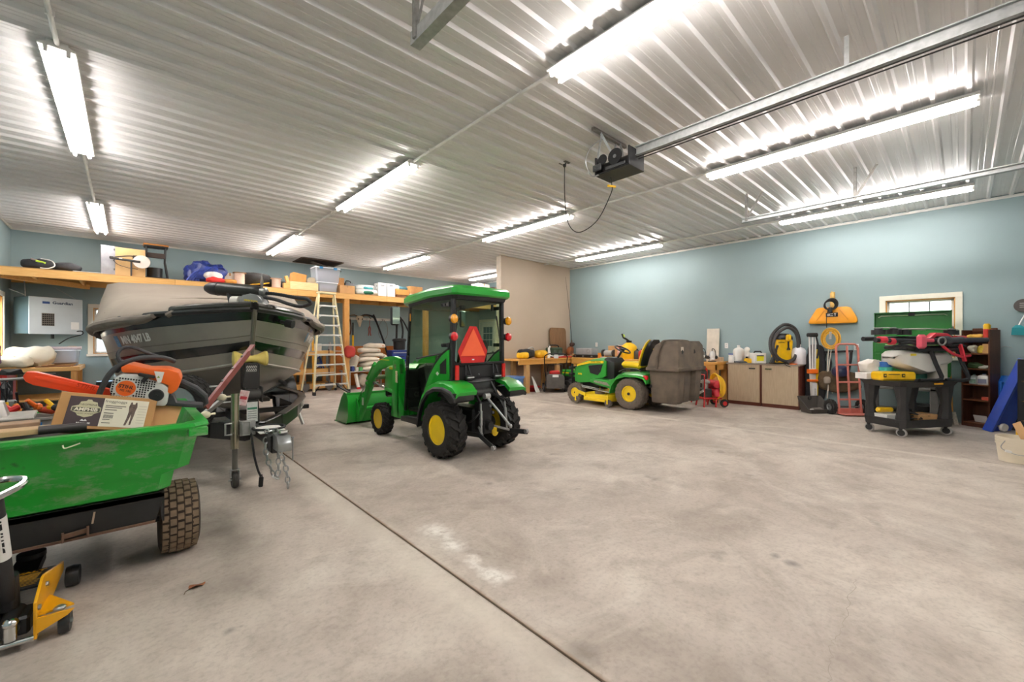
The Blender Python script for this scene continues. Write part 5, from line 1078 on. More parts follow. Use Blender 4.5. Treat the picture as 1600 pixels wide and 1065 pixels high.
for i in range(5):
    g = G(); g.b2((xs[i]+.002, 11.60, SZ-.16), (xs[i+1]-.002, 11.64, SZ-.018), .003); g.out('front_beam', PINE, ws)
    g = G(); g.b2((xs[i]+.002, 12.90, SZ-.16), (xs[i+1]-.002, 12.945, SZ-.018), .003); g.out('ledger', PINE, ws)
    g = G(); g.b2((xs[i]+.002, 11.60, SZ-.018), (xs[i+1]-.002, 12.94, SZ)); g.out('deck_sheet', M('#c99a5c', .7, 0, .12, 4), ws)
x = -1.3
while x < 10.1:
    g = G(); g.b2((x-.019, 11.642, SZ-.155), (x+.019, 12.898, SZ-.02)); g.out('joist', PINEY, ws); x += .61
for xp in (4.47, 7.0):
    g = G(); g.b2((xp-.07, 11.605, 0), (xp+.07, 11.745, SZ-.16), .004); g.out('post', PINEY, ws)
g = G(); g.bar((-1.70, 11.75, 2.545), (-.62, 12.86, 2.53), .045, .10, (0, 0, 1), .003); g.out('brace', PINE, ws)
# duffel bag
db = thing('duffel_bag', 'black duffel bag with lime tag lying on the shelf', 'bag', (-1.1, 11.85, SZ))
g = G(); bag(g, (-.13, 0, .10), (.46, .36, .22), .75, .03, 5, 1.); g.out('body', M('#2a2a2d', .7, 0, .25, 14, .2), db)
g = G(); bag(g, (.22, .02, .085), (.42, .32, .17), .7, .03, 6, 2.); g.out('end_pouch', M('#313134', .7, 0, .25, 14, .2), db)
g = G(); g.tube([(-.1, -.16, .2), (.04, -.19, .17), (.08, -.2, .08), (.0, -.215, .02), (-.1, -.215, .02)], .009, 6, 5); g.out('white_strap', WHT, db)
g = G(); g.box((-.10, -.16, .135), (.13, .02, .035), (20, 14, 0), .006); g.out('lime_tag', M('#b8d63a', .5), db)
g = G(); g.box((-.18, -.14, .17), (.10, .03, .03), (20, 20, 0), .006); g.out('mesh_patch', M('#8b7d78', .7), db)
g = G(); g.box((0, 0, .012), (.42, .3, .022), None, .008).cyl((-.05, 0, .02), (-.05, 0, .035), .03); tag(g.out('flat_tray', M('#8f9390', .5)), 'flat grey tray on the shelf beside the black duffel', 'tray', None, (-.58, 11.82, SZ))
bt = carton('appliance_box', 'tall tan carton half wrapped in silver film', (-.06, 11.98, SZ), (.66, .5, .58), 0, M('#cda873', .8, 0, .06, 5), False)
g = G(); g.b2((-.345, -.262, 0), (-.13, .26, .592), .01); g.jitter(.006, 12, 2.); g.out('plastic_wrap', M('#97969a', .3, .15, .15, 8, .2), bt)
for z in (.1, .3, .5):
    g = G(); g.b2((-.155, -.266, z), (-.135, -.262, z+.04)); g.out('print', M('#55544f', .6), bt)
dt = thing('disc_tool', 'dark handled tool with a pale round disc on the shelf carton', 'tool', (0.05, 11.68, SZ+.0))
g = G(); g.lathe([(.135, 0), (.14, .005), (.135, .012), (.0001, .014)], (.16, -.045, .31), (-.05, -1, .12), 30); g.out('disc', M('#d4c6bb', .45, .1, .05), dt)
g = G(); g.bar((-.28, -.04, .335), (.14, -.07, .305), .04, .045, (0, 0, 1), .01).box((-.29, -.04, .345), (.07, .05, .055), None, .012); g.out('handle', M('#35322f', .5), dt)
g = G(); g.box((-.16, -.055, .34), (.05, .05, .02), None, .004); g.out('grip_mark', M('#cfcac2', .5), dt)
g = G(); g.tube([(-.25, -.03, .36), (-.15, -.02, .39), (.0, -.01, .42), (.08, .0, .40)], .012, 6, 4).tube([(-.27, -.03, .30), (-.2, -.02, .22), (-.05, -.02, .17), (.1, -.01, .16)], .006, 6, 4).box((.06, .0, .40), (.08, .04, .08), None, .01); g.out('cable', M('#3b3029', .6), dt)
g = G(); g.bar((.0, -.02, .0), (.0, -.02, .30), .04, .03); g.out('stand', M('#3b3835', .5), dt)
sn = thing('work_stand', 'black folding work stand with an orange wood top', 'stand', (.45, 12.0, SZ))
g = G(); g.box((0, 0, .745), (.42, .3, .03), None, .004); g.out('top', M('#c9863e', .6, 0, .12, 6), sn)
g = G(); g.box((0, 0, .715), (.40, .28, .03), None, .004); g.out('apron', BLK, sn)
for s in (-1, 1):
    g = G(); g.tube([(s*.16, -.08, .71), (s*.155, -.08, .5), (s*.15, -.06, .4), (s*.20, -.10, .02)], .016, 8); g.out('leg', BLK, sn)
    g = G(); g.tube([(s*.16, .1, .71), (s*.15, .1, .4), (s*.2, .12, .02)], .016, 8); g.out('leg', BLK, sn)
g = G(); g.bar((-.15, -.08, .52), (.15, -.08, .52), .03, .11, (0, 0, 1), .01); g.out('crossbar', M('#3b2c24', .6), sn)
g = G(); g.b2((-.20, -.12, .0), (.20, .12, .05), .01); g.out('base', BLK, sn)
g = G(); g.lathe([(.13, .05), (.135, .25), (.125, .255), (.12, .06)], (-.02, .0, 0), (0, 0, 1), 22); g.out('tub', BLKP, sn)
# blue tarp bundle
g = G(); rings = []
tp_ = thing('blue_tarp', 'crumpled blue tarp bundle flopped on the shelf', 'tarp', (1.32, 11.95, SZ))
g = G(); g.sph((0, 0, .22), (.36, .24, .26), 48, 26, .75); g.v = [(v[0]+.22*(v[2]-.2), v[1], max(0, v[2])) for v in g.v]; g.jitter(.09, 5, 4.); g.jitter(.045, 13, 2.); g.v = [(a, b, max(0.0, c)) for a, b, c in g.v]; g.out('bundle', M('#22357f', .35, 0, .3, 12, .3), tp_, ang=35)
for k in range(5):
    g = G(); g.tube([(-.36+k*.05, -.2, .02), (-.22+k*.05, -.23, .2+.02*k), (-.02+k*.05, -.22, .33+.01*k), (.2, -.18, .40-.05*k)], .022, 6, 4); g.jitter(.01, 9, k); g.out('fold', M('#3a4fa6', .4, 0, .2, 10), tp_)
g = G(); bag(g, (0, 0, .10), (.38, .22, .2), .8, .02, 7, 3.); tag(g.out('white_sack', M('#d9d6cf', .7, 0, .06, 8, .1)), 'small white sack in front of the blue tarp', 'sack', None, (1.45, 11.74, SZ+.06), 14)
g = G(); bag(g, (0, 0, .06), (.36, .18, .13), .8, .02, 8, 5.); tag(g.out('red_bag', M('#d7281f', .6, 0, .1, 8, .1)), 'red fabric bag on the shelf edge below the blue tarp', 'bag', None, (1.48, 11.66, SZ))
carton('white_carton', 'low white carton behind the cable spool', (1.78, 11.95, SZ), (.36, .3, .28), 0, M('#e2d9cd', .8), True)
def spool(lab, loc, r, h, rz=0, flm=M('#8f6a45', .8, 0, .2, 8), wm=M('#d8b9a6', .6, 0, .1, 40)):
    t = thing('wire_spool', lab, 'spool', loc, rz, 'wire spools on the shelf')
    g = G(); g.cyl((0, 0, .0), (0, 0, .018), r, n=24); g.out('flange', flm, t)
    g = G(); g.cyl((0, 0, h-.018), (0, 0, h), r, n=24); g.out('flange', flm, t)
    g = G(); prof = []
    for i in range(13): z = .018+(h-.036)*i/12; prof.append((r*(.74 if i % 2 else .78), z))
    g.lathe(prof, (0, 0, 0), (0, 0, 1), 24); g.out('winding', wm, t)
spool('wooden spool of pale wire under a brown flange, beside the red bag', (1.96, 11.74, SZ), .14, .30)
spool('spool of pinkish wire standing between the tyre and the wood crate', (2.74, 11.72, SZ), .13, .24, 0, M('#c9a58e', .7), M('#dcc0ad', .6, 0, .08, 40))
ty = thing('spare_tyre', 'black tyre lying flat on the shelf behind wire spools', 'tyre', (2.35, 12.15, SZ))
g = G(); g.torus((0, 0, .18), .27, .13, (0, 0, 1), 36, 12, 1.38); g.jitter(.004, 30, 1.); g.out('tyre', RUB, ty)
g = G(); g.lathe([(.16, .05), (.15, .13), (.16, .21)], (0, 0, 0), (0, 0, 1), 28, cap=False); g.out('rim', GALV, ty)
g = G(); g.torus((0, 0, .13), .27, .11, (0, 0, 1), 36, 10, .9); tag(g.out('spare_tyre', RUB), 'second black tyre stacked on the shelf beside the crate', 'tyre', None, (2.98, 12.35, SZ))
g = G(); g.jitter(0, 1, 0)
for k in range(5): g.bar((-.2+.02*k, -.1+.05*k, .02+.01*k), (.2-.03*k, -.06+.03*k, .10-.01*k), .05, .015)
tag(g.out('strap_bundle', YEL), 'yellow strap bundle on the shelf between the spools', 'strap', None, (2.36, 11.70, SZ))
g = G(); bag(g, (0, 0, .055), (.34, .2, .12), .8, .02, 8, 9.); tag(g.out('tan_rag', M('#c98b3e', .8)), 'tan rag heap beside the first wire spool', 'rag', None, (1.74, 11.70, SZ))
for k, (x, lab) in enumerate(((3.0, 'short pine offcut leaning against the crate'), (2.96, 'stubby pine block at the foot of the crate'))):
    g = G(); g.box((0, 0, .16 if k == 0 else .07), (.07, .10, .32) if k == 0 else (.14, .12, .14), (0, -18 if k == 0 else 0, 0), .004); tag(g.out('pine_offcut', PINE), lab, 'offcut', None, (x, 11.70, SZ+(.01 if k == 0 else 0)))
cr = thing('wood_crate', 'long pale pine crate on the shelf left of the totes', 'crate', (3.38, 11.82, SZ))
PALE = M('#e2c48c', .65, 0, .1, 6, .05, 0, 1, .4, '#efd8a8', (1, 12, 12))
for (a, b, nm) in (((-.34, -.18, .02), (.34, -.16, .20), 'side_board'), ((-.34, .16, .02), (.34, .18, .20), 'side_board'), ((-.34, -.16, .02), (-.32, .16, .20), 'end_board'), ((.32, -.16, .02), (.34, .16, .20), 'end_board'), ((-.34, -.18, 0), (.34, .18, .02), 'base_board')):
    g = G(); g.b2(a, b, .002); g.out(nm, PALE, cr)
carton('crumpled_carton', 'brown carton flaring open above the pine crate', (3.28, 11.92, SZ+.2), (.34, .28, .24), 0, M('#c68f4e', .8, 0, .12, 6), False, None, 'box', None, 8)
g = G(); bag(g, (0, 0, .08), (.3, .2, .18), .8, .03, 7, 4.); tag(g.out('canvas_roll', M('#b9ab92', .8)), 'beige canvas roll beside the flaring brown carton', 'roll', None, (3.62, 11.85, SZ+.2))
CLR = bpy.data.materials.new('clear_plastic'); CLR.use_nodes = True
_n = CLR.node_tree; _n.nodes.clear(); _a = _n.nodes.new('ShaderNodeOutputMaterial'); _t = _n.nodes.new('ShaderNodeBsdfTransparent'); _d = _n.nodes.new('ShaderNodeBsdfPrincipled'); _x = _n.nodes.new('ShaderNodeMixShader')
_d.inputs['Base Color'].default_value = lin('#d5dbe2'); _d.inputs['Roughness'].default_value = .2; _x.inputs[0].default_value = .42
_n.links.new(_t.outputs[0], _x.inputs[1]); _n.links.new(_d.outputs[0], _x.inputs[2]); _n.links.new(_x.outputs[0], _a.inputs[0])
def tote(lab, loc, w, d, h, rz, latch=None, fill='#a9a6b4'):
    t = thing('plastic_tote', lab, 'tote', loc, rz)
    g = G(); g.loft([tr_(-w*.44, w*.44, -d*.44, d*.44, 0, .03), tr_(-w*.49, w*.49, -d*.49, d*.49, h*.93, .03)]); g.out('tub', CLR, t, ang=40)
    g = G(); g.loft([tr_(-w*.5, w*.5, -d*.5, d*.5, h*.93, .03), tr_(-w*.5, w*.5, -d*.5, d*.5, h, .03)]); g.out('lid', M('#dfe4ea', .35), t, ang=40)
    g = G(); bag(g, (0, 0, h*.45), (w*.8, d*.8, h*.8), .6, .03, 7, 2.); g.out('contents', M(fill, .8, 0, .3, 9), t)
    if latch:
        for xx in (-.28, .28):
            g = G(); g.box((xx*w, -d*.5, h*.93), (.09, .02, .06), None, .006); g.out('latch', M(latch, .4), t)
    return t
tote('lower clear plastic tote on the shelf above the ladder', (3.98, 11.86, SZ), .54, .44, .26, 0)
tote('clear tote with blue latches stacked highest above the ladder', (3.98, 11.88, SZ+.262), .66, .50, .40, 0, '#3d8fc9')
carton('shelf_carton', 'open brown carton on the shelf just above the post', (4.50, 11.82, SZ), (.42, .34, .22), 0, CARD2, True)
carton('shelf_carton', 'small upright brown carton behind the clear totes', (4.40, 12.06, SZ+.222), (.24, .22, .24), 6, M('#b98449', .8), True)
cs2 = thing('tool_case', 'black moulded tool case with handle among the cartons', 'case', (4.72, 12.08, SZ+.005), 10)
g = G(); g.prism([(-.22, 0), (.24, 0), (.22, .22), (.05, .34), (-.18, .34)], -.1, .1, 'xz'); g.out('shell', BLKP, cs2, bevel=.02)
g = G(); g.tube([(-.12, 0, .34), (-.1, 0, .40), (.02, 0, .40), (.04, 0, .34)], .012, 8, 3); g.out('handle', BLK, cs2)
for k, (x, z, y, lab, c1, c2) in enumerate(((5.08, 0, 11.78, 'green and white seed bag lying on the shelf edge', '#d9dad3', '#0f6b4f'), (5.16, .15, 11.98, 'white seed bag with teal print on top of the green one', '#dfe2df', '#3d9aa0'))):
    sd = thing('seed_bag', lab, 'bag', (x, y, SZ+z), -3, 'seed bags on the shelf')
    g = G(); bag(g, (0, 0, .085), (.68, .34, .17), .6, .015, 6, 3.+k); g.out('sack', M(c1, .5, 0, .08, 7), sd)
    g = G(); bag(g, (.02, -.03, .075), (.44, .30, .12), .6, .01, 6, 5.+k); g.out('printed_panel', M(c2, .5), sd)
    g = G(); g.loft([[Vector((-.34, -.10, .05)), Vector((-.34, .1, .05)), Vector((-.34, .1, .12)), Vector((-.34, -.1, .12))], [Vector((-.43, -.15, .02)), Vector((-.43, .15, .04)), Vector((-.43, .15, .06)), Vector((-.43, -.15, .05))]]); g.out('tied_end', M(c2, .5), sd)
for k, (x, lab) in enumerate(((5.52, 'left of two tall white document boxes on the shelf'), (5.80, 'right of two tall white document boxes on the shelf'))):
    t = thing('document_box', lab, 'box', (x, 11.78, SZ), 0, 'white document boxes')
    g = G(); g.b2((-.125, -.15, 0), (.125, .15, .39), .004); g.out('body', M('#eceae6', .6), t)
    g = G(); g.b2((-.06, -.152, .315), (.06, -.149, .335)); g.out('hand_hole', M('#3b3a39', .7), t)
    g = G(); g.b2((-.05, -.1515, .275), (.05, -.1495, .287)); g.out('print', M('#8d8c8a', .7), t)
    for j in range(3):
        g = G(); g.cyl((-.126, -.05, .1+j*.1), (-.1245, -.05, .1+j*.1), .02, n=12); g.out('side_hole', M('#4b4a48', .7), t)
carton('shelf_carton', 'flat brown carton under the blue and white bags', (6.17, 11.80, SZ+.09), (.44, .34, .16), 0, M('#cf9a52', .8), True)
g = G()
for k in range(4): g.box((0, 0, .012+.02*k), (.5-.03*k, .3, .016), (0, 0, 7*k-10), .002)
tag(g.out('flattened_carton', M('#9c6e48', .85, 0, .2, 7)), 'flattened brown carton stack at the shelf edge', 'cardboard', None, (6.18, 11.80, SZ))
for k, x in enumerate((6.05, 6.32)):
    g = G(); bag(g, (0, 0, .07), (.36, .26, .15), .7, .02, 7, 7.+k); tag(g.out('poly_bag', M(('#c6d3d8', '#4f7f8f')[k], .5, 0, .25, 9)), ('pale blue poly bag on top of the flat brown carton', 'teal poly bag behind the cab roof on the shelf')[k], 'bag', None, (x, 11.95, SZ+.25))
carton('shelf_carton', 'brown carton on a white box near the tractor roof', (6.68, 11.86, SZ+.15), (.44, .34, .24), 0, M('#c8935a', .8), True)
carton('white_carton', 'white box carrying a brown carton near the tractor roof', (6.66, 11.84, SZ), (.42, .32, .15), 0, M('#e9e4da', .8), False)
for k, (x, y, z, d, m, lab) in enumerate(((9.35, 12.0, 0, (.7, .5, .45), M('#d6cfc6', .8), 'large pale carton at the far end of the shelf'), (9.45, 11.95, .452, (.55, .4, .30), M('#d9d6d1', .8), 'white carton stacked highest at the far shelf end'), (9.95, 11.9, 0, (.38, .4, .66), M('#5c4a40', .7), 'dark brown carton beside the partition edge'), (8.6, 12.0, 0, (.6, .45, .40), CARD, 'brown carton hidden behind the tractor roof'))):
    carton('shelf_carton', lab, (x, y, SZ), d, 0, m, True) if z == 0 else carton('shelf_carton', lab, (x, y, SZ+z), d, 4, m, True)
# =================================================================== HANGING HEATER
ht = thing('unit_heater', 'grey hanging gas heater in the back left corner', 'heater', (-1.39, 12.10, 1.50), 33)
g = G(); g.b2((0, .02, 0), (.82, .45, .72), .012); g.out('cabinet', M('#566769', .45, .1, .05, 5), ht)  # sides coloured darker than the front panel, painting in their shade
g = G(); g.b2((-.002, .0, -.004), (.822, .02, .724), .006); fp = g.out('front_panel', M('#b9c0c2', .4, .15, .04, 4), ht)
lettering('lettering', 'Guardian', .075, M('#26364e', .5), fp, (.50, -.002, .62), (1, 0, 0), (0, 0, 1), .001, .002, 0, 1.15)
g = G(); g.b2((.19, -.003, .595), (.30, .0, .64), .002); g.out('badge', M('#274b86', .4), fp)
g = G(); g.b2((.18, -.003, .16), (.37, .002, .41)); gr_ = g.out('grille', M('#6f675c', .5, .3), fp)
for i in range(6):
    for j in range(6):
        g = G(); g.b2((.19+i*.03, -.006, .17+j*.039), (.213+i*.03, -.002, .197+j*.039)); g.out('grille_hole', M('#241f1a', .8), gr_)
g = G(); g.b2((.63, -.003, .10), (.76, .0, .25)); g.out('rating_label', WHT, fp)
g = G(); g.tube([(.0, .1, .72), (.01, .15, .98), (.02, .2, 1.15)], .008, 6).tube([(.0, .1, .74), (-.2, .15, .84)], .006, 6); g.out('hanger_chain', GALV, ht)
g = G(); g.tube([(.78, .1, .72), (.50, .3, .98)], .006, 6); g.out('hanger_chain', GALV, ht)
g = G(); g.tube([(.72, .01, .06), (.8, -.02, .07), (.81, .0, .0), (.70, .2, -.08), (.6, .3, -.2)], .010, 6, 4); g.out('gas_line', BLK, ht)
g = G(); g.cyl((.5, .3, 0), (.5, .3, -.09), .025); g.out('drain_stub', BLK, ht)
# =================================================================== LEFT CORNER BENCH
lb = thing('corner_bench', 'thick pine workbench in the left corner below the heater', 'bench', (-1.22, 12.2, 0))
g = G(); g.b2((-.5, -.7, .79), (.54, .7, .87), .005); g.out('bench_top', PINE, lb)
for a in (-.45, .46):
    for b in (-.65, .62):
        g = G(); g.b2((a-.04, b-.04, 0), (a+.04, b+.04, .79), .003); g.out('leg', PINEY, lb)
g = G(); g.b2((-.42, -.66, .25), (.44, .64, .28)); g.out('lower_shelf', PINE, lb)
for k in range(4):
    g = G(); g.box((0, 0, .01), (.46-.05*k, .16, .018), (0, 0, 6*k-8), .002); tag(g.out('scrap_board', M(('#8a5f3c', '#a87a4d', '#c49a66', '#7b5538')[k], .8, 0, .15, 6)), ('dark brown', 'tan', 'pale', 'chestnut')[k]+' scrap board stacked on the corner bench edge', 'board', 'scrap boards on the corner bench', (-1.02+.05*k, 11.62, .87+.019*k))
g = G(); bag(g, (0, 0, .20), (.66, .42, .40), .8, .07, 4, 2.); tag(g.out('pillow', M('#d2c7ae', .85, 0, .06, 4, .15)), 'large cream pillow slumped on the corner bench', 'pillow', None, (-1.36, 11.98, .87), 6)
g = G(); bag(g, (0, 0, .11), (.42, .32, .22), .8, .05, 5, 8.); tag(g.out('pillow', M('#cfc4aa', .85, 0, .06, 4, .15)), 'smaller cream pillow at the bench edge by the bicycle', 'pillow', None, (-1.5, 11.62, .87))
tote('clear storage tote of pale linens on the corner bench', (-.98, 12.25, .87), .52, .40, .32, 0, None, '#b9bfd0')
g = G(); g.cyl((-.35, 0, .03), (.30, 0, .03), .03, n=16).cyl((.27, 0, .03), (.31, 0, .03), .034, n=16); tag(g.out('map_tube', M('#b9a9a6', .3, .4, .1)), 'silver tube resting on the clear tote', 'tube', None, (-1.0, 12.12, 1.192))
g = G(); bag(g, (0, 0, .03), (.22, .12, .07), .8, .02, 9, 6.); tag(g.out('twine_ball', M('#b08b56', .9)), 'small twine bundle beside the silver tube', 'twine', None, (-.86, 12.3, 1.192))
# =================================================================== BICYCLE BEHIND THE CART
bi = thing('bicycle', 'dark mountain bike nose-on behind the green cart', 'bicycle', (-.86, 6.1, 0), 4)
for yy in (-.0, 1.05):
    g = G(); g.torus((0, yy, .33), .305, .025, (1, 0, 0), 40, 8); w = g.out('wheel', RUB, bi)
    g = G(); g.torus((0, yy, .33), .275, .012, (1, 0, 0), 36, 6).cyl((-.05, yy, .33), (.05, yy, .33), .02); g.out('rim', STEEL, w)
    g = G()
    for k in range(18): a = 2*math.pi*k/18; g.cyl((.02*(-1)**k, yy, .33), (0, yy+.275*math.cos(a), .33+.275*math.sin(a)), .0015, n=4)
    sp_ = g.out('spokes', STEEL, w); sp_['kind'] = 'stuff'
for s in (-1, 1):
    g = G(); g.tube([(s*.055, 0, .33), (s*.058, .03, .55), (s*.05, .06, .72)], .018, 8); g.out('fork_leg', M('#b9ab88', .3, .6), bi)
    g = G(); g.tube([(s*.06, 1.05, .33), (s*.04, .7, .80)], .010, 6).tube([(s*.06, 1.05, .33), (s*.03, .62, .30)], .010, 6); g.out('stay', BLK, bi)
    g = G(); g.cyl((s*.20, .03, 1.01), (s*.33, .04, 1.01), .017, n=10); g.out('grip', BLK, bi)
g = G(); g.box((0, .06, .75), (.16, .06, .07), None, .015); g.out('fork_crown', M('#8b8d8d', .3, .7), bi)
g = G(); g.tube([(-.31, .04, 1.01), (-.1, .02, .985), (.1, .02, .985), (.31, .04, 1.01)], .014, 8, 3).cyl((0, .1, .90), (0, .02, .985), .018); g.out('handlebar', STEEL, bi)
g = G(); g.tube([(0, .08, .74), (0, .12, .95)], .024, 10).tube([(0, .11, .90), (0, .66, .80)], .02, 8).tube([(0, .09, .76), (0, .60, .28)], .022, 8).tube([(0, .60, .28), (0, .70, .95)], .018, 8); g.out('frame', M('#26282b', .3, .2), bi)
g = G(); g.loft([[Vector((x*k, y, z)) for x, y, z in ((-1, 0, 0), (1, 0, 0), (.8, 0, .04), (-.8, 0, .04))] for k, y, z in ()] or [[Vector((-.02, .52, 1.0)), Vector((.02, .52, 1.0)), Vector((.015, .52, 1.03)), Vector((-.015, .52, 1.03))], [Vector((-.04, .64, .99)), Vector((.04, .64, .99)), Vector((.03, .64, 1.035)), Vector((-.03, .64, 1.035))], [Vector((-.09, .78, .99)), Vector((.09, .78, .99)), Vector((.07, .78, 1.05)), Vector((-.07, .78, 1.05))], [Vector((-.07, .82, 1.0)), Vector((.07, .82, 1.0)), Vector((.05, .82, 1.04)), Vector((-.05, .82, 1.04))]]); g.out('saddle', BLK, bi, bevel=.01)
g = G(); g.cyl((-.09, .60, .28), (.09, .60, .28), .02).bar((-.09, .60, .28), (-.09, .52, .14), .02, .012).bar((.09, .60, .28), (.09, .68, .42), .02, .012); g.out('crank', STEEL, bi)
for k in range(3):
    g = G(); g.tube([(.02*k-.02, .03, .97), (.05-.03*k, -.08, .92), (.02, -.04, .78), (.0, .06, .68)], .005, 5, 4); g.out('cable', BLK, bi)
rc = thing('tool_cabinet', 'red steel drawer cabinet beside the left wall', 'cabinet', (-1.38, 8.3, 0))
g = G(); g.b2((-.28, -.3, .02), (.28, .3, .98), .01); g.out('body', RED, rc)
for k in range(5):
    g = G(); g.b2((-.25, -.312, .08+k*.175), (.25, -.3, .235+k*.175), .004); d_ = g.out('drawer', M('#b81e1d', .4, 0, .08, 8, 0, .2), rc)
    g = G(); g.b2((-.12, -.325, .19+k*.175), (.12, -.312, .205+k*.175), .003); g.out('pull', CHROME, d_)
pb = thing('kite_bag', 'crumpled purple and orange printed bag at the left edge', 'bag', (-1.36, 8.2, .98))
g = G(); bag(g, (0, 0, .2), (.34, .32, .40), .85, .06, 6, 2.); g.out('body', M('#9a5fa0', .55, 0, .5, 9, .2, 0, 1, .4, '#d98a4a'), pb, ang=60)
g = G(); bag(g, (.05, -.02, .42), (.20, .20, .18), .85, .04, 8, 5.); g.out('top_knot', M('#b66a8c', .55, 0, .3, 9, .2, 0, 1, .4, '#6a4a8c'), pb, ang=60)
g = G(); g.tube([(.2, -.2, .0), (.12, -.25, -.1), (.18, -.3, -.3)], .03, 8, 3); g.out('strap', YEL, pb)
# =================================================================== STEP LADDER
ld = thing('step_ladder', 'tall fibreglass step ladder standing against the shelf', 'ladder', (4.02, 11.02, 0), 6)
FRP = M('#e3d6ab', .5, 0, .06, 12); ALUM = M('#d5d5d0', .35, .6, .06, 12)
HL = 2.62
def lad(s, t, back=0): # rail position at height fraction t
    w = .46-(.46-.20)*t; return Vector((s*w, .22+.30*t if not back else .98-.40*t, HL*t))
ld.location = (3.90, 10.86, 0)
for s in (-1, 1):
    g = G(); g.bar(lad(s, 0.02), lad(s, 1), .03, .075, (0, 1, 0), .003); g.out('front_rail', FRP, ld)
    g = G(); g.bar(lad(s, .02, 1)*1.0, lad(s, .97, 1), .028, .05, (0, 1, 0), .003); g.out('rear_rail', FRP, ld)
    g = G(); g.box(lad(s, .025)+Vector((0, -.01, -.02)), (.06, .11, .09), (0, 0, 0), .01); g.out('foot', BLK, ld)
    g = G(); g.box(lad(s, .02, 1)+Vector((0, 0, -.015)), (.05, .08, .07), None, .01); g.out('foot', BLK, ld)
    g = G(); g.bar(lad(s, .42)+Vector((-s*.02, .02, 0)), lad(s, .42, 1)+Vector((-s*.02, 0, 0)), .01, .025); g.out('spreader', ALUM, ld)
    g = G(); g.bar(lad(s, .02)+Vector((-s*.02, .03, .0)), lad(s, .105)*Vector((.55, 1, 1)) if False else Vector((s*.26, lad(s, .1).y+.02, lad(s, .105).z)), .012, .04, (0, 1, 0)); g.out('foot_brace', BLK, ld)
for k in range(1, 10):
    t = k*.0975; a, b = lad(-1, t), lad(1, t)
    g = G(); g.bar(a, b, .085, .022, (0, 0, 1), .002).box((a+b)/2+Vector((0, -.036, -.014)), ((b-a).length, .01, .03)); g.out('step', ALUM, ld)
    if k > 0:
        for s in (-1, 1):
            p = lad(s, t); g = G(); g.bar(p+Vector((-s*.10, .0, -.01)), lad(s, t-.03)+Vector((-s*.012, 0, 0)), .012, .022, (0, 1, 0)); g.out('step_brace', ALUM, ld)
    a, b = lad(-1, t, 1), lad(1, t, 1)
    if k % 2 == 0:
        g = G(); g.bar(a, b, .02, .02); g.out('rear_bar', ALUM, ld)
g = G(); g.box((0, .53, HL+.01), (.46, .18, .05), None, .012); g.out('top_cap', FRP, ld)
# =================================================================== BENCHES AND CLUTTER UNDER THE SHELF
ub = thing('storage_bench', 'two-tier pine storage bench behind the step ladder', 'bench', (3.45, 12.42, 0))
for z in (.16, .56, 1.06):
    g = G(); g.b2((-1.1, -.30, z), (.86, .42, z+.04), .003); g.out('shelf_board', PINE, ub)
    g = G(); g.b2((-1.1, -.34, z-.10), (.86, -.30, z+.045), .003); g.out('front_rail', PINE, ub)
for a in (-1.05, .0, .80):
    for b in (-.26, .38):
        g = G(); g.b2((a-.045, b-.045, 0), (a+.045, b+.045, 1.06)); g.out('leg', PINEY, ub)
def jug(name, lab, loc, m, w, d, h, cap=None, cat='jug', rz=0, group=None, lbl=None):
    t = thing(name, lab, cat, loc, rz, group)
    g = G(); rr = lambda k, z: tr_(-w/2*k, w/2*k, -d/2*k, d/2*k, z, min(w, d)*.18)
    g.loft([rr(.94, 0), rr(1, .01), rr(1, h*.66), rr(.85, h*.78), rr(.45, h*.86), rr(.3, h*.88), rr(.3, h*.93)]); g.out('body', m, t, ang=50)
    g = G(); g.cyl((0, 0, h*.92), (0, 0, h), min(w, d)*.19, n=14); g.out('cap', cap or m, t)
    if lbl:
        g = G(); g.b2((-w*.36, -d/2-.002, h*.12), (w*.36, -d/2, h*.5)); g.out('label', lbl, t)
    return t
jug('fuel_jug', 'red fuel jug on the top of the storage bench', (3.32, 12.32, 1.10), RED, .26, .2, .34, BLK)
carton('white_carton', 'small white box on the storage bench behind the ladder', (3.86, 12.3, 1.10), (.26, .2, .2), 0, M('#e6e2da', .7), False)
carton('white_carton', 'flat white box under the red fuel jug side of the bench', (3.55, 12.22, 1.10), (.22, .18, .09), 0, M('#e6e2da', .7), False)
bl = thing('jack_stand', 'blue steel stand on the storage bench behind the ladder', 'stand', (3.95, 12.35, .601))
for s in (-1, 1):
    g = G(); g.bar((s*.12, -.1, 0), (s*.03, 0, .34), .03, .02).bar((s*.12, .1, 0), (s*.03, 0, .34), .03, .02); g.out('leg', M('#2c4f9e', .4), bl)
g = G(); g.cyl((0, 0, .28), (0, 0, .42), .035); g.out('post', M('#2c4f9e', .4), bl)
g = G(); g.bar((-.08, -.05, .1), (.08, -.05, .1), .02, .14); g.out('cross_plate', M('#2c4f9e', .4), bl)
g = G(); g.bar((0, 0, 0), (.02, .16, 1.5), .02, .055, (1, 0, 0), .003); tag(g.out('level', M('#e0a52c', .5)), 'orange spirit level leaning behind the step ladder', 'level', None, (3.72, 12.0, .0))
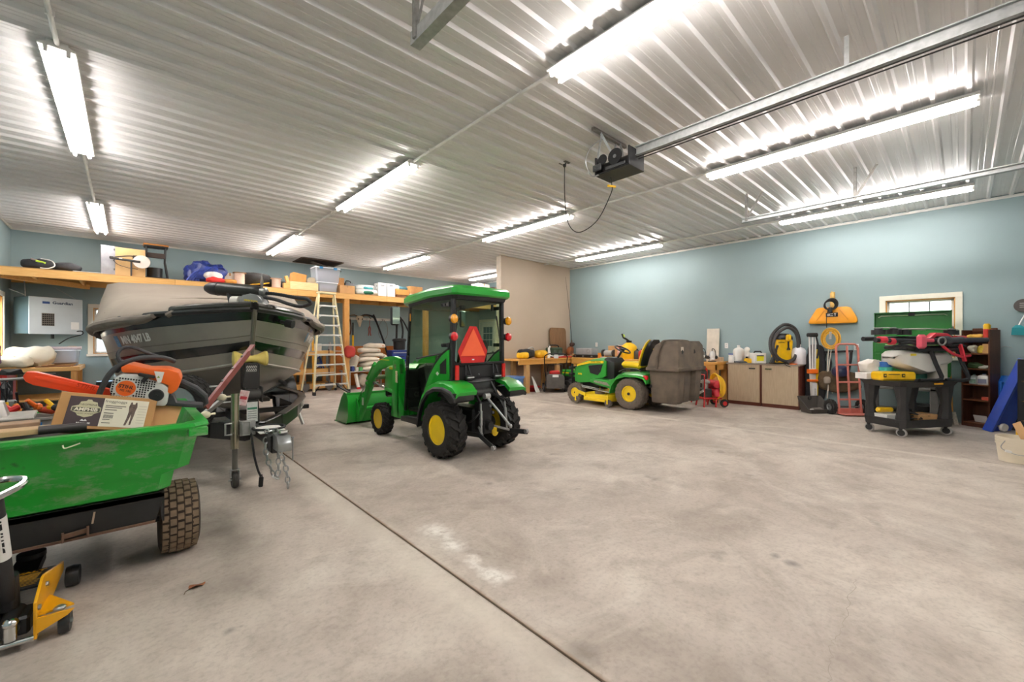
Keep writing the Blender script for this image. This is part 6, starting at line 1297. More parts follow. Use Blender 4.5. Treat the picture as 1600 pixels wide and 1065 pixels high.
for k, (x, lab, m) in enumerate(((3.50, 'wooden handled shovel leaning behind the ladder', M('#b2763f', .6)), (4.12, 'dark handled spade leaning beside the shelf post', M('#4a2f27', .6)))):
    t = thing('shovel', lab, 'shovel', (x, 11.98, 0), 0)
    g = G(); g.cyl((0, 0, .26), (.03, .12, 1.15), .016, n=8); g.out('handle', m, t)
    g = G(); g.loft([[Vector((-.10, 0, .22)), Vector((.10, 0, .22)), Vector((.10, .015, .22)), Vector((-.10, .015, .22))], [Vector((-.11, -.02, .10)), Vector((.11, -.02, .10)), Vector((.11, -.005, .10)), Vector((-.11, -.005, .10))], [Vector((-.02, -.03, .0)), Vector((.02, -.03, .0)), Vector((.02, -.018, .0)), Vector((-.02, -.018, .0))]]).cyl((0, 0, .2), (0, .0, .3), .022); g.out('blade', M('#6b6661', .5, .5), t)
g = G(); bag(g, (0, 0, .10), (.3, .16, .34), .8, .02, 6, 3.); tag(g.out('red_case', M('#c1392f', .5)), 'rounded red case hanging on the shelf post', 'case', None, (4.52, 11.53, .98))
g = G(); g.cyl((0, 0, 0), (0, 0, .12), .05, n=14).cyl((0, 0, .12), (0, 0, .24), .03, n=12); tag(g.out('caulk_gun', M('#b8b6b0', .4, .5)), 'grey air filter canister beside the shelf post', 'canister', None, (4.30, 12.45, 1.10))
# seed-sack pile on a low table
lt = thing('low_table', 'low grey metal table under the pile of seed sacks', 'table', (5.25, 12.0, 0))
g = G(); g.b2((-.72, -.32, .49), (.60, .36, .52), .004); g.out('table_top', M('#b5b4ae', .4, .4), lt)
for a in (-.66, .54):
    for b in (-.27, .31):
        g = G(); g.b2((a-.02, b-.02, 0), (a+.02, b+.02, .49)); g.out('leg', GALV, lt)
SK = M('#ded4c2', .7, 0, .06, 5, .12)
random.seed(5)
posl = ['bottom', 'second', 'third', 'fourth', 'fifth', 'topmost']
z = .52
for k in range(6):
    sk = thing('seed_sack', '%s white seed sack of the pile on the low table' % posl[k], 'sack', (5.26+random.uniform(-.06, .06)+.03*k*(k % 2), 11.98+random.uniform(-.03, .03), z), random.uniform(-7, 7), 'seed sacks on the low table')
    g = G(); bag(g, (0, 0, .07), (.80-.04*k, .46, .14), .55, .02, 5, k*2.); g.v = [(a, b, c-.05*(abs(a)/.4)**2) for a, b, c in g.v]; g.v = [(a, b, max(c, .0)) for a, b, c in g.v]; g.out('sack', SK, sk, ang=60)
    g = G(); g.b2((-.05, -.215, .05), (.2, -.20, .08)); g.jitter(.006, 8, k); g.out('red_print', M('#d9845f', .6, 0, .2, 20), sk)
    z += .13
for k, (x, lab) in enumerate(((4.80, 'grey striped sack leaning left of the sack pile'), (5.78, 'white sack draped at the right of the sack pile'))):
    g = G(); bag(g, (0, 0, .22), (.16, .42, .46), .6, .03, 5, 4.+k, rot(0, 24 if k == 0 else -20, 0)); tag(g.out('seed_sack', M('#c9c3b2' if k == 0 else '#dfd6c6', .7, 0, .1, 6, .12)), lab, 'sack', None, (x, 12.0, .53))
for k, (x, c1, lab) in enumerate(((4.68, '#3a4f9c', 'small blue can on the low table by the post'), (4.80, '#d9d4cc', 'white tub on the low table by the post'), (4.92, '#4fae62', 'green lidded tub on the low table'))):
    t = thing('tub', lab, 'tub', (x, 11.76, .52)); g = G(); g.cyl((0, 0, 0), (0, 0, .09+.05*(k == 0)), .05, .055, n=16); g.out('body', M(c1, .5), t); g = G(); g.cyl((0, 0, .09+.05*(k == 0)), (0, 0, .105+.05*(k == 0)), .058, n=16); g.out('lid', M('#e6e3dc' if k != 2 else '#3f9a54', .5), t)
ck = thing('caulk_tube', 'white and red tube leaning at the post foot', 'tube', (4.80, 11.72, 0))
g = G(); g.cyl((.04, 0, .03), (-.02, .06, .44), .05, n=14); g.out('tube', WHT, ck); g = G(); g.cyl((.045, -.005, .0), (.038, 0, .06), .056, n=14); g.out('red_cap', RED, ck)
g = G(); bag(g, (0, 0, .2), (.52, .34, .34), .7, .03, 5, 3., rot(0, 35, 0)); g.v = [(a, b, max(0, c)) for a, b, c in g.v]; tag(g.out('grain_sack', M('#c8bfae', .8, 0, .08, 6, .1)), 'beige sack slumped under the low table', 'sack', None, (5.12, 11.9, .0))
g = G(); bag(g, (0, 0, .15), (.34, .28, .32), .8, .04, 6, 6.); g.v = [(a, b, max(0, c)) for a, b, c in g.v]; tag(g.out('leather_bag', M('#7d5138', .7, 0, .2, 7)), 'brown leather bag under the low table', 'bag', None, (5.48, 12.05, .0))
# panel, hooks and hanging gear
pn = thing('plywood_sheet', 'orange plywood sheet standing along the wall behind the sacks', 'plywood', (5.35, 12.80, 0))
g = G(); g.b2((-.75, -.02, .02), (1.1, .05, 1.22), .004); g.out('sheet', M('#c06b2c', .6, 0, .12, 4, 0, 0, 1, .4, '#d27d38', (1, 1, 8)), pn)
for x in (.1, .75):
    g = G(); g.b2((x, -.03, .6), (x+.02, -.018, .7)); g.out('latch', STEEL, pn)
rk = thing('hook_rail', 'white rail with hooks on the back wall', 'rail', (5.7, 12.93, 2.08))
g = G(); g.b2((-.75, -.02, -.04), (.8, .015, .04), .003); g.out('rail', M('#dcdad3', .6), rk)
for k in range(6):
    g = G(); g.tube([(-.65+k*.26, -.02, .0), (-.65+k*.26, -.10, -.02), (-.65+k*.26, -.11, .02)], .007, 6); g.out('hook', STEEL, rk)
sk_ = thing('deer_skull', 'pale antlered skull hanging on the hook rail', 'skull', (5.30, 12.80, 1.82))
g = G(); rings = []
for zz, w, d in ((.34, .09, .06), (.30, .11, .08), (.22, .09, .08), (.12, .055, .05), (.02, .03, .03), (0, .015, .015)):
    rings.append([Vector((w*math.cos(t), d*math.sin(t)-.05, zz)) for t in [2*math.pi*j/12 for j in range(12)]])
g.loft(rings); g.out('skull', M('#d8c9ad', .7, 0, .12, 12, .1), sk_)
for s in (-1, 1):
    g = G(); g.tube([(s*.05, -.05, .32), (s*.18, -.08, .36), (s*.30, -.05, .34), (s*.38, -.02, .26)], [.022, .02, .016, .01], 8); g.out('antler', M('#6b5a48', .7, 0, .2, 20), sk_)
    g = G(); g.sph((s*.06, -.115, .24), .022, 10, 8); g.out('eye_socket', M('#4a3d30', .8), sk_)
def hung(name, lab, cat, loc, pts, r, m, k=4):
    g = G(); g.tube(pts, r, 8, k); return tag(g.out(name, m), lab, cat, None, loc)
hung('crowbar', 'long black pry pole leaning from the hook rail', 'pole', (5.75, 12.78, 0), [(0, 0, 2.22), (.06, -.02, 2.1), (.30, -.10, 1.4), (.42, -.14, .95)], .028, BLK, 2)
hung('cord_loop', 'thin grey cable loop hanging right on the hook rail', 'cable', (6.10, 12.80, 1.45), [(0, 0, .62), (-.13, 0, .45), (-.15, 0, .15), (0, 0, -.05), (.15, 0, .15), (.13, 0, .45), (.02, 0, .62)], .010, M('#8f8d84', .6), 4)
hung('black_hose', 'black hose loop draped over the hook rail', 'hose', (5.55, 12.80, 1.9), [(-.25, 0, .22), (-.05, 0, .30), (.2, 0, .26), (.3, -.02, .1)], .028, BLK, 4)
pl = thing('hand_saw', 'yellow handled tool hanging below the skull', 'tool', (5.12, 12.82, 1.20)); g = G(); g.bar((0, 0, .35), (.0, 0, .75), .04, .02, (0, 1, 0)); g.out('shaft', BLK, pl); g = G(); g.bar((.0, 0, 0), (0, 0, .36), .06, .03, (0, 1, 0), .008); g.out('handle', YEL, pl)
g = G(); g.bar((-.02, 0, 0), (.02, 0, .75), .05, .02, (0, 1, 0)); tag(g.out('metal_strap', M('#c9c8c2', .3, .7)), 'silver metal strip hanging left of the yellow handle', 'strip', None, (4.92, 12.84, 1.2))
lp = thing('leather_tack', 'brown leather straps hanging at the rail end', 'strap', (5.0, 12.82, 1.55)); g = G(); g.tube([(-.06, 0, .5), (-.08, 0, .2), (0, 0, .0), (.06, 0, .2), (.03, 0, .5)], .018, 6, 4); g.out('strap', M('#5a3b2c', .7), lp)
rp = thing('red_pliers', 'rust red pliers hanging on the hook rail', 'pliers', (5.66, 12.83, 1.55))
for s in (-1, 1):
    g = G(); g.tube([(0, 0, .30), (s*.03, 0, .22), (s*.02, 0, .12), (s*.04, 0, 0)], .014, 6, 3); g.out('handle', M('#a9452f', .5), rp)
g = G(); g.tube([(0, 0, .30), (.0, 0, .42), (.02, .03, .50)], .008, 6); g.out('cord', M('#a9452f', .5), rp)
# shop vacuum and blue tool boxes
sv = thing('canister_vacuum', 'black canister vacuum with hose on the blue tool boxes', 'vacuum', (6.36, 12.2, 1.10))
g = G(); g.lathe([(.16, 0), (.18, .02), (.19, .26), (.22, .28), (.22, .33), (.18, .36), (.0001, .37)], (0, 0, 0), (0, 0, 1), 24); g.out('drum', BLKP, sv)
g = G(); g.tube([(-.10, 0, .34), (-.10, -.02, .7), (-.09, 0, .95), (.02, 0, .98), (.08, 0, .85), (.12, 0, .6), (.1, 0, .36)], .032, 10, 5); g.out('hose', BLK, sv)
for k, (z, c1, lab) in enumerate(((.50, '#2b4fa0', 'lowest blue tool box under the vacuum'), (.80, '#27408c', 'upper blue tool box under the vacuum'))):
    t = thing('tool_box', lab, 'tool box', (6.30, 12.15, z), 0, 'blue tool boxes'); g = G(); g.b2((-.30, -.2, 0), (.30, .2, .29), .012); g.out('body', M(c1, .4), t)
    g = G(); g.b2((-.27, -.208, .2), (.27, -.2, .23), .003); g.out('silver_trim', M('#b9bcc4', .35, .6), t)
    g = G(); g.tube([(-.08, -.205, .1), (-.08, -.235, .1), (.08, -.235, .1), (.08, -.205, .1)], .008, 6); g.out('handle', BLK, t)
cb_ = thing('crate_base', 'pale wooden pallet crate under the blue tool boxes', 'crate', (6.30, 12.15, 0))
for k in range(4):
    g = G(); g.b2((-.35, -.24, .02+k*.12), (.35, -.22, .12+k*.12)); g.out('slat', PINE, cb_)
g = G(); g.b2((-.35, -.22, 0), (.35, .24, .5)); g.out('core', M('#8d6a45', .8), cb_)
# =================================================================== WORKBENCHES ALONG THE PARTITION AND RIGHT WALL
BZ = .90
BT = M('#d99a4a', .5, 0, .1, 4, .04, .1, 1, .4, '#e3aa5c', (1, 10, 10)); BT2 = M('#d99a4a', .5, 0, .1, 4, .04, .1, 1, .4, '#e3aa5c', (10, 1, 10))
wb = thing('workbench', 'long orange pine workbench against the tan partition', 'workbench', (8.7, 8.0, 0))
g = G(); g.b2((-1.35, -.30, BZ-.05), (1.46, .355, BZ), .004); g.out('bench_top', BT, wb)
g = G(); g.b2((-1.33, -.28, BZ-.15), (1.46, -.24, BZ-.05), .003); g.out('apron', BT, wb)
for x in (-1.0, .2, 1.38):
    for y in (-.22, .30):
        g = G(); g.b2((x-.07, y-.045, 0), (x+.07, y+.045, BZ-.05), .004); g.out('leg', M('#c59a63', .7, 0, .12, 5), wb)
wr = thing('workbench', 'orange pine workbench along the blue right wall', 'workbench', (9.79, 5.7, 0))
g = G(); g.b2((-.40, -2.08, BZ-.05), (.36, 1.985, BZ), .004); g.out('bench_top', BT2, wr)
g = G(); g.b2((-.38, -2.06, BZ-.17), (-.34, 1.98, BZ-.05), .003).b2((-.38, -2.06, BZ-.17), (.36, -2.02, BZ-.05), .003); g.out('apron', BT2, wr)
for y in (-1.98, -.6, .8, 1.9):
    for x in (-.30, .28):
        g = G(); g.b2((x-.07, y-.07, 0), (x+.07, y+.07, BZ-.05), .004); g.out('leg', PINEY, wr)
# things on the partition bench
tb = thing('tool_bag', 'black and yellow tool bag with silver handle on bench', 'bag', (7.88, 8.0, BZ))
g = G(); bag(g, (0, 0, .13), (.56, .30, .26), .65, .02, 6, 1.); g.out('body', M('#2d2d2e', .7, 0, .2, 12, .1), tb)
g = G(); bag(g, (-.16, -.04, .09), (.30, .28, .18), .6, .01, 6, 2.); g.out('yellow_panel', YEL, tb)
g = G(); g.tube([(.0, -.05, .24), (.12, -.05, .30), (.24, -.05, .28), (.28, -.05, .12)], .014, 8, 4); g.out('handle', M('#c9c8c6', .3, .6), tb)
g = G(); bag(g, (0, 0, .11), (.44, .30, .22), .8, .03, 7, 4.); tag(g.out('yellow_bag', M('#e8b21c', .6, 0, .15, 8, .1)), 'yellow cloth bag heaped beside the black tool bag', 'bag', None, (8.42, 7.96, BZ))
wt = thing('nozzle_tool', 'white sprayer trigger nozzle standing on the bench edge', 'nozzle', (8.62, 7.86, BZ))
g = G(); g.tube([(0, 0, 0), (.02, -.02, .14), (.0, -.02, .26), (.05, -.02, .33)], [.05, .04, .03, .022], 10); g.out('body', WHTP, wt)
gm = thing('radio', 'dark green carry-handle jobsite radio on the bench', 'radio', (9.05, 8.0, BZ))
g = G(); g.b2((-.28, -.13, .02), (.22, .13, .29), .03); g.out('case', M('#30452f', .5, 0, .15, 8), gm)
for s in (-.14, .08):
    g = G(); g.cyl((s, -.132, .15), (s, -.14, .15), .075, n=20); g.out('speaker', M('#46554a', .5, 0, .3, 60), gm)
g = G(); g.tube([(-.25, 0, .27), (-.23, 0, .35), (.12, 0, .35), (.16, 0, .28)], .018, 8, 3).tube([(.22, 0, .25), (.30, 0, .18), (.28, -.05, .05)], .014, 6, 3); g.out('handle', BLK, gm)
bd = thing('table_leaf', 'brown wooden board with rounded corners leaning on the partition', 'board', (9.52, 8.27, BZ))
rr_ = [(-.33, .0), (.33, .0), (.36, .04), (.36, .78), (.33, .85), (.28, .875), (-.28, .875), (-.33, .85), (-.36, .78), (-.36, .04)]
g = G(); g.prism(rr_, -.018, .018, 'xz'); g.v = [(x, y+.035-.05*(1-z/.88) if True else y, z) for x, y, z in g.v]; g.out('board', M('#7c5c3f', .6, 0, .2, 3, .05, 0, 1, .4, '#946f4e', (10, 1, 1)), bd, bevel=.004)
g = G(); g.b2((-.32, -.13, 0), (.30, .13, .035), .01).b2((-.28, -.10, .03), (.26, .10, .04)); tag(g.out('red_tray', RED), 'long red tray lying before the brown board', 'tray', None, (9.18, 7.84, BZ))
fr_ = thing('fishing_rod', 'thin dark fishing rod standing in the corner', 'fishing rod', (9.98, 8.18, BZ+.02))
g = G(); g.tube([(.06, 0, .45), (.03, .05, 1.2), (-.04, .1, 2.0), (-.10, .12, 2.42)], [.010, .008, .005, .003], 6); g.out('blank', BLK, fr_)
g = G(); g.cyl((.07, 0, .10), (.06, 0, .48), .016, n=10); g.out('handle', M('#6b5238', .8), fr_)
g = G(); g.cyl((.03, -.05, .36), (.03, -.10, .36), .05, n=16); g.out('reel', M('#3d352f', .4, .4), fr_)
bb = thing('decoy', 'brown and orange wooden decoy at the bench corner', 'decoy', (9.86, 8.1, BZ))
g = G(); bag(g, (0, 0, .17), (.22, .2, .3), .9, .03, 6, 3.); g.out('body', M('#5b4030', .7, 0, .3, 9, 0, 0, 1, .4, '#b0622c'), bb)
g = G(); g.sph((.06, -.02, .37), (.08, .07, .07), 14, 10); g.out('head', M('#4a3127', .6), bb)
g = G(); 
for k in range(3): g.box((0, 0, .02+.03*k), (.42, .05, .022), (0, 4, 25*k-20), .003)
tag(g.out('wood_sticks', M('#d7b98a', .7)), 'pale wood sticks crossed on the bench corner', 'sticks', None, (9.72, 7.82, BZ))
# along the right wall bench
sc_ = thing('silver_case', 'silver case with clips on top of a black flat case', 'case', (9.80, 7.42, BZ+.085))
g = G(); g.b2((-.16, -.28, 0), (.16, .28, .18), .01); g.out('shell', M('#c3c6c8', .35, .5, .06, 8), sc_)
g = G(); g.torus((-.168, -.17, .1), .05, .008, (1, 0, 0), 16, 6); g.out('ring', STEEL, sc_)
bc_ = thing('flat_case', 'long flat black case under the silver case', 'case', (9.78, 7.40, BZ))
g = G(); g.b2((-.19, -.42, 0), (.19, .36, .083), .015); g.out('shell', BLKP, bc_)
for y in (-.3, 0, .28):
    g = G(); g.b2((-.198, y-.03, .03), (-.19, y+.03, .06), .003); g.out('clip', STEEL, bc_)
carton('parts_carton', 'orange parts carton on the bench behind the mower', (9.82, 6.85, BZ), (.26, .22, .14), 90, M('#e08a2c', .7), False)
cm = thing('chop_saw', 'grey and white bench grinder behind the mower hood', 'grinder', (9.72, 6.62, BZ))
g = G(); g.b2((-.12, -.2, 0), (.12, .2, .04), .008).cyl((0, -.12, .14), (0, .12, .14), .075, n=20); g.out('body', M('#b6b4ae', .5), cm)
for s in (-1, 1):
    g = G(); g.cyl((0, s*.15, .14), (0, s*.19, .14), .1, n=22); g.out('wheel_guard', M('#3b3b3a', .5), cm)
carton('bench_carton', 'large brown carton on the bench behind the steering wheel', (9.90, 6.42, BZ), (.46, .34, .34), 90, CARD2, True)
gc = thing('pump_sprayer', 'big yellow jug with black spout on the bench', 'jug', (9.70, 5.98, BZ), -30)
g = G(); rr = lambda k, z: tr_(-.19*k, .19*k, -.15*k, .15*k, z, .05)
g.loft([rr(.95, 0), rr(1, .02), rr(1, .26), rr(.9, .34), rr(.6, .40), rr(.4, .42), rr(.36, .44)]); g.out('tank', YEL, gc, ang=50)
g = G(); g.cyl((0, 0, .43), (0, 0, .48), .07, n=18).tube([(0, 0, .47), (-.08, 0, .52), (-.16, 0, .56), (-.20, 0, .66)], .025, 8); g.out('cap_and_spout', BLK, gc)
g = G(); g.sph((-.15, 0, .60), (.03, .03, .05), 10, 8); g.out('spout_tip', M('#c3d84a', .5), gc)
rw = thing('spray_can_box', 'pink and white spray can box left of the yellow jug', 'box', (9.75, 6.22, BZ+.0)); g = G(); g.b2((-.08, -.1, 0), (.08, .1, .36), .01); g.out('box', M('#e0cfc6', .6, 0, .2, 20, 0, 0, 1, .4, '#c9625a'), rw); g = G(); g.cyl((-.081, 0, .28), (-.085, 0, .28), .04, n=14); g.out('print', M('#8c3a34', .6), rw)
for k, (y, c1, lab) in enumerate(((5.62, '#c9362c', 'red oil bottle on the bench behind the mower seat'), (5.46, '#e4a722', 'yellow oil bottle on the bench behind the mower seat'), (5.05, '#d8941f', 'amber jug behind the mower hopper'), (5.75, '#3a3836', 'dark oil bottle behind the mower seat'))):
    jug('oil_bottle', lab, (9.72, y, BZ), M(c1, .45), .16, .11, .27, BLK, 'bottle', 90, 'oil bottles on the bench')
for k, (y, lab) in enumerate(((4.32, 'tan bodied router at the bench end beside the hopper'), (4.06, 'grey router in the middle of the bench end'), (3.84, 'white faced router nearest the cabinets'))):
    t = thing('router', lab, 'router', (9.66, y, BZ), -35, 'routers on the bench end')
    g = G(); g.cyl((0, 0, 0), (0, 0, .02), .09, n=22); g.out('base_plate', M('#4b4a48', .4, .4), t)
    g = G(); g.cyl((0, 0, .05), (0, 0, .20), .06, .055, n=20).cyl((0, 0, .20), (0, 0, .24), .055, .03, n=20); g.out('motor', M(('#a18f78', '#77746e', '#d8d8d6')[k], .45, .1, .1), t)
    for s in (-1, 1):
        g = G(); g.sph((s*.10, 0, .10), (.035, .03, .04), 12, 8).cyl((s*.06, 0, .09), (s*.1, 0, .1), .014); g.out('handle', M('#38332f', .5), t)
        g = G(); g.cyl((s*.05, .03, .02), (s*.05, .03, .18), .007, n=8); g.out('column', STEEL, t)
    g = G(); g.tube([(0, 0, .24), (.03, .04, .29), (.1, .05, .26), (.14, .06, .08)], .008, 6, 4); g.out('cord', BLK, t)
    g = G(); g.sph((0, -.057, .12), (.035, .008, .03), 14, 8); g.out('badge', WHT, t)
carton('router_box', 'brown wooden block on the bench by the routers', (9.85, 4.42, BZ), (.14, .14, .30), 0, M('#7d6a58', .8), False)
g = G(); g.b2((-.012, -.14, 0), (.012, .14, .76), .003); q = tag(g.out('cream_board', M('#d9cfc0', .6)), 'tall cream board leaning on the wall above the routers', 'board', None, (10.08, 4.0, BZ)); q.rotation_euler = (0, R(4), 0)
g = G(); g.b2((-.1, -.1, 0), (.1, .1, .1), .01); tag(g.out('tan_block', M('#cdb397', .7)), 'small tan block on the bench before the cream board', 'block', None, (9.92, 3.82, BZ))
def outlet(y, z, lab, on='r'):
    t = thing('power_outlet', lab, 'outlet', (XR-.002, y, z))
    g = G(); g.b2((-.008, -.037, -.06), (0, .037, .06), .003); g.out('cover_plate', WHTP, t)
    for dz in (-.022, .022):
        g = G(); g.b2((-.0095, -.016, dz-.014), (-.008, .016, dz+.014)); g.out('socket', M('#cfcdc6', .4), t)
outlet(7.35, 1.27, 'white wall outlet above the bench beyond the mower'); outlet(3.72, 1.26, 'white wall outlet above the routers'); outlet(1.385, 1.245, 'white wall outlet beside the red hand truck')
# =================================================================== UNDER THE BENCH
bn = thing('storage_bin', 'blue plastic bin with rim under the partition bench', 'bin', (7.41, 8.02, 0))
g = G(); g.loft([tr_(-.17, .17, -.2, .2, 0, .03), tr_(-.20, .20, -.24, .24, .40, .03), tr_(-.22, .22, -.26, .26, .41, .03), tr_(-.22, .22, -.26, .26, .45, .03), tr_(-.19, .19, -.23, .23, .45, .03)]); g.out('tub', M('#5d86c4', .45, 0, .05, 6), bn)
sn_ = thing('snow_scoop', 'white plastic paddle leaning at the bench leg', 'paddle', (7.98, 7.74, 0))
g = G(); g.loft([[Vector((a, -.02, b)) for a, b in ((0, 0), (.16, 0), (.16, .01), (0, .01))], [Vector((-.0, .02, .1)), Vector((.14, .02, .1)), Vector((.14, .035, .1)), Vector((0, .035, .1))], [Vector((-.02, .06, .28)), Vector((.06, .06, .28)), Vector((.06, .07, .28)), Vector((-.02, .07, .28))], [Vector((-.04, .09, .42)), Vector((-.01, .09, .42)), Vector((-.01, .10, .42)), Vector((-.04, .10, .42))]]); g.out('blade', WHTP, sn_)
rb_ = thing('red_bowl', 'wide red plastic bowl on the floor under the bench', 'bowl', (8.13, 8.06, 0)); g = G(); g.lathe([(.16, 0), (.26, .12), (.28, .13), (.26, .125), (.15, .015), (.0001, .015)], (0, 0, 0), (0, 0, 1), 30); g.out('bowl', M('#b3161c', .4), rb_)
pm_ = thing('push_mower', 'push lawn mower with grey bag and red engine under the bench', 'mower', (8.48, 7.50, 0), -44)
g = G(); g.prism([(-.24, .12), (.24, .12), (.24, .42), (.19, .48), (-.19, .48), (-.24, .42)], -.30, .02, 'xz'); g.out('grass_bag', M('#5b5651', .8, 0, .15, 8, .1), pm_, bevel=.02)
g = G(); g.b2((-.08, -.305, .42), (.08, -.298, .48)); g.out('label', WHT, pm_)
g = G(); g.b2((-.24, .0, .10), (.24, .55, .26), .04); g.out('deck', BLKP, pm_)
g = G(); g.cyl((0, .28, .26), (0, .28, .38), .13, n=22).b2((-.12, .14, .38), (.16, .40, .56), .04); g.out('engine', RED, pm_)
for s in (-1, 1):
    for y in (.0, .5):
        g = G(); g.lathe([(.02, -.025), (.09, -.028), (.10, 0), (.09, .028), (.02, .025)], (s*.28, y, .10), (1, 0, 0), 20); w = g.out('wheel', RUB, pm_)
        g = G(); g.cyl((s*.25, y, .1), (s*.312, y, .1), .05, n=14); g.out('hub', M('#a9a7a2', .5), w)
    g = G(); g.tube([(s*.22, .05, .28), (s*.28, -.22, .62), (s*.30, -.42, .96)], .014, 8); g.out('handle_bar', BLK, pm_)
g = G(); g.tube([(-.30, -.42, .96), (-.22, -.47, 1.03), (.0, -.49, 1.05), (.22, -.47, 1.03), (.30, -.42, .96)], .014, 8, 3); g.out('top_bar', BLK, pm_)
g = G(); g.tube([(-.2, -.46, 1.0), (-.06, -.47, .98), (.06, -.47, .98), (.2, -.46, 1.0)], .012, 8, 3).box((0, -.48, .97), (.12, .04, .1), None, .015); g.out('control_yoke', WHTP, pm_)
g = G(); g.tube([(-.2, -.1, .55), (-.19, -.12, .74), (.19, -.12, .74), (.2, -.1, .55)], .010, 6); g.out('bag_frame', BLK, pm_)
gs = thing('lawn_trailer', 'small green lawn sweeper tucked under the bench', 'sweeper', (9.05, 7.25, 0))
g = G(); g.b2((-.32, -.22, .42), (.24, .24, .60), .03); g.out('cover', JGREEN, gs)
g = G(); g.b2((-.30, -.18, .18), (.22, .2, .42), .02); g.out('body', BLKP, gs)
for s in (-.33, .27):
    g = G(); g.lathe([(.02, -.03), (.14, -.035), (.16, 0), (.14, .035), (.02, .03)], (s, 0, .16), (1, 0, 0), 22); g.out('wheel', RUB, gs)
g = G(); g.b2((-.325, -.05, .5), (-.322, .18, .53)); g.out('stripe', JYEL, gs)
# =================================================================== AIR COMPRESSOR
ac = thing('air_compressor', 'small red wheeled air compressor with coiled yellow hose', 'compressor', (8.98, 3.60, 0), -40)
g = G(); g.b2((-.24, -.16, .16), (.16, .16, .20), .01); g.out('platform', RED, ac)
for x in (-.2, .05):
    for s in (-1, 1):
        g = G(); g.tube([(x, s*.13, .18), (x-.02, s*.16, .08), (x-.03, s*.17, .0)], .018, 8); g.out('leg', RED, ac)
for z in (.30, .47):
    g = G(); g.cyl((.04, -.20, z), (.04, .20, z), .085, n=22).sph((.04, -.20, z), (.085, .04, .085), 18, 8).sph((.04, .2, z), (.085, .04, .085), 18, 8); g.out('air_tank', M('#cc2233', .3, 0, .06, 8, 0, .4), ac)
g = G(); g.b2((-.22, -.14, .20), (-.04, .12, .38), .015); g.out('motor', M('#3f3d3b', .5, .2), ac)
g = G(); g.cyl((-.13, -.02, .38), (-.13, -.02, .56), .06, n=18).b2((-.20, -.1, .48), (-.06, .08, .54), .01); g.out('pump_head', M('#b9b8b4', .35, .6, .2, 30), ac)
g = G(); g.bar((-.225, -.14, .34), (-.225, .12, .24), .01, .05); g.out('belt_guard', M('#d4d2cc', .4), ac)
g = G(); g.tube([(-.2, -.13, .2), (-.2, -.13, .62), (-.17, -.08, .66), (-.17, .08, .66), (-.2, .13, .62), (-.2, .13, .2)], .013, 8); g.out('roll_bar', RED, ac)
for k in range(5):
    g = G(); g.torus((.10+.016*k, .02, .40), .28-.012*k, .014, (1, .12*(k-2)*.5, .0), 34, 8); g.out('hose_coil', M('#eeb91c', .45, 0, .06, 8), ac)
for s in (-1, 1):
    g = G(); g.lathe([(.02, -.025), (.075, -.028), (.085, 0), (.075, .028), (.02, .025)], (.18, s*.2, .085), (0, 1, 0), 20); w = g.out('wheel', RUB, ac)
    g = G(); g.cyl((.18, s*.2-.03, .085), (.18, s*.2+.03, .085), .045, n=14); g.out('hub', RED, w)
rf = thing('hand_cart', 'red tube hand cart standing behind the compressor', 'hand cart', (9.24, 3.95, 0), -42)
for s in (-1, 1):
    g = G(); g.tube([(s*.17, 0, .02), (s*.17, 0, .72), (s*.13, 0, .80)], .016, 8); g.out('upright', RED, rf)
g = G(); g.tube([(-.13, 0, .80), (-.06, 0, .83), (.06, 0, .83), (.13, 0, .80)], .016, 8); g.out('top_handle', RED, rf)
g = G(); g.b2((-.17, -.02, .35), (.17, .02, .70), .01); g.out('back_plate', M('#2b2a2a', .6), rf)
for k in range(2):
    g = G(); g.bar((-.17, 0, .12+k*.2), (.17, 0, .12+k*.2), .02, .02); g.out('cross_rod', M('#d8a428', .4, .3), rf)
# =================================================================== OFFICE CABINETS
CABW = M('#bba88d', .5, 0, .05, 5, 0, 0, 1, .4, '#ad9a80', (10, 10, 1)); CBR = M('#6b3322', .5, 0, .08, 5)
for k, (y0, y1, lab) in enumerate(((2.87, 3.53, 'taupe wood-grain cabinet beside the workbench'), (2.19, 2.866, 'taupe wood-grain cabinet under the yellow vacuum'))):
    t = thing('office_cabinet', lab, 'cabinet', (9.68, y0, 0), 0, 'taupe office cabinets'); L = y1-y0
    g = G(); g.b2((.02, .004, .06), (.48, L-.004, .86)).b2((.04, .01, 0), (.46, L-.01, .06)); g.out('body', CBR, t)
    g = G(); g.b2((.0, .02, .075), (.02, L-.02, .86), .002); d_ = g.out('door', CABW, t)
    hy_ = .10 if k == 0 else L-.20
    g = G(); g.b2((-.012, hy_, .77), (.0, hy_+.12, .80), .003); g.out('handle', CHROME, d_)
ctp = tag(G().b2((-.01, -.01, 0), (.49, 1.36, .03), .003).out('cabinet_top', M('#8f8172', .45, 0, .06, 5)), 'thin brown countertop over both taupe cabinets', 'countertop', None, (9.68, 2.185, .862))
CZ = .893
bk_ = thing('salt_bucket', 'white bucket with a blue lid on the cabinet end', 'bucket', (9.90, 3.50, CZ), 0); g = G(); g.cyl((0, 0, 0), (0, 0, .17), .07, .075, n=20); g.out('body', WHTP, bk_); g = G(); g.cyl((0, 0, .17), (0, 0, .19), .08, n=20); g.out('lid', M('#2e4fa0', .4), bk_)
jug('milk_jug', 'large translucent white jug on the left cabinet', (9.88, 3.36, CZ), M('#e6e3dc', .4, 0, .05), .2, .17, .38, WHTP, 'jug', -40)
jug('milk_jug', 'shorter white jug behind the yellow planer', (9.98, 3.24, CZ), M('#dedad0', .4, 0, .05), .16, .14, .30, WHTP, 'jug', 10)
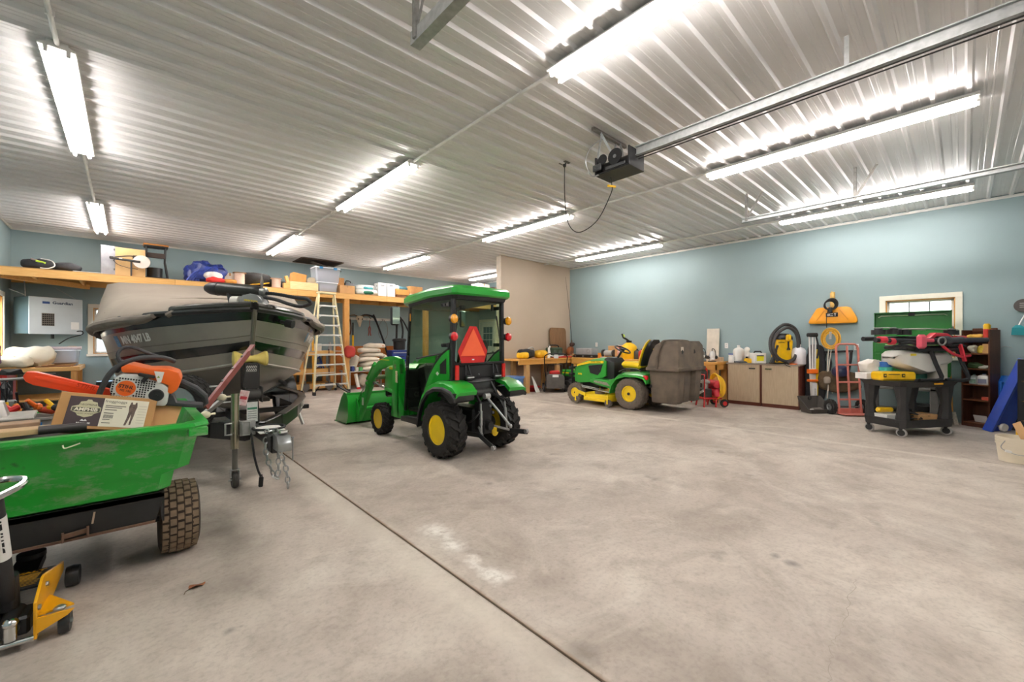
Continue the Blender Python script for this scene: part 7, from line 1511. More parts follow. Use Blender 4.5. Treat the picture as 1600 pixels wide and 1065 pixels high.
jug('milk_jug', 'squat white bottle at the left cabinet front', (9.78, 3.47, CZ), M('#e6e4df', .4, 0, .05), .11, .11, .17, WHTP, 'bottle', 0)
g = G(); g.b2((-.16, -.12, 0), (.16, .12, .03), .01).b2((-.12, -.09, .03), (.12, .09, .035)); tag(g.out('dark_tray', M('#4f545c', .5)), 'flat dark grey tray below the white jugs', 'tray', None, (9.82, 3.30, CZ), 50)
ypl = thing('hand_planer', 'yellow and black hand planer on the cabinet', 'planer', (9.80, 3.12, CZ), 50)
g = G(); g.b2((-.12, -.06, 0), (.12, .06, .10), .02); g.out('body', YEL, ypl)
g = G(); g.tube([(-.09, 0, .1), (-.06, 0, .18), (.06, 0, .19), (.1, 0, .1)], .022, 8, 3); g.out('handle', BLK, ypl)
g = G(); g.cyl((0, .05, .14), (0, .05, .24), .04, .05, n=14).sph((0, .05, .29), .055, 14, 10); g.out('dust_cup', M('#e6e2da', .5), ypl)
g = G(); g.b2((.05, -.065, .14), (.13, -.02, .20), .01); g.out('orange_knob', ORNG, ypl)
bbx = thing('battery_box', 'white box with a bright yellow label on cabinet', 'box', (9.80, 2.96, CZ), -42)
g = G(); g.b2((-.13, -.09, 0), (.13, .09, .22), .008); g.out('box', WHTP, bbx)
g = G(); g.b2((-.075, -.092, .05), (.075, -.09, .15)); g.out('label', M('#f0e62a', .5), bbx)
g = G(); g.b2((-.075, -.0925, .15), (.075, -.09, .17)); g.out('label_band', BLK, bbx)
g = G(); g.tube([(-.08, 0, .22), (-.06, 0, .25), (.06, 0, .25), (.08, 0, .22)], .014, 6); g.out('handle', BLK, bbx)
# yellow vacuum with coiled hose
yv = thing('shop_vacuum', 'yellow shop vacuum wrapped in its thick black hose', 'vacuum', (9.93, 2.56, CZ), -42)
g = G(); g.loft([tr_(-.14, .14, -.13, .13, .02, .04), tr_(-.17, .17, -.15, .15, .46, .04), tr_(-.16, .16, -.14, .14, .50, .05)]); tk = g.out('tank', YEL, yv, ang=40)
g = G(); g.b2((-.17, -.15, 0), (.17, .15, .03), .01); g.out('base', BLKP, yv)
g = G(); g.loft([tr_(-.175, .175, -.155, .155, .50, .05), tr_(-.17, .17, -.15, .15, .56, .05), tr_(-.12, .12, -.1, .1, .62, .04)]); g.out('motor_head', BLKP, yv, ang=40)
g = G(); g.b2((-.02, -.20, .46), (.09, -.14, .60), .025); g.out('switch_block', YEL, yv)
g = G(); g.tube([(.035, -.165, .46), (.035, -.17, .34), (.01, -.17, .29)], .016, 8).tube([(.035, -.17, .34), (.06, -.17, .29)], .016, 8); g.out('latch', BLK, yv)
lettering('lettering', 'DEWALT', .035, BLK, yv, (-.09, -.155, .44), (1, 0, 0), (.0, .07, 1), .001, .001)
pts = [(-.20, -.20, .06), (-.32, -.16, .30), (-.26, -.1, .58), (-.02, -.10, .80), (.20, -.12, .72), (.26, -.16, .44), (.16, -.22, .16), (-.04, -.24, .06), (-.22, -.22, .14), (-.30, -.20, .34), (-.2, -.16, .60), (.02, -.15, .74), (.17, -.18, .64), (.20, -.22, .40), (.1, -.26, .14), (-.06, -.28, .02)]
pp_ = smooth_path(pts, 14); g = G(); g.tube(pp_, [.030+.0025*(i % 2) for i in range(len(pp_))], 10); g.out('hose', M('#3a3735', .55, 0, .12, 20), yv)
g = G(); g.tube([(-.28, -.13, .02), (-.22, -.13, .22), (-.16, -.13, .38)], [.05, .022, .022], 8).cyl((-.22, -.13, .20), (-.205, -.13, .27), .032, n=12); g.out('floor_nozzle', BLKP, yv)
g = G(); g.tube([(-.12, -.26, .02), (-.10, -.32, -.02), (.0, -.33, -.05), (.12, -.30, .0)], .006, 6, 4); g.out('cord', BLK, yv)
jug('milk_jug', 'tall white jug right of the yellow vacuum', (9.95, 2.26, CZ), M('#e9e7ea', .4, 0, .05), .22, .18, .40, WHTP, 'jug', -42)
g = G(); g.b2((-.07, -.05, 0), (.07, .05, .02), .005); tag(g.out('orange_pad', ORNG), 'flat orange pad at the cabinet front corner', 'pad', None, (9.74, 2.30, CZ))
# =================================================================== TRIPOD, LEVEL, WALL-HUNG GEAR
tp3 = thing('survey_tripod', 'white and orange survey tripod folded against the wall', 'tripod', (9.90, 2.02, .02), -42)
g = G(); g.b2((-.09, -.05, 1.42), (.09, .06, 1.50), .02); g.out('head', BLKP, tp3)
for k, x in enumerate((-.06, .0, .06)):
    g = G(); g.bar((x, 0.02*(k-1), .72), (x*1.05, 0, 1.44), .028, .02, (0, 1, 0), .003); lg_ = g.out('leg', WHTP, tp3)
    g = G(); g.bar((x*.5+.01, .02*(k-1), .12), (x, .02*(k-1), .8), .04, .025, (0, 1, 0), .003); g.out('lower_leg', M('#d9d6ce', .4), lg_)
    g = G(); g.cyl((x*.5+.01, .02*(k-1), .12), (x*.5+.01, .02*(k-1), .0), .014, .004, n=8); g.out('spike', M('#c96a34', .5), lg_)
for z in (.70, .54):
    g = G(); g.b2((-.09, -.045, z), (.09, .045, z+.09 if z > .6 else z+.05), .012); g.out('clamp', ORNG, tp3)
g = G(); g.b2((-.03, -.035, .13), (.07, -.02, .52), .005); pnl = g.out('leg_panel', WHTP, tp3)
for k in range(7):
    g = G(); g.b2((.018, -.0365, .28+k*.02), (.034, -.035, .292+k*.02)); g.out('maker_mark', M('#8b8780', .5), pnl)
g = G(); g.tube([(.06, -.02, 1.42), (.09, -.04, 1.2), (.06, -.04, 1.0)], .014, 6, 3); g.out('strap', BLK, tp3)
g = G(); g.bar((0, 0, 0), (.03, 0, 1.06), .055, .025, (0, 1, 0), .004); tag(g.out('long_level', M('#e9c81c', .45)), 'long yellow spirit level beside the tripod', 'level', None, (10.0, 1.98, .14), -42)
g = G(); bag(g, (0, 0, .6), (.34, .1, 1.2), .6, .03, 4, 3.); g.v = [(a*(1-.25*max(0, c-.6)), b, c) for a, b, c in g.v]; tag(g.out('tripod_bag', M('#2b2b2e', .8, 0, .15, 8, .1)), 'black tripod carry bag behind the white tripod', 'bag', None, (10.08, 2.0, .10), 90)
trb = thing('folding_tray', 'open dark grey canvas tub on the floor by the cabinets', 'tub', (9.62, 1.93, 0), -38)
g = G(); o_ = [tr_(-.18, .18, -.13, .13, 0, .02), tr_(-.24, .24, -.16, .16, .30, .02)]; i_ = [tr_(-.22, .22, -.145, .145, .30, .02), tr_(-.165, .165, -.115, .115, .015, .02)]
g.loft(o_+i_); g.v = [(a, b, c-(.22*c/.3 if b < -.1 else 0)) for a, b, c in g.v]; g.out('tub', M('#4b4641', .8, 0, .12, 8, .1), trb, ang=40)
g = G(); g.torus((0, .12, .26), .03, .008, (0, 1, 0), 12, 6); g.out('grip', BLK, trb)
g = G(); bag(g, (.05, 0, .05), (.24, .16, .08), .8, .02, 8, 2.); g.out('liner_cloth', M('#6b655e', .8), trb)
g = G(); g.box((-.08, -.06, .06), (.10, .06, .004), (20, 0, 10)); g.out('paper', WHT, trb)
ysp = thing('snow_pusher', 'broad yellow poly pusher blade hung on the wall', 'blade', (10.10, 1.74, 1.70))
g = G(); fp_ = [(-.36, .0), (.36, .0), (.385, .03), (.375, .10), (.28, .30), (.22, .32), (-.20, .32), (-.25, .30), (-.36, .10), (-.385, .03)]
g.prism(fp_, -.045, .05, 'yz'); g.v = [(v[0], -v[1], v[2]) for v in g.v]; bl_ = g.out('blade', M('#f0a012', .42, 0, .06, 5, 0, .15), ysp, bevel=.02)
for s in (-1, 1):
    g = G(); g.bar((-.052, s*.12, .26), (-.052, s*.25, .06), .012, .012); g.out('rib', M('#e0940e', .42), bl_)
g = G(); g.b2((-.058, -.095, .13), (-.046, .095, .21), .004); pl_ = g.out('name_plate', BLK, ysp)
for y0, y1, z0, z1 in ((.068, .050, .145, .195), (.046, .028, .150, .195), (.024, -.022, .180, .195), (.024, -.022, .146, .158), (-.036, -.066, .182, .197), (-.045, -.058, .146, .184)):
    g = G(); g.b2((-.0605, y1, z0), (-.058, y0, z1)); g.out('plate_mark', M('#d8cfc4', .5), pl_)
g = G(); g.tube([(-.02, 0, .30), (-.02, 0, .60)], .035, 10); g.out('handle_stub', M('#e8bd6e', .5), ysp)
hk = thing('tool_hook', 'blond wood hook rail end above the yellow blade', 'hook', (10.14, 1.74, 2.20)); g = G(); g.b2((-.02, -.035, -.05), (.02, .035, .12), .01).tube([(-.02, 0, .1), (-.08, 0, .08), (-.09, 0, .13)], .008, 6); g.out('hook', M('#d9b26a', .5), hk)
ccl = thing('cable_coil', 'black cable coil hanging over the yellow blade', 'cable', (9.98, 1.75, 2.07))
for k in range(5):
    g = G(); g.torus((.012*k-.02, .01*k-.02, -.005*k), .11-.006*k, .009, (1, .25*(k-2)*.6, .1*k), 26, 6); g.out('loop', BLK, ccl)
g = G(); g.tube([(-.02, .03, -.10), (-.01, .06, -.25), (.0, .06, -.45)], .006, 6, 3).b2((-.03, -.03, -.17), (.03, .03, -.06), .01); g.out('tail', BLK, ccl)
rop = thing('rope_coil', 'coil of yellow rope hanging on the wall', 'rope', (10.03, 1.745, 1.40))
for k in range(9):
    g = G(); pts = [(.015*(k % 4)-.06, (.15-.008*k)*math.cos(t)*(1+.06*math.sin(k)), (.20-.009*k)*math.sin(t)+.01*math.cos(k*2)) for t in [2*math.pi*j/22 for j in range(22)]]; g.tube(pts, .0105, 6, 0, True); g.out('loop', M('#e2ac34', .6, 0, .1, 30), rop)
g = G(); g.tube([(-.05, .0, .1), (-.06, .01, .0), (-.06, .0, .14)], .02, 8); g.out('tie', M('#b9b6b0', .5), rop)
wr_ = thing('hanging_rope', 'thin white rope hanging from the coil to the floor', 'cord', (10.0, 1.78, .25)); g = G(); g.tube([(0, 0, 1.0), (.0, .02, .6), (-.02, .0, .3), (-.02, .02, .0)], .010, 6, 4).tube([(0, -.04, .95), (.0, .0, .55), (-.02, -.02, .3), (0, -.06, .1)], .008, 6, 4); g.out('cord', M('#d9d3c4', .7), wr_)
sad = thing('black_tack', 'black looped harness hanging behind the hand truck', 'harness', (10.08, 1.70, .62))
g = G(); g.tube([(0, .16, .50), (-.02, .20, .2), (-.02, .18, .05), (-.03, .05, .02)], .03, 8, 4).tube([(0, .1, .50), (-.02, .06, .3), (-.02, .1, .1)], .022, 8, 4).tube([(0, -.25, .55), (-.02, -.24, .35), (-.02, -.2, .1)], .022, 8, 4).bar((-.01, .18, .52), (-.01, -.28, .55), .03, .04); g.out('strap', BLK, sad)
cbg = thing('field_bag', 'olive brown camouflage bag hanging low on the wall', 'bag', (10.02, 1.62, .36)); g = G(); bag(g, (0, 0, .22), (.16, .66, .42), .75, .04, 5, 2.); g.out('body', M('#6d5a42', .8, 0, .3, 9, .2, 0, 1, .3, '#463b2c'), cbg, ang=60); g = G(); bag(g, (-.08, .18, .25), (.05, .12, .14), .7, .01, 5, 1.); g.out('pocket', M('#9c9183', .7), cbg)
hlm = thing('bike_helmet', 'navy blue helmet resting on the olive bag', 'helmet', (9.90, 1.58, .74)); g = G(); g.lathe([(.13, 0), (.14, .03), (.13, .09), (.09, .14), (.0001, .16)], (0, 0, 0), (-.4, 0, 1), 22); g.out('shell', M('#2a2f52', .35, 0, .1, 8, 0, .4), hlm); g = G(); g.torus((-.0, 0, .03), .13, .012, (-.4, 0, 1), 22, 6); g.out('rim', BLK, hlm)
# hand truck
htk = thing('hand_truck', 'faded red hand truck standing against the wall', 'hand truck', (9.78, 1.42, 0), -44)
FRD = M('#cf7a6b', .5, 0, .1, 10)
for x in (-.20, 0, .20):
    g = G(); g.tube([(x, 0, .05), (x, .04, .6), (x, .08, 1.24 if x else 1.27)], .018, 8, 3); g.out('upright', FRD, htk)
g = G(); g.tube([(-.20, .08, 1.2), (-.19, .085, 1.27), (-.15, .09, 1.30), (0, .09, 1.305), (.15, .09, 1.30), (.19, .085, 1.27), (.20, .08, 1.2)], .018, 8); g.out('top_rail', FRD, htk)
for z in (.28, .60, .92):
    g = G(); g.bar((-.20, .02+.03*z, z), (.20, .02+.03*z, z), .03, .03, (0, 0, 1), .004); g.out('crossbar', FRD, htk)
g = G(); g.b2((-.23, -.20, .02), (.23, .02, .035)).b2((-.23, .0, .02), (.23, .02, .12)); g.out('toe_plate', FRD, htk)
g = G(); g.cyl((-.30, .09, .14), (.30, .09, .14), .012); g.out('axle', STEEL, htk)
for s in (-1, 1):
    turf_wheel(htk, (s*.29, .09, .135), .135, .08, .06, s, RUB, STEEL, 14, 'wheel', False)
# =================================================================== BLACK UTILITY CART AND SPRAY DRONE
uc = thing('utility_cart', 'black plastic two-shelf utility cart on grey casters', 'cart', (8.455, .57, 0), -32)
CBL = M('#2c2a2a', .5, 0, .15, 10, .04)
g = G(); g.loft([tr_(-.46, .46, -.29, .29, .70, .05), tr_(-.50, .50, -.33, .33, .78, .05), tr_(-.47, .47, -.30, .30, .78, .05), tr_(-.46, .46, -.29, .29, .74, .05)]); tpp = g.out('top_tray', CBL, uc, ang=35)
g = G(); g.loft([tr_(-.45, .45, -.28, .28, .13, .05), tr_(-.46, .46, -.29, .29, .24, .05), tr_(-.43, .43, -.26, .26, .24, .05), tr_(-.42, .42, -.25, .25, .16, .05)]); g.out('bottom_tray', CBL, uc, ang=35)
for sx in (-1, 1):
    for sy in (-1, 1):
        g = G(); g.loft([tr_(sx*.37-.09, sx*.37+.09, sy*.21-.075, sy*.21+.075, .2, .05), tr_(sx*.38-.06, sx*.38+.06, sy*.22-.055, sy*.22+.055, .45, .04), tr_(sx*.37-.10, sx*.37+.10, sy*.21-.085, sy*.21+.085, .71, .05)]); g.out('post', CBL, uc, ang=40)
        g = G(); g.lathe([(.03, -.016), (.055, -.018), (.062, 0), (.055, .018), (.03, .016)], (sx*.40, sy*.22, .062), (.9, .4, 0), 20); cw = g.out('caster', M('#b5b2ac', .6), uc)
        g = G(); g.cyl((sx*.40-.023, sy*.22-.01, .062), (sx*.40+.023, sy*.22+.01, .062), .042, n=16).b2((sx*.40-.03, sy*.22-.02, .10), (sx*.40+.03, sy*.22+.02, .135), .004); g.out('caster_fork', BLKP, cw)
for k in range(9):
    g = G(); g.box((.03+k*.017, -.327, .752), (.011, .012, .022)); g.out('maker_mark', M('#e0a52c', .5), tpp)
ycs = thing('socket_case', 'yellow tool case with black latches on the cart front', 'case', (8.18, .70, .785), -46)
g = G(); g.b2((-.24, -.11, 0), (.24, .11, .125), .025); g.out('shell', YEL, ycs)
for x in (-.20, .05):
    g = G(); g.b2((x-.022, -.118, .05), (x+.022, -.11, .10), .004); lt_ = g.out('latch', BLK, ycs); g = G(); g.b2((x-.01, -.121, .065), (x+.01, -.118, .085)); g.out('latch_face', YEL, lt_)
g = G(); g.b2((-.15, -.114, .085), (.0, -.11, .095)); g.out('handle_slot', BLK, ycs)
wbx = carton('white_carton', 'flat white box at the left end of the black cart', (8.28, .98, .785), (.26, .2, .09), -40, M('#e9e5e0', .7), False)
g = G(); bag(g, (0, 0, .10), (.28, .2, .19), .8, .04, 7, 3.); tag(g.out('white_rag', M('#e6e0d8', .8, 0, .06, 8, .15)), 'crumpled white plastic bag on the white box', 'bag', None, (8.36, .97, .877), -40)
tp1 = thing('tape_roll', 'blue roll stacked on a teal roll on the cart', 'tape', (8.38, .80, .965)); g = G(); g.lathe([(.035, 0), (.07, 0), (.07, .075), (.035, .075)], (0, 0, 0), (0, 0, 1), 24, True); g.out('roll', M('#2f6fc0', .5), tp1)
tp2 = thing('tape_roll', 'teal roll under the blue roll on the cart', 'tape', (8.38, .80, .912)); g = G(); g.lathe([(.04, 0), (.085, 0), (.085, .05), (.04, .05)], (0, 0, 0), (0, 0, 1), 24, True); g.out('roll', M('#49c0ae', .5), tp2)
g = G(); g.b2((-.12, -.1, 0), (.12, .1, .125), .01); tag(g.out('parts_tray', M('#8d8a84', .5, .2, .4, 40)), 'grey parts tray under the tape rolls', 'tray', None, (8.42, .80, .785), -40)
dr = thing('spray_drone', 'folded crop spraying drone with white tank on the cart', 'drone', (8.60, .47, .785), -40)
DB = M('#262628', .4, 0, .12, 12); DR_ = M('#d03040', .4, 0, .1, 10, 0, .2)
g = G()
rings = []
for x, y0, y1, z0, z1 in ((-.44, -.08, .10, .30, .36), (-.40, -.14, .16, .22, .42), (-.25, -.17, .18, .16, .44), (-.02, -.17, .18, .08, .43), (.12, -.16, .17, .10, .41), (.20, -.15, .16, .20, .41), (.38, -.13, .15, .22, .40), (.46, -.08, .1, .26, .36)):
    rings.append([Vector((x, y0, z0+.04)), Vector((x, y0*.5, z0)), Vector((x, y1*.5, z0)), Vector((x, y1, z0+.04)), Vector((x, y1, z1-.05)), Vector((x, y1*.6, z1)), Vector((x, y0*.6, z1)), Vector((x, y0, z1-.05))])
g.loft(rings); g.out('tank', M('#dedbd4', .4, 0, .05, 5, 0, .2), dr, ang=50)
for x in (.02, .42):
    g = G(); g.tube([(x-.03, -.20, .43), (x+.02, -.22, .25), (x+.09, -.24, .06), (x+.08, -.24, .02), (x+.02, -.24, .005), (x-.20, -.20, .005)], .026, 10); g.out('landing_leg', DB, dr)
    g = G(); g.tube([(x-.03, .22, .43), (x+.02, .24, .25), (x+.07, .26, .04), (x-.2, .22, .005)], .026, 10); g.out('landing_leg', DB, dr)
g = G(); g.tube([(-.22, -.20, .44), (-.03, -.20, .445), (.2, -.2, .44)], .03, 10).tube([(.2, -.2, .44), (.45, -.2, .44)], .026, 8).b2((-.34, -.18, .44), (.45, .2, .50), .02); g.out('frame', DB, dr)
g = G(); g.cyl((-.84, -.20, .58), (-.16, -.20, .56), .034, n=14).cyl((-.16, -.20, .56), (.16, -.20, .56), .05, n=14); g.out('arm', DB, dr)
g = G(); g.cyl((.16, -.20, .56), (.24, -.20, .565), .075, n=18).cyl((.24, -.2, .565), (.46, -.20, .58), .05, n=16).cyl((.46, -.20, .58), (.84, -.2, .585), .036, .034, n=14); g.out('arm', M('#3d3d42', .4, 0, .1, 9), dr)
g = G(); g.cyl((-.70, .15, .60), (.72, .15, .62), .034, n=14); g.out('arm', DB, dr)
for x, y, z in ((-.62, -.02, .66), (-.34, .02, .67), (.60, .06, .66), (-.1, .1, .66)):
    g = G(); g.cyl((x, y, z), (x, y, z+.07), .085, n=22).cyl((x, y, z+.07), (x, y, z+.09), .05, n=18); mt = g.out('motor', DB, dr)
    g = G(); g.cyl((x-.03, y, z+.09), (x+.03, y, z+.09), .012, n=8); g.out('bolt', STEEL, mt)
for x0, x1, y, z in ((-.25, .62, .0, .745), (-.30, .2, .08, .735), (.0, .66, .10, .74), (-.66, -.2, .0, .755)):
    g = G(); g.loft([[Vector((x0, y-.03, z)), Vector((x0, y+.03, z+.006)), Vector((x0, y+.03, z+.012)), Vector((x0, y-.03, z+.006))], [Vector(((x0+x1)/2, y-.055, z)), Vector(((x0+x1)/2, y+.04, z+.012)), Vector(((x0+x1)/2, y+.04, z+.018)), Vector(((x0+x1)/2, y-.055, z+.008))], [Vector((x1, y-.02, z-.01)), Vector((x1, y+.02, z-.004)), Vector((x1, y+.02, z)), Vector((x1, y-.02, z-.005))]]); g.out('propeller', M('#a9a49c', .35, .1, .1, 6), dr)
for x, z, w in ((-.74, .585, .10), (.66, .60, .14), (-.60, .56, .06)):
    g = G(); g.cyl((x-w/2, -.20 if x < 0 else .0, z), (x+w/2, -.2 if x < 0 else .0, z), .048, n=16); g.out('clamp_ring', DR_, dr)
g = G(); g.b2((-.28, -.30, .46), (-.15, -.22, .66), .03).b2((-.15, -.27, .55), (-.02, -.23, .60), .012); rg = g.out('arm_lock', M('#e0566a', .4, 0, .08, 9, 0, .2), dr)
g = G(); g.prism([(.0, .60), (.12, .69), (.30, .68), (.42, .60), (.36, .58), (.26, .63), (.14, .64), (.06, .58)], -.16, -.06, 'xz'); g.out('red_shell', DR_, dr, bevel=.015)
g = G(); g.tube([(.12, -.24, .50), (.22, -.27, .40), (.36, -.27, .35), (.52, -.25, .36)], .02, 8, 4).bar((.36, -.26, .52), (.42, -.27, .28), .05, .02); g.out('strap', DR_, dr)
g = G(); g.torus((.08, -.27, .565), .055, .012, (0, 1, 0), 18, 6); g.out('nozzle_ring', M('#8f8d88', .4, .4), dr)
for x, z in ((-.5, .49), (-.42, .53), (.3, .5)):
    g = G(); g.tube([(x-.08, -.22, z), (x+.05, -.23, z+.01), (x+.18, -.22, z-.01)], .022, 8, 3); g.out('hose', DB, dr)
g = G(); g.b2((-.28, -.175, .355), (-.2, -.168, .385)); g.out('sticker', M('#e6cf3a', .5), dr)
jug('milk_jug', 'white chemical jug at the right end of the black cart', (8.80, .27, .785), M('#e4ddd0', .45), .20, .16, .36, WHTP, 'jug', -40)
gb2 = carton('seed_carton', 'green and teal carton behind the drone legs', (8.76, .52, .785), (.28, .18, .20), -40, M('#2a8a3c', .6, 0, .2, 6, 0, 0, 1, .4, '#5fa39a'), False)
# lower shelf load
for args in (('flat_carton', 'brown carton lying on the lower shelf of the black cart', (8.58, .44, .165), (.36, .24, .12), -36, CARD2, True),):
    carton(*args)
carton('white_carton', 'white box on the lower shelf of the black cart', (8.24, .76, .165), (.26, .2, .12), -36, WHT, False)
dl = thing('cordless_drill', 'yellow cordless drill lying on the lower cart shelf', 'drill', (8.24, .78, .29), -36); g = G(); g.cyl((-.12, 0, .05), (.08, 0, .05), .04, .035, n=14).sph((-.12, 0, .05), .04, 12, 8); g.out('body', YEL, dl); g = G(); g.cyl((.08, 0, .05), (.16, 0, .04), .025, n=12).bar((.02, .03, .05), (.10, .10, .03), .035, .03); g.out('chuck', BLK, dl)
crd = thing('charger_cords', 'tangle of black charger cords on the lower cart shelf', 'cords', (8.40, .58, .165), -36)
for k in range(6):
    random.seed(k); g = G(); g.tube([(random.uniform(-.16, .16), random.uniform(-.14, .1), .02+.02*k+random.uniform(0, .06)) for _ in range(7)], .009, 6, 5); g.out('cord', BLK, crd)
g = G(); g.b2((-.1, -.06, 0), (.04, .06, .1), .02); g.out('charger', BLKP, crd)
# =================================================================== GREY CART AND GREEN TOOL CHEST BEHIND
gct = thing('service_cart', 'grey plastic service cart behind the black cart', 'cart', (9.62, .70, 0), 0)
GRY = M('#6f6d69', .6, 0, .08, 8)
for z in (.16, .55, .74):
    g = G(); g.b2((-.26, -.44, z), (.26, .44, z+.05), .01); g.out('shelf', GRY, gct)
for sx in (-1, 1):
    for sy in (-1, 1):
        g = G(); g.b2((sx*.22-.04, sy*.38-.05, .1), (sx*.22+.04, sy*.38+.05, .74), .008); g.out('post', GRY, gct)
        g = G(); g.lathe([(.015, -.014), (.045, -.016), (.05, 0), (.045, .016), (.015, .014)], (sx*.22, sy*.38, .05), (1, 0, 0), 16); g.out('caster', RUB, gct)
tbk = thing('black_tub', 'wide black rubber tub on the grey cart lower shelf', 'tub', (9.60, .50, .21)); g = G(); g.lathe([(.18, 0), (.22, .02), (.23, .09), (.24, .10), (.22, .10), (.2, .03), (.0001, .03)], (0, 0, 0), (0, 0, 1), 24); g.out('tub', BLKP, tbk)
gtc = thing('tool_chest', 'green steel tool chest with raised lid under the window', 'tool chest', (9.62, .60, .79))
CHG = M('#17701f', .35, 0, .06, 5, 0, .3)
g = G(); g.b2((-.24, -.46, 0), (.24, .46, .56), .01); g.out('body', CHG, gtc)
for k in range(3):
    g = G(); g.b2((-.252, -.43, .04+k*.17), (-.24, .43, .19+k*.17), .004); d_ = g.out('drawer', CHG, gtc); g = G(); g.b2((-.262, -.3, .155+k*.17), (-.252, .3, .175+k*.17)); g.out('pull', M('#8fb070', .4, .4), d_)
g = G(); g.b2((.10, -.47, .60), (.125, .47, 1.06), .006).b2((.02, -.47, .60), (.125, -.462, 1.06)).b2((.02, .462, .60), (.125, .47, 1.06)).b2((.02, -.47, 1.045), (.125, .47, 1.06)); ldd = g.out('lid', CHG, gtc)
g = G(); g.tube([(.09, -.42, .98), (.08, -.38, 1.0), (.08, .38, 1.0), (.09, .42, .98)], .007, 6); g.out('lid_stay', M('#cfd8b4', .3, .5), ldd)
g = G(); g.b2((.07, -.04, .99), (.10, .04, 1.045), .004); g.out('latch', BLK, ldd)
# =================================================================== BOOKSHELF CORNER
bs = thing('bookcase', 'narrow dark brown bookcase beside the window', 'bookcase', (9.90, .03, 0), -62-56+0)
bs.rotation_euler = (0, 0, math.atan2(-.88, -.47))   # local +x runs along the front, away from the window
DW = M('#5e3320', .45, 0, .15, 4, .03, .1, 1, .4, '#4a2818', (6, 6, 1)); BW, BD = .34, .24
for (a, b, nm) in (((0, 0, 0), (.02, BD, 1.53), 'side_panel'), ((BW-.02, 0, 0), (BW, BD, 1.53), 'side_panel'), ((.02, BD-.012, .04), (BW-.02, BD, 1.53), 'back_panel'), ((.02, .0, .0), (BW-.02, .02, .06), 'plinth')):
    g = G(); g.b2(a, b, .002); g.out(nm, DW, bs)
SHZ = (.07, .43, .67, .92, 1.16, 1.39)
for z in SHZ:
    g = G(); g.b2((.02, .0, z-.018), (BW-.02, BD-.012, z)); g.out('shelf', M('#7a4a2e', .45, 0, .12, 5), bs)
g = G(); g.b2((.02, BD-.03, 1.50), (BW-.02, BD-.012, 1.56), .01); g.out('top_crest', DW, bs)
bs.rotation_euler = (0, 0, math.atan2(-.88, -.47)); 
def onshelf(u, v, z):      # point on a bookcase shelf, u along the front, v into it
    a = bs.rotation_euler.z; return (bs.location.x+u*math.cos(a)-v*math.sin(a), bs.location.y+u*math.sin(a)+v*math.cos(a), z)
BR = math.degrees(bs.rotation_euler.z)
t = thing('spray_tin', 'yellow and red tin on the top bookcase shelf', 'tin', onshelf(.27, .07, SHZ[5])); g = G(); g.cyl((0, 0, 0), (0, 0, .15), .04, n=18); g.out('can', M('#d4382a', .4), t); g = G(); g.cyl((0, 0, .15), (0, 0, .22), .041, n=18).cyl((0, 0, .22), (0, 0, .235), .03, n=16); g.out('yellow_band', YEL, t)
def heap(name, lab, cat, u, v, z, d, m, seed, e=.75, rz=0):
    g = G(); bag(g, (0, 0, d[2]/2), d, e, .02, 9, seed); return tag(g.out(name, m), lab, cat, None, onshelf(u, v, z), BR+rz)
heap('yellow_gloves', 'yellow work gloves heaped on the top bookcase shelf', 'gloves', .12, .09, SHZ[5], (.20, .14, .08), M('#d9a94a', .8, 0, .3, 12), 1.)
heap('clear_bag', 'clear bag of fittings on the second bookcase shelf', 'bag', .10, .09, SHZ[4], (.12, .12, .14), M('#b9b4a4', .4, 0, .3, 20), 2.)
heap('yellow_pouch', 'yellow striped pouch on the second bookcase shelf', 'pouch', .20, .08, SHZ[4], (.10, .10, .12), M('#c9ae3a', .6, 0, .3, 18), 3.)
carton('small_carton', 'tan card box at the right of the second bookcase shelf', onshelf(.27, .10, SHZ[4]), (.08, .12, .15), BR, M('#c89a62', .8), False)
heap('green_tubing', 'green tubing scraps on the third bookcase shelf', 'tubing', .13, .09, SHZ[3], (.18, .13, .09), M('#3f5a34', .6, 0, .4, 12), 5.)
heap('paper_pad', 'grey papers on the third bookcase shelf', 'papers', .24, .08, SHZ[3], (.13, .12, .05), M('#b5b2a4', .7, 0, .2, 9), 6.)
jug('bottle', 'pale blue labelled bottle on the fourth bookcase shelf', onshelf(.11, .09, SHZ[2]), M('#bcc8c6', .4), .10, .08, .16, M('#5f7d6a', .5), 'bottle', BR, None, M('#7a9a8a', .5))
jug('bottle', 'white labelled bottle with navy cap on fourth bookcase shelf', onshelf(.24, .07, SHZ[2]), M('#e6e4e0', .4), .14, .10, .18, M('#34386b', .5), 'bottle', BR, None, M('#8d8fa6', .5))
carton('small_carton', 'small red box on the fifth bookcase shelf', onshelf(.27, .06, SHZ[1]), (.09, .06, .05), BR, M('#c9563f', .6), False)
g = G(); g.box((0, 0, .06), (.16, .012, .12), (25, 0, 0), .003); tag(g.out('white_card', WHT), 'white card propped on the bottom bookcase shelf', 'card', None, onshelf(.20, .07, SHZ[0]), BR)
br_ = thing('broom', 'pale bristle broom standing left of the bookcase', 'broom', (9.93, .13, 0), 20)
g = G(); g.loft([[Vector((-.14, -.03, 0)), Vector((.14, -.03, 0)), Vector((.14, .03, 0)), Vector((-.14, .03, 0))], [Vector((-.06, -.02, .2)), Vector((.06, -.02, .2)), Vector((.06, .02, .2)), Vector((-.06, .02, .2))]]); g.out('bristles', M('#b7ae9d', .9, 0, .2, 40, .2), br_)
g = G(); g.cyl((0, 0, .18), (.10, .0, 1.2), .012, n=8); g.out('handle', PINEY, br_)
cp_ = thing('mechanic_creeper', 'blue plastic mechanic creeper leaning on the wall', 'creeper', (9.50, -.24, 0))
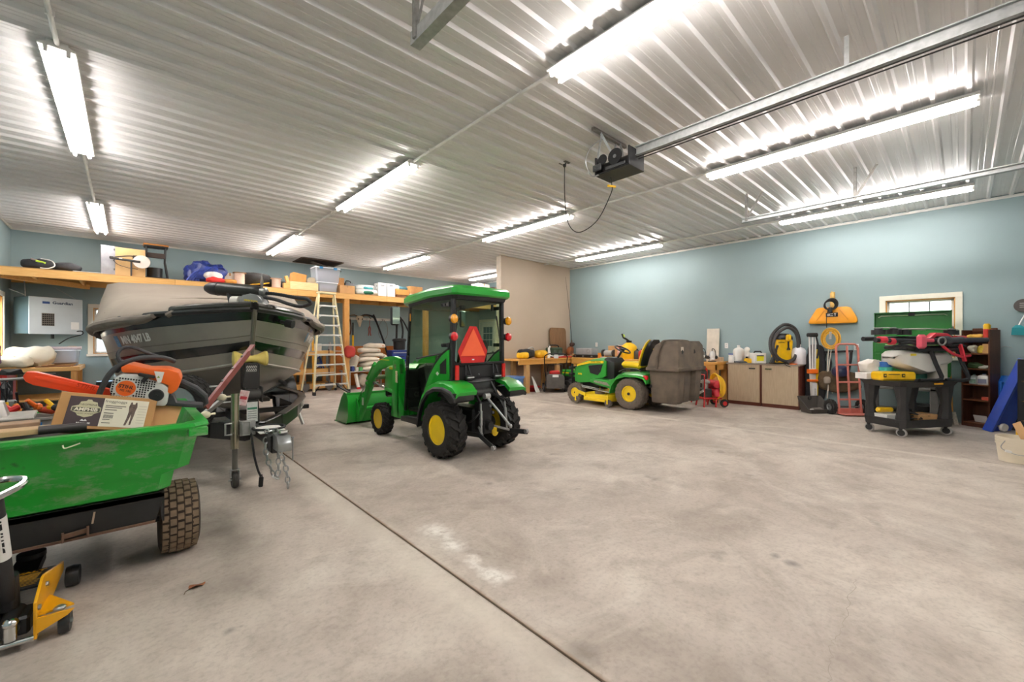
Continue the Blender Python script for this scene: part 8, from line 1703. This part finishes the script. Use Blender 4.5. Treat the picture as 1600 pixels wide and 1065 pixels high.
ax_ = Vector((.14, -.36, 1.1)).normalized(); LB = 1.2; sd_ = Vector((.80, -.55, -.2)); sd_ = (sd_-ax_*sd_.dot(ax_)).normalized(); nm_ = ax_.cross(sd_)
mt_ = Matrix((sd_, ax_, nm_)).transposed()
def cpt(a, b, c): return mt_ @ Vector((a, b, c))
g = G(); g.prism([(.0, .0), (.30, .0), (.36, .08), (.36, .90), (.30, LB), (.06, LB), (.0, .90)], -.02, .02, 'xy'); g.v = [tuple(cpt(*v)) for v in g.v]; g.out('deck', M('#2749b0', .4, 0, .08, 8, 0, .15), cp_, bevel=.008)
g = G(); g.prism([(.05, .12), (.31, .12), (.31, .70), (.05, .70)], .02, .035, 'xy').prism([(.06, .74), (.30, .74), (.28, LB-.06), (.08, LB-.06)], .02, .045, 'xy'); g.v = [tuple(cpt(*v)) for v in g.v]; g.out('pad', BLKP, cp_, bevel=.006)
g = G(); g.prism([(-.02, .0), (.02, .0), (.02, LB*.96), (-.02, LB*.96)], -.06, .06, 'xy'); g.v = [tuple(cpt(*v)) for v in g.v]; g.out('edge_rail', M('#2749b0', .4, 0, .08, 8, 0, .15), cp_, bevel=.008)
for (a, b) in ((.10, .12), (.20, .62), (.12, 1.0)):
    for sg in (1,):
        p = cpt(a, b, -.085*sg); q = cpt(a, b, -.02*sg); g = G(); x_ = cpt(1, 0, 0); g.lathe([(.02, -.018), (.055, -.02), (.062, 0), (.055, .02), (.02, .018)], p, (.6, .75, .1), 20); cw = g.out('caster', M('#d7d3cc', .5), cp_); g = G(); g.cyl(q, p, .014, n=8); g.out('stem', GALV, cp_)
prk = thing('post_rack', 'black steel post rack with yellow foot by the wall', 'rack', (9.20, -.54, 0))
g = G(); g.b2((-.03, -.03, .12), (.03, .03, 1.10), .006); g.out('post', BLK, prk); g = G(); g.b2((-.045, -.045, 0), (.045, .045, .12), .008); g.out('foot', YEL, prk)
for z in (.25, .52, .80):
    g = G(); g.b2((-.03, -.40, z-.02), (.30, .0, z), .004); g.out('shelf', M('#c49a68', .6, 0, .1, 6), prk)
for a_, b_ in ((0, -.37), (.27, -.37)):
    g = G(); g.b2((a_-.03, b_-.03, .0), (a_+.03, b_+.03, 1.10), .006); g.out('post', BLK, prk)
blc = thing('blue_can', 'blue plastic water can on the floor by the post rack', 'can', (10.005, -.50, .48)); g = G(); g.loft([tr_(-.12, .12, -.14, .14, 0, .05), tr_(-.14, .14, -.16, .16, .03, .06), tr_(-.14, .14, -.16, .16, .25, .06), tr_(-.08, .08, -.1, .1, .34, .04)]); g.out('can', M('#1f6fd0', .4, 0, .06, 8, 0, .2), blc, ang=40); g = G(); g.tube([(-.12, .10, .1), (-.17, .12, .1), (-.17, .12, .24), (-.12, .1, .24)], .02, 8); g.out('handle', M('#1f6fd0', .4, 0, .06, 8, 0, .2), blc)
blk_ = thing('black_pail', 'black pail under the blue water can', 'pail', (10.005, -.50, 0)); g = G(); g.cyl((0, 0, 0), (0, 0, .46), .13, .155, n=22); g.out('pail', BLKP, blk_); g = G(); g.torus((0, 0, .45), .157, .008, (0, 0, 1), 24, 6); g.out('rim', BLKP, blk_)
rdb = thing('red_ball', 'glossy red exercise ball on the post rack', 'ball', (9.335, -.715, .522)); rdb.scale = (.78, .78, .78); g = G(); g.sph((0, 0, .17), .17, 22, 14); g.out('ball', M('#c8142c', .25, 0, .05, 8, 0, .5), rdb); g = G(); g.cyl((0, 0, .335), (0, 0, .345), .02); g.out('valve', BLK, rdb)
for k, (z, c1, lab) in enumerate(((.802, '#c9a578', 'lower wooden bowl on the post rack'), (.908, '#d8b98e', 'cream wooden bowl on top of the post rack'))):
    g = G(); g.lathe([(.05, 0), (.10, .04), (.115, .10), (.10, .105), (.045, .015), (.0001, .015)], (0, 0, 0), (0, 0, 1), 22); tag(g.out('wood_bowl', M(c1, .5)), lab, 'bowl', 'wooden bowls', (9.33, -.66, z))
wb_ = thing('plastic_pail', 'stack of cream plastic pails with boards beside right edge', 'pail', (7.30, -.40, 0))
for k in range(3):
    g = G(); g.lathe([(.135, .0), (.155, .19), (.162, .19), (.162, .215), (.15, .215), (.13, .02), (.0001, .02)] if k < 2 else [(.135, .0), (.155, .19), (.162, .19), (.162, .215), (.15, .215), (.13, .02), (.0001, .02)], (0, 0, .03*k+.002), (0, 0, 1), 30); g.out('pail', M('#ded3bd', .5, 0, .06, 6), wb_)
g = G(); g.tube([(-.13, .09, .24), (-.17, .12, .16), (-.2, .0, .11), (-.16, -.12, .13), (-.1, -.14, .2)], .004, 5, 4); g.out('bail', STEEL, wb_)
g = G(); g.cyl((-.185, .05, .13), (-.20, .09, .14), .014, n=10); g.out('bail_grip', WHT, wb_)
g = G(); g.box((.03, -.02, .29), (.09, .014, .24), (0, 30, 40), .003); q = tag(g.out('cedar_board', M('#d3a877', .7, 0, .12, 6)), 'tan board sticking out of the cream pails', 'board', None, (7.32, -.42, .03))
# hanging things at the right edge
dsk = thing('round_sander', 'round dark grey disc pad hung high at the right edge', 'disc', (10.13, -.62, 1.90)); g = G(); g.cyl((0, 0, 0), (-.03, 0, 0), .10, n=26); g.out('disc', M('#57514d', .6, 0, .1, 9), dsk)
for k in range(3):
    g = G(); g.b2((-.034, -.05, -.03+.03*k), (-.03, .04, -.02+.03*k)); g.out('slot', M('#b5aca6', .5), dsk)
scp = thing('teal_scoop', 'teal plastic dustpan scoop hanging on the right wall', 'scoop', (10.12, -.56, 1.44)); g = G(); g.loft([[Vector((0, -.075, 0)), Vector((0, .065, .01)), Vector((-.03, .065, .01)), Vector((-.03, -.075, 0))], [Vector((0, -.075, .12)), Vector((0, .055, .12)), Vector((-.05, .055, .12)), Vector((-.05, -.075, .12))], [Vector((0, -.03, .16)), Vector((0, .02, .16)), Vector((-.03, .02, .16)), Vector((-.03, -.03, .16))]]); g.out('pan', M('#2f9ca4', .45, 0, .06, 8), scp); g = G(); g.tube([(-.01, -.01, .15), (-.01, -.05, .26), (-.01, -.09, .36)], .009, 6, 3); g.out('handle', WHT, scp)
wbk = thing('wire_bracket', 'small dark bracket with a wire on the right wall', 'bracket', (10.12, -.33, 1.25)); g = G(); g.b2((-.06, -.05, -.05), (.04, .04, .05), .01); g.out('block', M('#4a4038', .6), wbk); g = G(); g.tube([(-.03, -.05, 0), (-.03, -.10, .02), (-.02, -.18, .0)], .005, 5, 3); g.out('wire', STEEL, wbk)
bulb = thing('lamp_bulb', 'small clear reflector lamp on the wall beside the bookcase', 'lamp', (10.10, -.30, 1.44)); g = G(); g.lathe([(.02, 0), (.03, .04), (.065, .10), (.07, .11), (.0001, .13)], (0, 0, 0), (-1, 0, .1), 20); g.out('reflector', M('#a59c8c', .3, .4, .1), bulb); g = G(); g.cyl((.03, 0, 0), (0, 0, 0), .02); g.out('socket', BLK, bulb)
# =================================================================== SMALL BITS ON THE FLOOR
lf = thing('dry_leaf', 'curled dry brown leaf on the concrete near the cart tyre', 'leaf', (.277, 2.835, .002), 20)
g = G(); vs = []
for i in range(9):
    t = i/8; w = .022*math.sin(math.pi*t)**.7+.001; x = -.04+.08*t; vs += [Vector((x, -w, .006+.012*math.sin(t*5))), Vector((x, 0, .002+.004*t)), Vector((x, w, .008+.010*math.cos(t*4)))]
g.add(vs, [(3*i+j, 3*i+j+1, 3*i+j+4, 3*i+j+3) for i in range(8) for j in range(2)]); g.out('blade', M('#7a4a2a', .8, 0, .3, 40), lf)
g = G(); g.tube([(-.04, 0, .003), (-.06, -.01, .004), (-.075, -.03, .002)], .0014, 5); g.out('stalk', M('#5a3a22', .8), lf)
